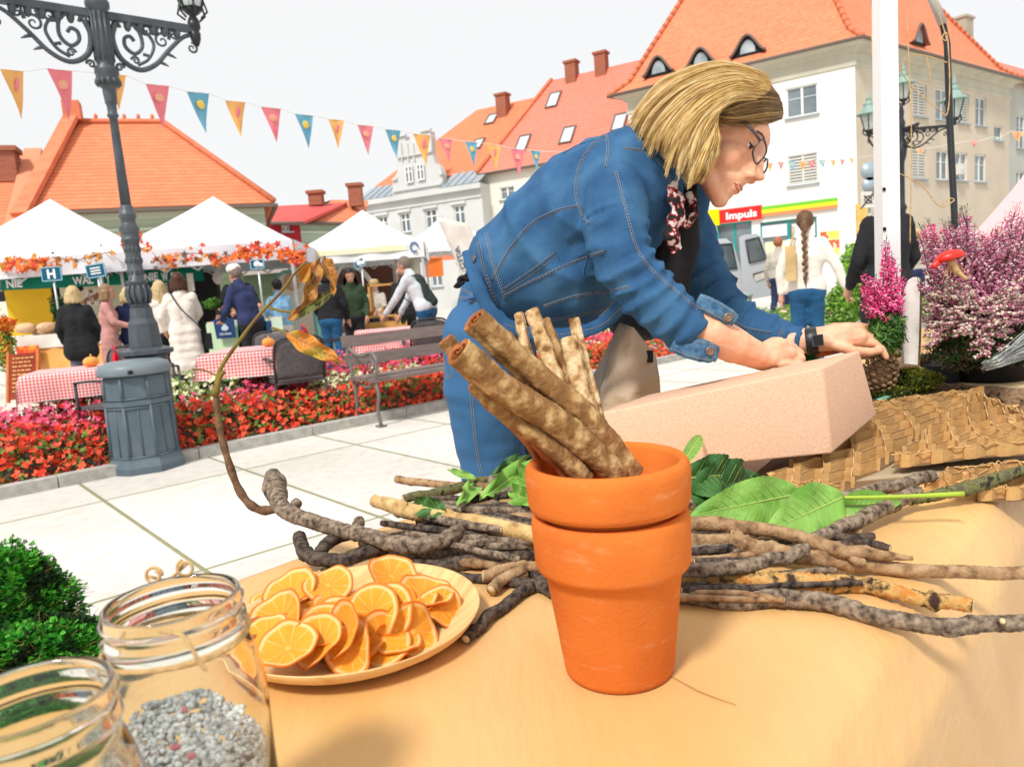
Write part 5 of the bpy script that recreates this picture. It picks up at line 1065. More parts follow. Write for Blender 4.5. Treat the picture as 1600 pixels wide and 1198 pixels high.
# brown kiosk, arch tent, wooden stand, banners
bx('brown_kiosk', 577, 440, 17.5, 1.3, 2.3, 1.2, mat('kiosk_brown', (.14, .055, .035), (.11, .045, .03), 2), 'dark brown kiosk wall under the emblem printed canopy', 'kiosk', zc=1.15)
P = Y(548, 450, 14.8); t = thing('arch_display', 'white curved arch display behind the dark haired woman in green', 'display', (P.x, P.y, 0)); mb = MB(); mb.tube(bez([(P.x-.45, P.y, 0), (P.x-.42, P.y, 1.2), (P.x-.1, P.y, 1.88), (P.x+.35, P.y, 1.6), (P.x+.62, P.y, .8), (P.x+.62, P.y, 0)], 24), .10, 8, flat=.5); mb.build('arch', m_clothw, t)
st_ = thing('display_stand', 'honey coloured wooden display stand with shelves of goods', 'stand', Y(600, 540, 12.6)*1.0); P = Y(600, 480, 12.6); mb = MB(); b0 = Vector((P.x, 12.6, 0))
for z in (.3, .62, .86): mb.box(b0+Zv*z, (.78, .4, .03))
for sx in (-1, 0, 1): mb.box(b0+Vector((sx*.37, 0, .6)), (.035, .4, .85))
mb.box(b0+Vector((0, -.2, .72)), (.70, .02, .1)); mb.box(b0+Vector((-.2, 0, 1.18)), (.035, .3, .45)); mb.box(b0+Vector((.2, 0, 1.18)), (.035, .3, .45)); mb.box(b0+Vector((0, 0, 1.38)), (.44, .3, .03)); mb.build('frame', m_wood, st_)
loaves('amber jar on the wooden display stand', b0, .88, 8, None, rr_, (.05, .05, .06), (.32, .12), 'honey_jar', 'jar', 'amber jars on the wooden stand', mats=[mat('honey', (.75, .35, .05), rough=.2), m_brl])
bx('cloth_crate', 556, 495, 12.3, .24, .22, .3, cloth('cloth_kelly', (.02, .16, .06)), 'green cloth covered box left of the wooden stand', 'box')
bx('red_banner', 606, 408, 17.5, .5, .45, .05, mat('banner_red', (.62, .02, .04)), 'red and white banner under the emblem printed canopy', 'banner')
P = Y(603, 437, 17.0); mb = MB(); mb.ell(P, (.36, .03, .42), nu=16, nv=10); mb.build('round_sign', mat('round_mint', (.30, .52, .52), (.6, .25, .3), 3, .5), None, 'oval mint and pink sign below the red banner', 'sign', base=P)
P = Y(638, 430, 15.2); t = thing('banner', 'white vertical banner with black and green letters behind the balding man', 'banner', P); mb = MB(); mb.grid(lambda s, q: P+Vector(((s-.5)*.52, .02*math.sin(q*5), .5-q*1.1)), 4, 10, thick=.005); mb.build('cloth', m_clothw, t)
text('nk', t, m_dark, P+Vector((.12, -.03, -.42)), Zv, Vector((-1, 0, 0)), .34, width=.36); text('ow', t, mat('letter_lime', (.30, .62, .12)), P+Vector((.12, -.03, -.02)), Zv, Vector((-1, 0, 0)), .34, width=.40)
bx('orange_sign', 678, 418, 20, .48, .48, .06, mat('sign_orange', (.80, .20, .04), (.75, .16, .03), 3), 'bright orange square sign before the grey townhouse ground floor', 'sign')
bx('shop_fascia', 698, 399, 44.5, 2.6, .55, .2, mat('fascia_coral', (.72, .22, .12)), 'coral shop fascia on the grey townhouse', 'sign')
P = Y(722, 470, 13.2); t = thing('beach_flag', 'tall white feather flag with small vertical letters left of the woman in denim', 'flag', (P.x, P.y, 0)); mb = MB(); zt = Y(705, 335, 13.2).z
mb.tube(bez([(P.x+.30, P.y, 0), (P.x+.20, P.y, 1.2), (P.x-.02, P.y, 2.1), (P.x-.22, P.y, zt-.03), (P.x-.30, P.y, zt-.05)], 20), .012, 6); mb.build('pole', m_pole, t)
mb = MB(); mb.grid(lambda s, q: Vector((P.x+.19-.46*q-.05*q*q+s*(.26+.28*math.sin(q*1.7)), P.y-.02, .95+(zt-.98)*q-.10*s*q*q*1.5)), 6, 16, thick=.005); mb.build('cloth', m_clothw, t)
text('CITA', t, mat('letter_navy', (.05, .08, .15)), Vector((P.x+.11, P.y-.05, 1.55)), Vector((-.20, 0, 1)), Vector((-1, 0, -.2)), .12, width=.42)
# ================================================================ VAN, BIN, PLANTS AND LAMP ON THE RIGHT
m_van = mat('van_white', (.52, .55, .58), (.47, .50, .53), .6, .25, spec=.6); m_vg = mat('van_glass', (.05, .07, .08), (.12, .15, .15), 1.4, .08, spec=.9)
van = thing('parked_van', 'white van with its rear door open before the shop', 'van', Y(1130, 520, 16)); dv = 15.6
def vp(x, y, d=dv): return Y(x, y, d)
zb_, ztp = .35, vp(1130, 373).z; XL, XR = vp(1040, 430).x, vp(1158, 430).x
mb = MB(); sec = [(XL, zb_), (XR, zb_), (XR+.02, zb_+.5), (XR-.02, 1.25), (XR-.14, ztp-.12), (XR-.28, ztp), (XL+.25, ztp), (XL+.1, ztp-.12), (XL, 1.2)]
mb.prism(sec, 0, 4.4, ax=AX, c=(0, dv, 0)); mb.build('body', m_van, van)
A = [vp(*p) for p in ((1103, 384), (1143, 381), (1151, 419), (1108, 423))]
mb = MB(); mb.poly([a-Vector((0, .02, 0)) for a in A][::-1]); mb.build('window', m_vg, van)
mb = MB(); mb.tube([a-Vector((0, .02, 0)) for a in A]+[A[0]-Vector((0, .02, 0))], .02, 5); mb.build('window_seal', m_ironb, van)
dd_ = lambda x, y: Y(x, y, dv-.45+.3*(x-1158)/50)
dp = [dd_(*p) for p in ((1155, 371), (1162, 367), (1183, 365), (1192, 373), (1206, 425), (1207, 462), (1160, 470), (1158, 420))]
mb = MB(); mb.poly(dp[::-1]); q = [p+Vector((.02, .07, 0)) for p in dp]; mb.poly(q)
for i in range(8): j = (i+1) % 8; mb.poly([dp[i], dp[j], q[j], q[i]])
do = mb.build('rear_door', m_van, van)
w_ = [dd_(*p)-Vector((0, .015, 0)) for p in ((1165, 376), (1185, 371), (1197, 405), (1171, 411))]; mb = MB(); mb.poly(w_[::-1]); mb.build('window', m_vg, do); mb = MB(); mb.tube(w_+[w_[0]], .018, 5); mb.build('window_seal', m_ironb, do)
w_ = [dd_(*p)-Vector((0, .02, 0)) for p in ((1178, 430), (1199, 423), (1201, 432), (1180, 440))]; mb = MB(); mb.poly(w_[::-1]); mb.build('number_plate', m_clothw, do)
w_ = [dd_(*p)-Vector((0, .012, 0)) for p in ((1176, 428), (1200, 421), (1201, 425), (1177, 432))]; mb = MB(); mb.poly(w_[::-1]); mb.build('handle_strip', m_ironb, do)
P = vp(1166, 435, dv-.05); mb = MB(); mb.box(P, (.18, .10, .22)); mb.build('tail_light', mat('lamp_red', (.45, .07, .04), (.55, .2, .12), 8, .2), van)
for s in (XL+.25, XR-.25):
    for yy in (dv+.6, dv+3.6): mb = MB(); mb.lathe([(.30, 0), (.32, .05), (.32, .17), (.30, .2)], (s, yy, .32), 18, ax=(Vector((0, 1, 0)), Zv, Vector((1, 0, 0)))); mb.build('wheel', m_ironb, van)
mb = MB(); mb.box(((XL+XR)/2, dv-.06, .48), (XR-XL, .14, .2)); mb.build('bumper', mat('plastic_grey', (.12, .12, .13), rough=.5), van)
P = Y(1150, 480, 11.3); g_ = thing('wheelie_bin', 'grey green rubbish bin by the rose bed in front of the van', 'bin', (P.x, P.y, 0)); mb = MB(); mb.lathe([(.20, 0), (.24, zat(1150, 464, 11.3))], (P.x, P.y, 0), 12); mb.build('body', mat('bin_sage', (.24, .30, .28), rough=.6), g_); mb = MB(); mb.lathe([(.26, zat(1150, 464, 11.3)), (.25, zat(1150, 459, 11.3)), (.1, zat(1150, 457, 11.3))], (P.x, P.y, 0), 12); mb.build('lid', mat('bin_lid_sage', (.30, .36, .34)), g_)
m_rl = mat('rose_leaf', (.20, .36, .06), (.12, .24, .04), 10, .6); m_rp = mat('rose_pink', (.80, .46, .36), (.75, .55, .42), 10); m_rl2 = mat('rose_leaf_dark', (.08, .17, .03), (.12, .22, .04), 10)
rb = random.Random(8); mb = MB(); ra, rbp = Z(1150, 508, .0), Z(1400, 492, .0)
for i in range(9000):
    a = rb.random(); q = rb.random(); c = Vector((2.75+a*4.9, 11.0+a*.9+q*3.2, 0)); hgt = .34+.22*nz((c.x, c.y, 0), 1.6, 2); z = hgt*rb.random()**.35; s = rb.uniform(.02, .045)
    n_ = Vector((rb.uniform(-1, 1), rb.uniform(-1, .5), rb.uniform(0, 1))).normalized(); x, y, _ = frame_of(n_); c.z = z+.03; mi = (0 if rb.random() < .6 else 2) if rb.random() > .12*(z > hgt*.7) else 1
    mb.add([c-x*s, c-y*s*.6, c+x*s, c+y*s*.6], [(0, 1, 2, 3)], mi, False)
mb.build('rose_bed', [m_rl, m_rp, m_rl2], None, 'low bed of green shrubs with pale pink roses before the parked van', 'flowers', kind='stuff', base=(5, 12.5, 0))
kb = MB(); kb.beam((2.55, 10.85, .04), (7.9, 11.85, .04), .12, .12); kb.beam((2.55, 10.85, .041), (2.3, 14.3, .041), .12, .12); kb.build('kerb', m_kerb, kind='structure')
tuft('evergreen_shrub', Y(1331, 424, 12.6)-Zv*.18, (.30, .30, .78), 5200, .04, [mat('thuja', (.22, .46, .03), (.13, .33, .02), 8, .6), mat('thuja2', (.30, .56, .05), (.2, .42, .04), 8, .6)], 'bright green upright evergreen shrub between the wool jacket and the black coat', 'shrub', 7)
tuft('evergreen_shrub', Y(1318, 470, 12.0)-Zv*.1, (.42, .30, .42), 3000, .04, [mat('thuja', (.22, .46, .03)), m_rl2], 'lower spreading evergreen at the foot of the upright shrub', 'shrub', 8)
# right lamp post
LX = 14.6; P = Y(1410, 330, LX); r2 = thing('street_lamp', 'tall dark lamp post with green hooded lanterns right of the white tent pole', 'street lamp', (P.x, LX, 0)); z2_ = lambda y: Y(1408, y, LX).z; B2 = Vector((P.x, LX, 0))
mb = MB(); mb.lathe([(.20, 0), (.20, .1), (.12, .2), (.12, .8), (.08, 1.0), (.06, z2_(330)), (.09, z2_(325)), (.05, z2_(318)), (.045, z2_(255)), (.08, z2_(245)), (.10, z2_(232)), (.055, z2_(225)), (.06, z2_(200)), (.07, z2_(192)), (.04, z2_(186)), (.05, z2_(175)), (.03, z2_(168)), (.04, z2_(162))], B2, 14); mb.build('post', m_ironb, r2)
bracket(r2, B2+Zv*z2_(203), Vector((1, .0, 0)), .92, .34, 1.0, m_ironb); bracket(r2, B2+Zv*z2_(203), Vector((-1, .3, 0)).normalized(), .62, .34, .9, m_ironb); bracket(r2, B2+Zv*z2_(203), Vector((.1, -1, 0)).normalized(), .5, .3, .9, m_ironb)
def lant(x, yt, yb, d, side=0):
    P = Y(x, yb, d); zt = Y(x, yt, d).z; m_ = MB(); 
    if side: m_.tube(bez([P, P-Zv*.06, P+Vector((side*.1, 0, -.2)), P+Vector((side*.3, 0, -.32))], 8), .02, 5); m_.build('lantern_arm', m_ironb, r2)
    return lantern(r2, P, (zt-P.z))
lant(1412, 97, 165, LX); lant(1358, 142, 214, LX, 1); lant(1491, 116, 196, LX-.0, 0)
# traffic sign with crossed emblem
P = Y(1358, 300, 16.5); t = thing('traffic_sign', 'pale round sign above a crossed rectangular sign on a grey pole', 'road sign', (P.x, P.y, 0)); mb = MB(); mb.tube([(P.x, P.y, 0), (P.x, P.y, zat(1358, 254, 16.5))], .035, 8); mb.build('pole', m_pole, t)
AXs = (Vector((1, 0, 0)), Zv, Vector((0, -1, 0)))
mb = MB(); mb.lathe([(.20, .05), (.20, .07)], Y(1357, 268, 16.5), 20, ax=AXs); mb.build('disc', mat('sign_back', (.34, .42, .47), rough=.4, metal=.2), t)
mb = MB(); mb.lathe([(.17, .05), (.17, .07)], Y(1357, 290, 16.5), 20, ax=AXs); mb.build('disc', mat('sign_back', (.34, .42, .47)), t)
Q = Y(1356, 312, 16.4); mb = MB(); mb.box(Q, (.30, .02, .34)); pl = mb.build('plate', m_clothw, t); mb = MB(); mb.beam(Q+Vector((-.17, -.02, -.19)), Q+Vector((.17, -.02, .19)), .01, .025); mb.beam(Q+Vector((-.09, -.02, .09)), Q+Vector((.09, -.02, -.09)), .01, .02); mb.tube([Q+Vector((.08*math.cos(a), -.02, .08*math.sin(a))) for a in [i*.63 for i in range(11)]], .009, 4); mb.build('emblem', m_ironb, pl)
bx('yellow_notice', 1348, 345, 20, .35, .9, .05, mat('notice_ochre', (.62, .36, .06), (.72, .5, .2), 4), 'narrow ochre notice panel behind the man in black', 'sign')
# ================================================================ THE WORK TABLE
TZ = .83
m_kraft = mat('kraft_paper', (.74, .45, .175), (.62, .36, .125), 4, .45, .3, 60, spec=.45, col3=(.66, .395, .16), detail=12, stretch=(1, .25, 1))
m_card = mat('cardboard', (.60, .36, .14), (.50, .29, .11), 8, .85, .3, 60); m_cardd = mat('cardboard_shade', (.20, .12, .055), (.16, .09, .045), 14, .9)  # second tone darkened so the honeycomb liner carries the shade inside the cells
fe = Z(380, 905, TZ); fe2 = Z(830, 740, TZ); ne_ = Z(1240, 1198, TZ); ne2 = Z(1600, 690, TZ)
td = ((fe2-fe).normalized()+(ne2-ne_).normalized()).normalized(); tn = Vector((td.y, -td.x, 0)); TW = ((ne_+ne2)/2-(fe+fe2)/2).dot(tn); O_ = (fe+fe2)/2
tab = thing('work_table', 'long market work table covered with creased golden kraft paper', 'table', (O_+tn*TW/2).xy.to_3d())
mb = MB(); c = O_+tn*TW/2+td*1.0; mb.box((c.x, c.y, TZ-.02), (4.2, TW-.02, .028), ax=(td, tn, Zv)); mb.build('table_top', m_wood, tab)
for a in (-.9, 2.9):
    for b in (.05, TW-.05): mb = MB(); q = O_+td*a+tn*b; mb.box((q.x, q.y, (TZ-.035)/2), (.04, .04, TZ-.035), ax=(td, tn, Zv)); mb.build('leg', m_pole, tab)
def paper(s, q):       # q across: drop, top, drop
    a = -1.25+4.3*s; L = TW+.016; x = -.34+q*(L+1.04)
    w_ = .0014*nz((a*2, x*2, 0), 1.6, 3)+.0009*nz((a, x*.3, 0), 14, 5)
    rd = .05
    if x < 0: o = -x; return O_+td*a+tn*(-.004-.01*min(1, o/.05)-.012*math.sin(a*9)*o)+Zv*(-max(0, o-.006))
    if x > L: o = x-L; return O_+td*a+tn*(L-.004+rd*min(1, o/rd)*.6+.03*(.5+.5*math.sin(a*6.3))*o)+Zv*(-.012-max(0, o-.004)*1.0+w_*.2)
    e = min(x, L-x); return O_+td*a+tn*x+Zv*(.0015+max(-.001, w_)*min(1, e/.06)+.0015-.012*max(0, (x-L+.05)/.05)**2)
mb = MB(); mb.grid(paper, 180, 170); pap = mb.build('kraft_paper', m_kraft, tab)
mb = MB()   # creases and dents in the paper, as fine folds standing proud
for pts in (((1040, 1050), (1060, 1062), (1090, 1078), (1120, 1090), (1150, 1100)),):
    mb.tube([Z(x, y, TZ+.0042) for x, y in pts], [.0003, .0005, .0007, .0005, .0003], 4)
mb.build('crease', mat('kraft_crease', (.45, .25, .10), rough=.8), pap)
# ---- terracotta pots
m_ter = mat('terracotta', (.68, .185, .034), (.55, .135, .025), 14, .9, .35, 300, col3=(.62, .16, .028), contrast=(.3, .7), spec=.15, detail=9)
def chalky(m):
    N, L, P = nodes(m); src = P.inputs['Base Color'].links[0].from_socket
    tc = N.new('ShaderNodeTexCoord'); mp = N.new('ShaderNodeMapping'); mp.inputs['Scale'].default_value = (1, 1, 3.5); L.new(tc.outputs['Object'], mp.inputs[0])
    n = N.new('ShaderNodeTexNoise'); n.inputs['Scale'].default_value = 22; n.inputs['Detail'].default_value = 8; n.inputs['Roughness'].default_value = .7; L.new(mp.outputs[0], n.inputs[0])
    r = N.new('ShaderNodeValToRGB'); r.color_ramp.elements[0].position = .56; r.color_ramp.elements[1].position = .78; r.color_ramp.elements[1].color = (.3, .3, .3, 1); r.color_ramp.elements[0].color = (0, 0, 0, 1); L.new(n.outputs[0], r.inputs[0])
    mx = N.new('ShaderNodeMixRGB'); L.new(r.outputs[0], mx.inputs[0]); L.new(src, mx.inputs[1]); mx.inputs[2].default_value = (.85, .52, .33, 1); L.new(mx.outputs[0], P.inputs['Base Color'])
chalky(m_ter)
PB = Z(968, 1041, TZ+.003); pd = (PB-CAM).dot(FW); pr_ = lambda px: px*pd/F
yf = lambda y, r: Y(955, y, PB.y-r*.93).z-PB.z    # height of a front-silhouette pixel
Rb, Rc, Rt = pr_(85), pr_(120), pr_(124); H = Y(943, 717, PB.y).z-PB.z
zc0 = yf(927, Rc); zc1 = yf(831, Rt)
def pot(name, label, z0, rb, rw, rc, zc, zt, grp):
    mb = MB(); t = .009
    mb.lathe([(.002, .0), (rb*.93, 0), (rb*.985, .002), (rb, .006), (rw, zc-.002), (rw+.001, zc), (rc*.965, zc+.002), (rc*.985, zc+.007), (rc, zt-.010), (rc-.001, zt-.004), (rc-.004, zt), (rc-t+.002, zt), (rc-t-.002, zt-.004), (rc-t-.003, zc+.004), (rw-t, zc-.006), (rb-t, .012), (.002, .012)], PB+Zv*z0, 96, cap=False)
    o = mb.build(name, m_ter, None, label, 'flower pot', grp, base=PB+Zv*z0); return o
pot('terracotta_pot', 'lower of two stacked terracotta pots, standing on the kraft paper', 0, Rb, pr_(104), Rc, zc0, zc1-.0015, 'stacked terracotta pots')
hh = H-zc1; pot('terracotta_pot', 'upper terracotta pot nested in the lower one and filled with rolled bark', zc1-(zc1-zc0)*.96, pr_(78), pr_(101), Rt, (zc1-zc0)*.96+.002, (zc1-zc0)*.96+hh, 'stacked terracotta pots')
# ---- rolled bark sticks in the pot
m_bk1 = mat('bark_roll', (.52, .34, .15), (.20, .10, .035), 75, .95, 1, 260, col3=(.26, .13, .045), contrast=(.36, .70), detail=8); m_bk2 = mat('bark_pale', (.72, .54, .32), (.20, .09, .03), 85, .95, 1, 260, col3=(.50, .31, .14), contrast=(.40, .66), detail=8); m_bk3 = mat('bark_rust', (.42, .13, .035), (.25, .08, .02), 40, .8, .8, 90)
def barkroll(label, pts, rad, m, seed, groove=2.0, n=30, open_=True):
    """pts: (px,py,dep) list; rad in px at each"""
    NB = 90; P = bez([D(*p) for p in pts], NB); R = [.9*lerpl(rad, i/NB)*lerpl([p[2] for p in pts], i/NB)/F for i in range(NB+1)]
    mb = MB(); x, y, _ = frame_of(P[1]-P[0]); vs = []; pt = (P[1]-P[0]).normalized()
    for i, c in enumerate(P):
        t = (P[min(i+1, NB)]-P[max(i-1, 0)]).normalized(); q = pt.rotation_difference(t); x, y, pt = q @ x, q @ y, t
        for k in range(n):
            a = 2*math.pi*k/n; g_ = min(abs(a-groove), 2*math.pi-abs(a-groove)); r = R[i]*(1-.30*math.exp(-(g_/.22)**2)+.05*math.sin(3*a+seed)+.12*nz((c.x+math.cos(a)*.012, c.y+math.sin(a)*.012, c.z+math.cos(a)*.01), 70, seed)+.09*nz((c.x+math.cos(a)*.014, c.y+math.sin(a)*.014, c.z), 190, seed)+.05*nz((c.x+math.cos(a)*.014, c.y+math.sin(a)*.014, c.z), 480, seed))
            vs.append(c+(x*math.cos(a)+y*math.sin(a))*r)
    fs = [(i*n+k, i*n+(k+1) % n, (i+1)*n+(k+1) % n, (i+1)*n+k) for i in range(NB) for k in range(n)]
    mb.add(vs, fs, 0, True)
    for e, sg in ((0, 1), (NB, -1)):   # rolled hollow end
        c = P[e]; t = (P[1]-P[0] if e == 0 else P[NB-1]-P[NB]).normalized(); ring = vs[e*n:(e+1)*n]; a = [c+(v-c)*.97-t*.0012 for v in ring]; b = [c+(v-c)*.66-t*.0005 for v in ring]; d = [c+(v-c)*.55+t*R[e]*.9 for v in ring]
        for A, B, mi in ((ring, a, 0), (a, b, 1), (b, d, 1)):
            mb.add(A+B, [((k+1) % n, k, n+k, n+(k+1) % n) if sg > 0 else (k, (k+1) % n, n+(k+1) % n, n+k) for k in range(n)], mi, True)
        mb.add(d, [tuple(range(n))], 2, False)
        mb.tube([c+(ring[k % n]-c)*(.60-.38*k/16)-t*.0002 for k in range(int(n*.9))], R[e]*.09, 4, 1)
    return mb.build('bark_roll', [m, m_bk3, m_dark], None, label, 'bark', 'bark rolls standing in the upper pot', base=P[-1])
d0 = pd
barkroll('thick brown bark roll leaning left, topmost of the bundle', [(742, 500, d0-.055), (830, 583, d0-.03), (915, 655, d0-.012), (985, 742, d0+.0)], (25, 25, 26, 24), m_bk1, 1, 4.2)
barkroll('thick brown bark roll leaning left, second under the topmost', [(716, 550, d0-.075), (790, 610, d0-.052), (880, 668, d0-.03), (965, 745, d0-.012)], (27, 26, 25, 22), m_bk1, 2, 1.0)
barkroll('thin dark bark roll poking out furthest left of the bundle', [(697, 532, d0-.03), (745, 590, d0-.02), (830, 650, d0-.005), (920, 745, d0)], (15, 16, 15, 14), m_bk1, 3, 2)
barkroll('lowest bark roll of the leaning bundle, with a greenish patch', [(742, 600, d0-.04), (790, 645, d0-.034), (860, 695, d0-.028), (915, 750, d0-.02)], (17, 19, 18, 17), m_bk1, 4, 5)
barkroll('slim pale bark stick, leftmost of the upright ones', [(811, 492, d0+.055), (826, 560, d0+.045), (850, 640, d0+.03), (880, 740, d0+.02)], (9, 10, 10, 10), m_bk2, 5)
barkroll('pale bark stick, tallest of the upright ones', [(832, 487, d0+.045), (858, 560, d0+.035), (885, 640, d0+.02), (915, 740, d0+.005)], (13, 14, 15, 15), m_bk2, 6)
barkroll('darker tan bark stick just behind the tallest upright one', [(853, 500, d0+.062), (876, 560, d0+.055), (903, 640, d0+.045), (930, 740, d0+.035)], (8, 10, 10, 10), m_bk1, 7)
barkroll('pale speckled bark stick standing right of centre', [(890, 530, d0+.04), (903, 590, d0+.034), (925, 660, d0+.025), (955, 745, d0+.01)], (16, 17, 17, 16), m_bk2, 8)
barkroll('slim curled bark stick, rightmost of the upright ones', [(896, 500, d0+.055), (914, 570, d0+.05), (935, 650, d0+.04), (960, 740, d0+.03)], (10, 9, 10, 9), m_bk2, 9, 3)
barkroll('dark split bark shard just inside the pot rim', [(838, 690, d0-.01), (862, 715, d0-.012), (885, 745, d0-.012)], (13, 12, 9), m_bk3, 10, 0)
barkroll('reddish bark strip leaning inside the left of the pot rim', [(800, 668, d0+.01), (830, 700, d0+.005), (850, 745, d0)], (5, 7, 6), m_bk3, 11, 0)
# ---- branches
m_bg = mat('branch_grey', (.33, .25, .175), (.05, .034, .023), 130, .9, 1, 320, col3=(.19, .14, .10), contrast=(.34, .66), detail=8); m_bt = mat('branch_tan', (.42, .27, .15), (.10, .05, .025), 80, .85, 1, 280, col3=(.30, .18, .09), contrast=(.38, .72), detail=8)
m_bd = mat('branch_dark', (.13, .095, .07), (.018, .012, .01), 130, .9, 1, 320, col3=(.075, .055, .045), detail=8); m_by = mat('wood_bare', (.66, .45, .20), (.22, .11, .04), 60, .85, 1, 260, col3=(.50, .32, .13), contrast=(.4, .75), detail=8); m_brt = mat('wood_rotten', (.50, .20, .04), (.05, .025, .015), 70, .9, 1, 200, col3=(.55, .34, .12), contrast=(.38, .62), detail=8); m_cut = mat('wood_cut', (.72, .55, .33), (.58, .4, .2), 60, .8)
m_bm = mat('branch_mossy', (.10, .085, .05), (.025, .02, .015), 90, .9, 1, 260, col3=(.16, .16, .06), detail=8)
def branch(label, pts, rad, m, seed=1, knots=3, zoff=None, name='branch', grp='cut branches piled behind the pots', stubs=0, n=16, extra=(), jit=1.0):
    """pts (px,py,lift above the table in m)"""
    rnd = random.Random(seed); W_ = []
    dep = []
    for x, y, l in pts:
        P0_ = Z(x, y, TZ+.01+l); r = 10*(P0_-CAM).dot(FW)/F; W_.append(P0_); dep.append((P0_-CAM).dot(FW))
    K = max(18, 7*len(pts)); P = bez(W_, K); R = [.9*lerpl(rad, i/K)*lerpl(dep, i/K)/F for i in range(K+1)]
    P = [p+Vector((nz((i*.21, seed, 0), 1, 1), nz((i*.21, seed, 5), 1, 2), nz((i*.21, seed, 9), 1, 3)))*R[i]*.42 for i, p in enumerate(P)]
    kn = [rnd.uniform(.08, .92) for _ in range(knots)]
    R = [r*(.96+sum(.22*math.exp(-((i/K-k)/.010)**2) for k in kn)) for i, r in enumerate(R)]
    mb = MB(); fi = 0; NS = K*4; P2 = [lerpl(P, i/NS) for i in range(NS+1)]; R2_ = [lerpl(R, i/NS) for i in range(NS+1)]
    b0 = len(mb.v); mb.tube(P2, R2_, n, 0)
    for i, v in enumerate(mb.v):
        c = P2[i//n]; mb.v[i] = c+(v-c)*(1+jit*(.04*nz(v, 60, seed)+.08*nz(v, 240, seed)+.09*nz(v, 700, seed)))
    e0 = P2[0]-P2[1]; e1 = P2[-1]-P2[-2]
    for c, d, r in ((P2[0], e0, R2_[0]), (P2[-1], e1, R2_[-1])):
        x, y, z = frame_of(d); mb.lathe([(r*.86, 0), (r*.84, r*.06), (r*.3, r*.10), (.0005, r*.08)], c+z*0.0003, n, 1, ax=(x, y, z))
    for s in range(stubs):
        i = rnd.randrange(4, NS-3); d = Vector((rnd.uniform(-1, 1), rnd.uniform(-1, 0), rnd.uniform(.1, 1))).normalized(); r = R2_[i]; mb.tube([P2[i], P2[i]+d*r*1.6, P2[i]+d*r*2.1], [r*.6, r*.5, r*.45], 8, 0); x, y, z = frame_of(d); mb.lathe([(r*.42, 0), (.0005, r*.03)], P2[i]+d*r*2.1, 8, 1, ax=(x, y, z))
    for ex in extra:
        rr2, pp = ex[0], [Z(x, y, TZ+.01+l) for x, y, l in ex[1]]; q = bez(pp, 12); dd2 = (pp[0]-CAM).dot(FW)/F; mb.tube(q, [lerpl(rr2, i/12)*dd2 for i in range(13)], 9, 0, jit=.08)
        x, y, z = frame_of(q[-1]-q[-2]); mb.lathe([(rr2[-1]*dd2*.85, 0), (.0004, rr2[-1]*dd2*.1)], q[-1]+z*.0004, 8, 1, ax=(x, y, z))
    return mb.build(name, [m, m_cut], None, label, 'branch', grp, base=P[K//2])
B = branch
# right of the pots, front to back
B('long grey branch lying nearest on the right, reaching the photo edge', [(1040, 928, 0), (1150, 940, 0), (1250, 934, .004), (1340, 954, 0), (1450, 977, 0), (1540, 975, 0), (1640, 970, 0)], (14, 15, 17, 16, 16, 15, 15), m_bg, 1, 6, stubs=1)
B('rotten orange and yellow branch with a pale broken end', [(1040, 908, .002), (1150, 904, .004), (1250, 912, .004), (1340, 912, .002), (1420, 930, 0), (1520, 946, 0)], (15, 15, 18, 15, 14, 13), m_brt, 2, 4, jit=2.2)
B('long tan branch curving from the pots to the right edge', [(1050, 850, .012), (1130, 845, .012), (1180, 853, .012), (1270, 872, .01), (1380, 886, .002), (1500, 894, 0), (1640, 893, 0)], (14, 14, 15, 14, 13, 12, 12), m_bt, 3, 5, extra=(((9, 10, 8), [(1165, 850, .014), (1150, 835, .02), (1143, 832, .022)]),))
B('grey branch ending in a pale cut above the rotten one', [(1045, 893, .02), (1150, 886, .02), (1215, 872, .022), (1262, 860, .024)], (13, 13, 12, 12), m_bg, 4, 2)
B('smooth tan branch with a dark pointed tip crossing the leaves', [(1050, 817, .028), (1130, 820, .028), (1220, 831, .026), (1310, 858, .022), (1370, 866, .018), (1426, 872, .014)], (13, 13, 12, 13, 10, 4), m_bt, 5, 4, extra=(((8, 7, 6), [(1318, 858, .02), (1338, 876, .014), (1350, 878, .012)]),))
B('lumpy grey branch rising right under the cardboard', [(1270, 842, .010), (1330, 818, .012), (1385, 790, .016), (1434, 768, .02)], (11, 13, 14, 12), m_bg, 6, 8)
B('grey banded branch end resting by the cardboard stack', [(1200, 790, .006), (1300, 782, .01), (1380, 762, .014), (1458, 744, .018)], (10, 11, 12, 11), m_bg, 7, 3)
B('short dark branch poking out beside the tan pointed one', [(1250, 835, .005), (1330, 842, .006), (1390, 856, .003)], (8, 8, 7), m_bd, 8, 2)
B('mossy black branch under the torn cardboard', [(1420, 782, .012), (1500, 766, .014), (1545, 752, .016), (1600, 735, .02)], (9, 11, 12, 9), m_bm, 9, 4, jit=2)
B('dark branch behind the upper pot rim on the right', [(1020, 800, .004), (1080, 788, .006), (1150, 783, .006), (1210, 772, .006)], (12, 11, 10, 8), m_bg, 10, 2)
B('dark branch under the long tan one', [(1050, 872, 0), (1160, 864, 0), (1280, 858, .0), (1350, 846, 0)], (10, 10, 9, 7), m_bd, 11, 3)
B('thin dark branch between the grey and rotten ones', [(1045, 916, 0), (1150, 922, 0), (1230, 922, 0)], (9, 9, 7), m_bd, 12, 3)
B('grey twig below the light green leaves', [(1060, 838, .004), (1180, 834, .006), (1290, 800, .008), (1330, 795, .01)], (7, 8, 8, 7), m_bg, 13, 3)
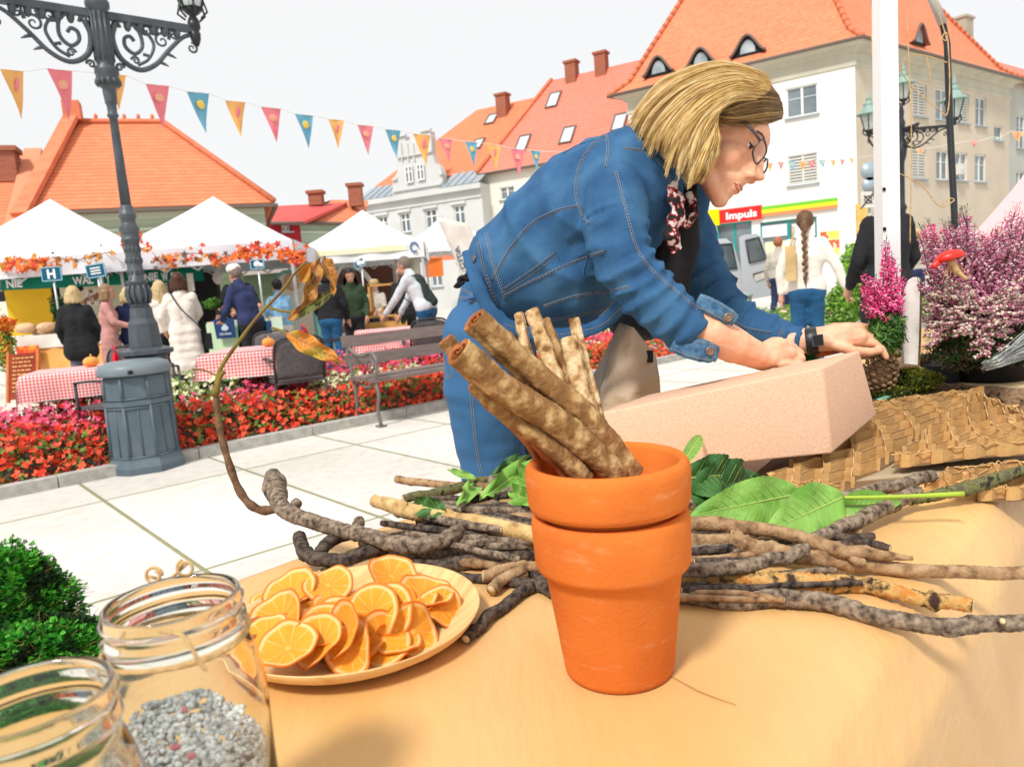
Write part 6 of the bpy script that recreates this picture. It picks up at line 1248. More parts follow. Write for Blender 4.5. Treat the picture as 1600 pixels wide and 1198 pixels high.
# left of the pots
B('thick grey branch with a knobbly club end and long curved twig', [(432, 752, .055), (438, 790, .05), (480, 812, .045), (560, 834, .035), (640, 853, .028), (700, 838, .03), (775, 790, .034)], (18, 15, 14, 14, 14, 14, 10), m_bg, 20, 3,
  extra=(((16, 18, 14), [(434, 775, .05), (428, 762, .056), (427, 744, .06)]), ((9, 8, 8), [(765, 798, .034), (775, 770, .04), (768, 748, .05)]), ((8, 9, 8), [(455, 798, .046), (462, 788, .05), (466, 784, .052)]), ((9, 10, 8), [(555, 838, .035), (560, 818, .04), (562, 812, .042)])))
B('pale barkless branch lying across the left of the pile', [(585, 782, .045), (650, 799, .042), (740, 815, .036), (850, 838, .03)], (11, 16, 15, 15), m_by, 21, 2)
B('slim pinkish branch at the top left of the pile', [(620, 748, .03), (690, 757, .028), (760, 760, .026), (850, 768, .024)], (7, 7, 7, 7), m_bt, 22, 3)
B('dark knobbly branch above the pale barkless one', [(630, 780, .03), (690, 768, .03), (760, 752, .03), (850, 748, .03)], (8, 10, 9, 8), m_bm, 23, 5)
B('dark branch with a forked cut end at the far left of the pile', [(468, 838, .02), (482, 868, .016), (540, 872, .016), (640, 850, .014), (760, 845, .012)], (12, 13, 12, 11, 11), m_bd, 24, 4, extra=(((10, 11, 10), [(500, 862, .02), (520, 842, .026), (560, 830, .03)]),))
B('grey branch in the middle of the left pile', [(600, 868, .006), (700, 862, .008), (780, 846, .01), (850, 840, .012)], (11, 13, 13, 12), m_bg, 25, 4)
B('dark branch low in the left pile', [(640, 888, 0), (720, 880, .002), (850, 862, .004)], (12, 14, 13), m_bd, 26, 4)
B('brown forked twig with cut ends beside the lower pot', [(755, 900, .01), (800, 886, .012), (860, 884, .012)], (11, 10, 9), m_bt, 27, 2, extra=(((8, 9, 10), [(820, 888, .012), (785, 905, .006), (768, 922, .002)]),))
B('straight dark stick running under the plate', [(728, 998, .0), (755, 972, 0), (798, 938, 0), (850, 905, .0)], (9, 11, 11, 10), m_bd, 28, 4)
B('tan branch between the pale one and the grey ones', [(690, 800, .03), (760, 808, .03), (850, 812, .03)], (10, 11, 11), m_bt, 29, 2)
B('dark branch touching the left side of the pots', [(700, 900, 0), (770, 905, 0), (860, 918, 0)], (7, 9, 12), m_bd, 30, 2)
B('grey branch over the back of the left pile', [(650, 815, .022), (740, 800, .024), (850, 786, .026)], (9, 10, 11), m_bg, 31, 4)
B('short brown stub beside the base of the pots', [(835, 888, .002), (850, 915, 0), (880, 935, 0)], (13, 12, 12), m_bd, 32, 1)
B('dark lower branch just behind the plate rim', [(500, 895, .004), (560, 862, .006), (650, 838, .01), (720, 815, .012)], (6, 8, 10, 10), m_bm, 33, 3)
B('grey branch crossing under the barkless one', [(560, 845, .012), (680, 825, .014), (850, 802, .014)], (9, 11, 11), m_bg, 34, 4)
rz_ = random.Random(77)
for i in range(26):
    x0 = rz_.uniform(560, 760); y0 = rz_.uniform(790, 885)-(x0-560)*.10; x1 = x0+rz_.uniform(150, 290); y1 = y0+rz_.uniform(-55, 40); lv = max(0, (880-y0)/110*.045); x1 = min(x1, 880)
    B('thin cut branch buried in the pile left of the pots', [(x0, y0, lv), ((x0+x1)/2, (y0+y1)/2+rz_.uniform(-8, 8), lv+.004), (x1, y1, lv)], (rz_.uniform(5, 8), rz_.uniform(6, 9), rz_.uniform(5, 8)), rz_.choice([m_bg, m_bd, m_bt, m_bg]), 100+i, 3, n=10)
for i in range(16):
    x0 = rz_.uniform(1045, 1090); y0 = rz_.uniform(800, 935); x1 = x0+rz_.uniform(120, 300); y1 = y0+rz_.uniform(-30, 12); lv = rz_.uniform(0, .008)
    B('thin cut branch lying low in the pile right of the pots', [(x0, y0, lv), ((x0+x1)/2, (y0+y1)/2+rz_.uniform(-6, 6), lv+.002), (x1, y1, lv)], (rz_.uniform(5, 9), rz_.uniform(5, 8), rz_.uniform(4, 7)), rz_.choice([m_bg, m_bd, m_bd, m_bt]), 200+i, 3, n=10)
# long thin twig with dry leaves at the left
dT_ = (Z(436, 790, TZ+.05)-CAM).dot(FW)
tw = thing('dry_twig', 'long thin curved twig with hanging brown and yellow leaves', 'twig', D(440, 792, dT_))
mb = MB(); tp = [(446, 792), (405, 796), (375, 768), (352, 705), (340, 650), (337, 600)]; mb.tube(bez([D(x, y, dT_) for x, y in tp], 40), [(7.5-3*i/40)*dT_/F*(1+.12*math.sin(i*1.3)) for i in range(41)], 9); mb.build('stem', mat('twig_brown', (.20, .11, .055), (.09, .045, .025), 80, .7, .6, 200), tw)
mb = MB(); tp = [(337, 604), (345, 575), (372, 535), (405, 492), (440, 455), (462, 425), (480, 408)]; mb.tube(bez([D(x, y, dT_) for x, y in tp], 40), [(3.6-2*i/40)*dT_/F for i in range(41)], 7); mb.tube(bez([D(x, y, dT_) for x, y in ((335, 620), (343, 590), (350, 580))], 6), [6*dT_/F, 7*dT_/F]+[4*dT_/F]*5, 7)
mb.tube(bez([D(x, y, dT_) for x, y in ((424, 512), (442, 518), (458, 528))], 8), 2.2*dT_/F, 5); mb.tube(bez([D(x, y, dT_) for x, y in ((420, 480), (440, 486), (470, 488))], 8), 2.2*dT_/F, 5)
mb.tube(bez([D(x, y, dT_) for x, y in ((345, 592), (335, 585), (318, 578), (300, 577))], 8), 1.6*dT_/F, 5); mb.build('stem', mat('twig_green', (.22, .17, .04), (.16, .08, .03), 25), tw)
m_dl = mat('leaf_dry', (.30, .10, .02), (.12, .03, .01), 60, .55, .7, 200, col3=(.42, .20, .04)); m_dl2 = mat('leaf_dry_yellow', (.55, .26, .03), (.26, .28, .03), 40, .6, .5, 90, col3=(.60, .20, .03), contrast=(.3, .7))
def leaf(parent, base, tip, wpx, m, curl=.3, side=1, serr=0, fold=.25, wave=.0, name='leaf', label=None, n=22, twist=0, lift=None, thick=None):
    """base, tip world; wpx half width in metres; leaf blade with folded midrib"""
    ax = tip-base; L = ax.length; t = ax.normalized(); up = (lift if lift else (CAM-(base+tip)/2)).normalized(); w = t.cross(up).normalized(); up = w.cross(t); mb = MB()
    def f(s, q):
        y = 2*s-1; a = q; wd = wpx*(math.sin(math.pi*min(1, a**.75))**.8)*(1+serr*.06*((a*n*1.0) % 1)) ; tw_ = twist*a
        cw, sw = math.cos(tw_), math.sin(tw_); off = w*y*wd*side; z = abs(y)*wd*fold+curl*L*math.sin(math.pi*a)*.35+wave*wpx*math.sin(a*17+y*2)*abs(y)
        return base+t*L*a+(w*cw+up*sw)*y*wd+(up*cw-w*sw)*z
    mb.grid(f, 10, n*2)
    o = mb.build(name, m, parent, label); r = MB(); r.tube([f(.5, i/12)+up*.0004 for i in range(13)], [L*.010*(1-i/14) for i in range(13)], 5)
    for i in range(2, 10):
        for s in (-1, 1): r.tube([f(.5, i/12)+up*.0004, f(.5+s*.2, i/12+.05)+up*.0005, f(.5+s*.38, i/12+.10)+up*.0005], L*.0025, 3)
    r.build('midrib', mat('leaf_vein', (.36, .48, .12), rough=.6) if m not in (m_dl, m_dl2) else m_bt, o); return o
dl = lambda x, y, o=0: D(x, y, dT_+o)
leaf(tw, dl(500, 405), dl(450, 500, -.03), .0105, m_dl, .35, fold=.8, wave=.5, twist=.9); leaf(tw, dl(508, 402, .01), dl(522, 462, -.01), .009, m_dl, .2, fold=1.0, wave=.6, twist=.4)
leaf(tw, dl(448, 520), dl(538, 566, -.01), .014, m_dl2, .15, fold=.25, wave=.4, twist=-.3); leaf(tw, dl(520, 455, .0), dl(452, 503, -.01), .008, m_bm, -.3, fold=.5, wave=.4); leaf(tw, dl(470, 440), dl(488, 410), .010, m_dl2, .2, fold=.6)
# green leaves on the pile
m_lg = mat('leaf_fresh', (.17, .36, .05), (.11, .27, .03), 22, .5, .35, 70, spec=.4, col3=(.22, .42, .08)); m_ld = mat('leaf_deep', (.05, .16, .035), (.025, .09, .02), 18, .5, .3, 60, spec=.4)
def ZL(x, y, l): return Z(x, y, TZ+.012+l)
tg = thing('leafy_twig', 'cut green stem with two broad light green toothed leaves right of the pots', 'twig', ZL(1300, 778, .02))
mb = MB(); mb.tube(bez([ZL(1240, 775, .034), ZL(1320, 777, .034), ZL(1420, 775, .034), ZL(1506, 771, .034)], 20), [.0016+.0016*i/20 for i in range(21)], 7); mb.build('stem', mat('stem_lime', (.40, .55, .06), (.33, .46, .05), 20), tg)
leaf(tg, ZL(1250, 771, .036), ZL(1075, 806, .03), .030, m_lg, .18, serr=1, fold=.18, wave=.12); leaf(tg, ZL(1318, 776, .036), ZL(1195, 832, .02), .031, m_lg, .12, serr=1, fold=.15, wave=.1); leaf(tg, ZL(1310, 790, .02), ZL(1408, 784, .02), .018, m_lg, .1, serr=1)
tg = thing('leafy_twig', 'dark glossy leaves tucked between the pots and foam block', 'twig', ZL(1100, 770, .02))
leaf(tg, ZL(1068, 772, .05), ZL(1185, 752, .03), .036, m_ld, .25, serr=1, fold=.3, wave=.2); leaf(tg, ZL(1062, 748, .07), ZL(1150, 740, .05), .028, m_ld, .35, serr=1, fold=.3, wave=.2); leaf(tg, ZL(1060, 735, .06), ZL(1095, 680, .07), .010, m_lg, .2, fold=.4)
leaf(tg, ZL(1150, 775, .02), ZL(1240, 760, .02), .014, m_ld, .1)
tg = thing('leafy_twig', 'green leaves and forked stem on the left pile beside the jeans', 'twig', ZL(760, 770, .03))
for a in (((755, 778), (835, 722), .018, m_lg), ((700, 800), (640, 786), .014, m_ld), ((800, 742), (842, 760), .020, m_lg), ((745, 748), (700, 733), .006, m_lg), ((770, 745), (825, 715), .016, m_ld), ((740, 760), (715, 790), .012, m_lg), ((800, 770), (850, 790), .014, m_lg)): leaf(tg, ZL(*a[0], .045), ZL(*a[1], .05), a[2], a[3], .2, fold=.4, wave=.5)
# ---- plate with dried orange slices
PC = Z(553, 956, TZ+.027); Rp = .89*((Z(742, 932, TZ+.032)-PC).length+(Z(590, 860, TZ+.032)-PC).length)/2; P0c = Vector((PC.x, PC.y, TZ+.004))
m_pl = mat('palm_leaf', (.80, .55, .26), (.64, .37, .13), 9, .6, .35, 60, stretch=(1.0, 9, 1), col3=(.78, .50, .22), contrast=(.3, .7))
pl = MB(); pl.lathe([(.002, .004), (Rp*.62, .004), (Rp*.78, .008), (Rp*.92, .016), (Rp*.985, .0235), (Rp*1.0, .0242), (Rp*1.0, .0228), (Rp*.95, .0135), (Rp*.82, .004), (Rp*.62, .0), (.002, .0)], (0, 0, 0), 72, cap=False)
pl.v = [Vector((v.x, v.y, v.z*(1+.05*math.sin(2*math.atan2(v.y, v.x)+.5)))) for v in pl.v]; plo = pl.build('palm_leaf_plate', m_pl, None, 'round palm leaf plate heaped with dried orange slices', 'plate', base=Vector((0, 0, 0))); plo.location = P0c; plo.rotation_euler = (0, 0, math.radians(35))
m_or = bpy.data.materials.new('orange_slice'); m_or.use_nodes = True; N, L, P_ = nodes(m_or)
tc = N.new('ShaderNodeTexCoord'); sp = N.new('ShaderNodeSeparateXYZ'); L.new(tc.outputs['UV'], sp.inputs[0])
x_ = mth_('SUBTRACT', 0, 0); 
def mth2(op, a, b=0.0):
    q = N.new('ShaderNodeMath'); q.operation = op
    for i, v in enumerate((a, b)):
        if isinstance(v, (int, float)): q.inputs[i].default_value = v
        else: L.new(v, q.inputs[i])
    return q.outputs[0]
ang = mth2('MULTIPLY', sp.outputs[0], 10.0); sp_ = mth2('ABSOLUTE', mth2('SUBTRACT', mth2('FRACT', ang), .5)); rad_ = sp.outputs[1]
no = N.new('ShaderNodeTexNoise'); no.inputs['Scale'].default_value = 140; no.inputs['Detail'].default_value = 5; L.new(tc.outputs['Object'], no.inputs[0])
rm = N.new('ShaderNodeValToRGB'); els = rm.color_ramp.elements; els[0].position = 0; els[0].color = (.80, .48, .12, 1); els[1].position = 1; els[1].color = (.75, .20, .015, 1)
for p, c in ((.07, (.88, .50, .07)), (.12, (.90, .34, .015)), (.80, (.90, .38, .015)), (.86, (.90, .60, .26)), (.92, (.90, .60, .26)), (.94, (.86, .27, .02))): e = els.new(p); e.color = (*c, 1)
L.new(mth2('ADD', rad_, mth2('MULTIPLY', mth2('SUBTRACT', no.outputs[0], .5), .08)), rm.inputs[0])
mx = N.new('ShaderNodeMixRGB'); fac = mth2('MULTIPLY', mth2('MULTIPLY', mth2('GREATER_THAN', sp_, .455), mth2('LESS_THAN', rad_, .84)), .75); L.new(fac, mx.inputs[0]); L.new(rm.outputs[0], mx.inputs[1]); mx.inputs[2].default_value = (.88, .58, .20, 1)
m3 = N.new('ShaderNodeMixRGB'); m3.blend_type = 'MULTIPLY'; m3.inputs[0].default_value = .6; L.new(mx.outputs[0], m3.inputs[1]); r5 = N.new('ShaderNodeValToRGB'); r5.color_ramp.elements[0].position = .35; r5.color_ramp.elements[0].color = (.95, .78, .6, 1); r5.color_ramp.elements[1].position = .6; L.new(no.outputs[0], r5.inputs[0]); L.new(r5.outputs[0], m3.inputs[2])
L.new(m3.outputs[0], P_.inputs['Base Color']); P_.inputs['Roughness'].default_value = .42; P_.inputs['Subsurface Weight'].default_value = .15; P_.inputs['Subsurface Radius'].default_value = (.004, .002, .001)
bp2 = N.new('ShaderNodeBump'); bp2.inputs['Strength'].default_value = .6; bp2.inputs['Distance'].default_value = .0012; L.new(mth2('ADD', mth2('MULTIPLY', fac, 1.0), no.outputs[0]), bp2.inputs['Height']); L.new(bp2.outputs[0], P_.inputs['Normal'])
m_rind = mat('orange_rind', (.80, .24, .015), (.70, .16, .01), 60, .5, .4, 200)
def slice_mesh(seed, cup, saddle):
    rnd = random.Random(seed); mb = MB(); nr, na = 9, 44; T = .0035
    def h(r, a): return .62*cup*r*r+.6*saddle*r*r*math.cos(2*a+seed)+.10*r*r*math.sin(3*a+seed*2)*.5+.03*r*math.sin(7*a+seed)
    P = lambda i, j: Vector((i/nr*math.cos(2*math.pi*j/na), i/nr*math.sin(2*math.pi*j/na)*.96, h(i/nr, 2*math.pi*j/na)))
    vs = [P(i, j) for i in range(nr+1) for j in range(na+1)]; w = na+1; fs = []; uv = []
    for i in range(nr):
        for j in range(na): fs.append((i*w+j, (i+1)*w+j, (i+1)*w+j+1, i*w+j+1)); uv.append([(j/na, i/nr), (j/na, (i+1)/nr), ((j+1)/na, (i+1)/nr), ((j+1)/na, i/nr)])
    mb.add(vs, fs, 0, True, uv); th = .065
    mb.add([v-Vector((0, 0, th)) for v in vs], [f[::-1] for f in fs], 0, True, [u[::-1] for u in uv])
    n0 = len(vs); o_ = nr*w
    mb.add([vs[o_+j] for j in range(w)]+[vs[o_+j]*1.02-Vector((0, 0, th*.5)) for j in range(w)]+[vs[o_+j]-Vector((0, 0, th)) for j in range(w)], [(j, w+j, w+j+1, j+1) for j in range(na)]+[(w+j, 2*w+j, 2*w+j+1, w+j+1) for j in range(na)], 1, True)
    return mb.mesh('orange_slice', [m_or, m_rind])
variants = [slice_mesh(i+1, c, s) for i, (c, s) in enumerate(((.10, .25), (.35, .1), (.05, .5), (-.1, .3), (.5, .3), (.2, .6)))]
so2 = random.Random(11)
def oslice(x, y, l, rpx, tilt, az, var, label=None):
    """tilt: angle of the slice normal from vertical, az: compass of the lean (deg, 0 = towards camera, 90 = to the right)"""
    P = Z(x, y, TZ+.010+l); r = rpx*(P-CAM).dot(FW)/F; o = bpy.data.objects.new('orange_slice', variants[var]); COL.objects.link(o)
    t, a = math.radians(tilt), math.radians(az); n = Vector((math.sin(t)*math.sin(a), -math.sin(t)*math.cos(a), math.cos(t))); q = Zv.rotation_difference(n)
    o.matrix_world = Matrix.Translation(P) @ (q.to_matrix() @ Matrix.Rotation(so2.uniform(0, 6), 3, 'Z')).to_4x4() @ Matrix.Scale(r, 4)
    return tag(o, label or 'dried orange slice lying in the heap on the palm leaf plate', 'orange slice', 'dried orange slices on the plate')
for i in range(30):      # the bottom layer of the heap
    a = i*2.4; rr3 = Rp*.46*math.sqrt((i+.5)/30); p = P0c+Vector((math.cos(a)*rr3*1.05+Rp*.04, math.sin(a)*rr3*.80-Rp*.10, (.013+.003*(i % 5)))); px_ = None
    o = oslice(556, 960, 0, 38, so2.uniform(2, 20), so2.uniform(0, 360), i % 6); o.location = p
oslice(512, 914, .030, 40, 22, 20, 0, 'round orange slice with a pale pith ring at the top of the heap'); oslice(582, 957, .036, 46, 62, -14, 3, 'large orange slice standing on edge in the middle of the heap, facing the camera')
oslice(606, 955, .032, 46, 62, -20, 3); oslice(612, 900, .026, 42, 30, 60, 1, 'orange slice at the back of the heap with its rim showing'); oslice(455, 925, .026, 44, 24, -20, 1, 'curled orange slice at the upper left of the heap')
oslice(470, 900+8, .026, 30, 20, 10, 0); oslice(545, 985, .030, 46, 66, -60, 4, 'folded orange slice curling up left of the standing one'); oslice(505, 985, .022, 44, 60, -40, 2); oslice(548, 1010, .020, 44, 55, -25, 2)
oslice(665, 928, .022, 44, 18, 60, 1, 'flat orange slice lying towards the right rim'); oslice(640, 990, .012, 48, 52, 30, 5); oslice(450, 1012, .024, 50, 18, -10, 1, 'broad orange slice at the front left rim of the plate'); oslice(440, 965, .018, 46, 46, -25, 4); oslice(690, 950, .012, 40, 40, 55, 2)
oslice(645, 985, .016, 44, 60, 40, 2); oslice(600, 1000, .016, 44, 50, 10, 5); oslice(415, 992, .018, 40, 22, -30, 1); oslice(560, 1008, .014, 42, 22, 10, 2); oslice(620, 996, .014, 40, 18, 25, 0); oslice(420, 935, .014, 34, 30, -40, 3); oslice(500, 1004, .022, 46, 40, -30, 4)
for k, (a, b, r, l) in enumerate((((385, 978), (425, 960), 8, .014), ((392, 1000), (432, 985), 8, .012), ((400, 955), (440, 948), 6, .016))):
    A, B_ = Z(*a, TZ+.012+l), Z(*b, TZ+.012+l); dd3 = (A-CAM).dot(FW)/F; mb = MB(); mb.tube([A, A.lerp(B_, .5), B_], r*dd3, 12, caps=False); mb.tube([A, A.lerp(B_, .5), B_], r*.7*dd3, 12, caps=False); mb.build('cinnamon_stick', m_bk3, None, 'short cinnamon stick at the left rim of the orange plate', 'cinnamon stick', 'cinnamon sticks among the orange slices', base=A)
# ---- glass jars
m_gl = bpy.data.materials.new('clear_glass'); m_gl.use_nodes = True; N, L, P_ = nodes(m_gl); P_.inputs['Base Color'].default_value = (.95, .98, .96, 1); P_.inputs['Roughness'].default_value = .015; P_.inputs['Transmission Weight'].default_value = 1; P_.inputs['IOR'].default_value = 1.46
J1 = D(268, 933, .42); r1_ = .0372; J2 = Z(38, 1086, J1.z+.004); r2_ = .0345
def jar(label, T, r, body, z0):
    H_ = T.z-z0; c = Vector((T.x, T.y, z0)); t = .0026; R = r*body
    out = [(.002, .0), (R*.86, 0), (R*.97, .004), (R, .014), (R, H_-.060), (R*.985, H_-.050), (R*.93, H_-.040), (r*1.03, H_-.030), (r*.99, H_-.026), (r*.975, H_-.019), (r*1.035, H_-.0175), (r*1.035, H_-.0155), (r*.985, H_-.014), (r*.98, H_-.0085), (r*1.03, H_-.007), (r*1.03, H_-.005), (r*.99, H_-.003), (r*.985, H_-.0008), (r*.965, H_), (r*.935, H_), (r*.915, H_-.001)]
    inn = [(r*.905, H_-.004), (r*.895, H_-.026), (R*.86, H_-.038), (R-t-.001, H_-.052), (R-t, H_-.062), (R-t, .018), (R*.9-t, .008), (.002, .007)]
    mb = MB(); mb.lathe(out+inn, c, 72, cap=False)
    return mb.build('glass_jar', m_gl, None, label, 'jar', 'open glass jars at the near corner', base=c), c, R-t, H_
j1, c1_, R1, H1 = jar('open glass jar half filled with grey gravel, twine round its neck', J1, r1_, 1.20, TZ+.004)
j2, c2_, R2j, H2 = jar('nearest open glass jar, cut off by the lower left corner', J2, r2_, 1.20, TZ+.004)
m_grv = [mat('gravel_pale', (.80, .78, .75), (.64, .62, .59), 200, .8), mat('gravel_mid', (.60, .58, .56), (.45, .44, .42), 200, .8), mat('gravel_white', (.90, .89, .86), rough=.8), mat('gravel_pink', (.70, .20, .22), rough=.7)]
rg = random.Random(21); mb = MB(); ico = []
def pebble(p, s):
    a = rg.uniform(0, 6); ax = (Vector((math.cos(a), math.sin(a), rg.uniform(-.5, .5))).normalized(),); x = ax[0]; y = x.cross(Vector((rg.uniform(-1, 1), rg.uniform(-1, 1), rg.uniform(-1, 1)))).normalized(); z = x.cross(y)
    q = rg.random(); mi = 3 if q < .006 else 0 if q < .5 else 1 if q < .8 else 2
    vs = []; 
    mb.ell(p, (s*rg.uniform(.9, 1.5), s*rg.uniform(.7, 1), s*rg.uniform(.6, .9)), ax=(x, y, z), nu=7, nv=4, mi=mi, jit=.16)
hg = lambda x, y: H1*.50+.010*(-x*.3+y*.9)/R1*.8-.012*(x/R1)+.004*nz((x, y, 0), 60, 2)
for i in range(2600):
    a = rg.uniform(0, 6.283); s = rg.uniform(.0013, .0023)
    if rg.random() < .45: r = (R1-s*1.4)*math.sqrt(rg.random()); x, y = r*math.cos(a), r*math.sin(a); z = hg(x, y)-rg.random()*.003
    else: r = R1-s*1.3-rg.random()*.0012; x, y = r*math.cos(a), r*math.sin(a); z = hg(x, y)-rg.random()**1.3*(H1*.42)
    pebble(c1_+Vector((x, y, max(.01, z))), s)
mb.lathe([(.002, .008), (R1-.003, .009), (R1-.0035, H1*.36), (.002, H1*.42)], c1_, 24, 1)
for x, y in ((-.006, -.008), (.004, -.012), (.010, -.030)): mb.ell(c1_+Vector((x, y, hg(x, y)+.002)), (.0028, .0022, .002), nu=8, nv=5, mi=3, jit=.1)
mb.build('gravel', m_grv, None, 'pale grey gravel with a few pink grains inside the glass jar', 'gravel', kind='stuff', base=c1_)
m_tw = mat('twine_jute', (.62, .42, .20), (.45, .28, .12), 160, .9, .6, 300)
def twine(pts, r, label, n=60, parent=None, name='twine'):
    P = bez(pts, n); mb = MB()
    for s in (0, math.pi): mb.tube([p+Vector((math.cos(i*1.1+s), .4*math.sin(i*1.1+s), math.sin(i*1.1+s)))*r*.5 for i, p in enumerate(P)], r*.75, 5)
    return mb.build(name, m_tw, parent, label, 'twine' if parent is None else None, base=P[0])
zr_ = J1.z-.0245; ring_ = [Vector((J1.x+r1_*1.045*math.cos(a), J1.y+r1_*1.045*math.sin(a), zr_+.001*math.sin(3*a))) for a in [i*.4 for i in range(34)]]
twine(ring_, .0013, 'jute twine wound round the neck of the gravel jar', 160)
twine([D(250, 985, .385), D(285, 992, .380), D(300, 1012, .378), D(312, 1035, .378), D(322, 1045, .379)], .0011, 'loose end of jute twine hanging down the gravel jar')
mb = MB(); 
for q in range(2):
    cA = D(240+q*50, 899-q*12, .455); mb.tube(scroll(cA, RT, UP, .0055, 1.2, 0, 20, q*2, 1, .6), .0011, 5)
mb.tube(bez([D(232, 900, .455), D(262, 905, .46), D(292, 880, .455)], 10), .0011, 5); mb.build('twine_bow', m_tw, None, 'loops of jute twine behind the rim of the gravel jar', 'twine', base=D(260, 900, .455))
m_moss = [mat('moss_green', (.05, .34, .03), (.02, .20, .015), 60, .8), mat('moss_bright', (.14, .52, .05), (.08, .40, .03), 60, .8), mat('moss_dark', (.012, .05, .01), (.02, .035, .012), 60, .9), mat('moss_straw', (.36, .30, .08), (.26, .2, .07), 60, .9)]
def mossclump(label, c, r, n, seed, fr=(.46, .38, .135, .025), s=.0042, mats=m_moss):
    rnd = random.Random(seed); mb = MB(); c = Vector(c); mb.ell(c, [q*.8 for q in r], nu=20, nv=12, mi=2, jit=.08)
    for i in range(n):
        d = Vector((rnd.gauss(0, 1), rnd.gauss(0, 1), rnd.gauss(.3, 1))).normalized(); k = (.78+.26*rnd.random())*(1+.22*nz(d, 2.6, seed)+.10*nz(d, 7, seed)); q = c+Vector((d.x*r[0], d.y*r[1], d.z*r[2]))*k
        if q.z < c.z-r[2]*.75: continue
        u = rnd.random(); mi = 0; acc = 0
        for j, f_ in enumerate(fr):
            acc += f_
            if u < acc: mi = j; break
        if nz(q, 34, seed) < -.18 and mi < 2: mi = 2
        g = (d+Vector((rnd.uniform(-1, 1), rnd.uniform(-1, 1), rnd.uniform(-.8, .6)))*1.1).normalized(); x, y, _ = frame_of(g); l = s*rnd.uniform(1.2, 3.0)
        if mi == 3: mb.tube([q, q+g*l*.7+x*l*.4, q+g*l*1.3], s*.06, 3, 3, caps=False); continue
        K_ = 4
        for j in range(K_):     # little feathered shoot
            b = q+g*l*.55*j/K_; w = s*.62*(1-j/K_*.5)
            for sg in (-1, 1): mb.add([b, b+x*sg*w+g*w*.5, b+x*sg*w*.3+g*w*1.1+y*w*.3], [(0, 1, 2)], mi, False)
    return mb.build('moss', mats, None, label, 'moss', kind='stuff', base=c)
mossclump('dark green moss heap at the left edge, upper clump', Z(34, 1036, TZ+.0)+Zv*.052, (.062, .045, .064), 9000, 1); mossclump('dark green moss heap behind the jars, lower clump', Z(70, 1030, TZ+.028), (.075, .05, .034), 9000, 2)
mossclump('moss inside the nearest glass jar', c2_+Zv*H2*.45, (R2j*.8, R2j*.8, H2*.28), 2500, 3, fr=(.3, .5, .1, .1)); bpy.context.view_layer.update()
P = c2_+Vector((.012, -.018, H2*.62)); tuft('dry_petals', P, (.014, .012, .012), 60, .006, [mat('petal_lilac', (.55, .50, .62)), m_bk3, m_clothw], 'dried petals and seeds in the nearest glass jar', 'petals', 3)
# ---- foam block
BR = D(1300, 709, 1.15); TRf = D(1287, 573, 1.15); TLf = D(930, 647, 1.24); TRb = D(1343, 547, 1.26); BRb = D(1371, 649, 1.26); BLf = D(936, 745, 1.22); BLb = BLf+(BRb-BR); TLb = TLf+(TRb-TRf)
bm = bmesh.new(); vv = [bm.verts.new(p) for p in (BLf, BR, BRb, BLb, TLf, TRf, TRb, TLb)]
for f in ((3, 2, 1, 0), (4, 5, 6, 7), (0, 1, 5, 4), (1, 2, 6, 5), (2, 3, 7, 6), (3, 0, 4, 7)): bm.faces.new([vv[i] for i in f])
bmesh.ops.bevel(bm, geom=list(bm.edges), offset=.0045, segments=3, affect='EDGES', profile=.6); bmesh.ops.recalc_face_normals(bm, faces=bm.faces)
me = bpy.data.meshes.new('foam_block'); bm.to_mesh(me); bm.free(); [setattr(p, 'use_smooth', True) for p in me.polygons]
m_foam = mat('floral_foam', (.74, .48, .33), (.62, .37, .245), 320, .95, .8, 420, contrast=(.3, .7)); me.materials.append(m_foam); fo_ = bpy.data.objects.new('foam_block', me); COL.objects.link(fo_); tag(fo_, 'large pinkish beige floral foam block lying on cardboard in front of the woman', 'foam block')
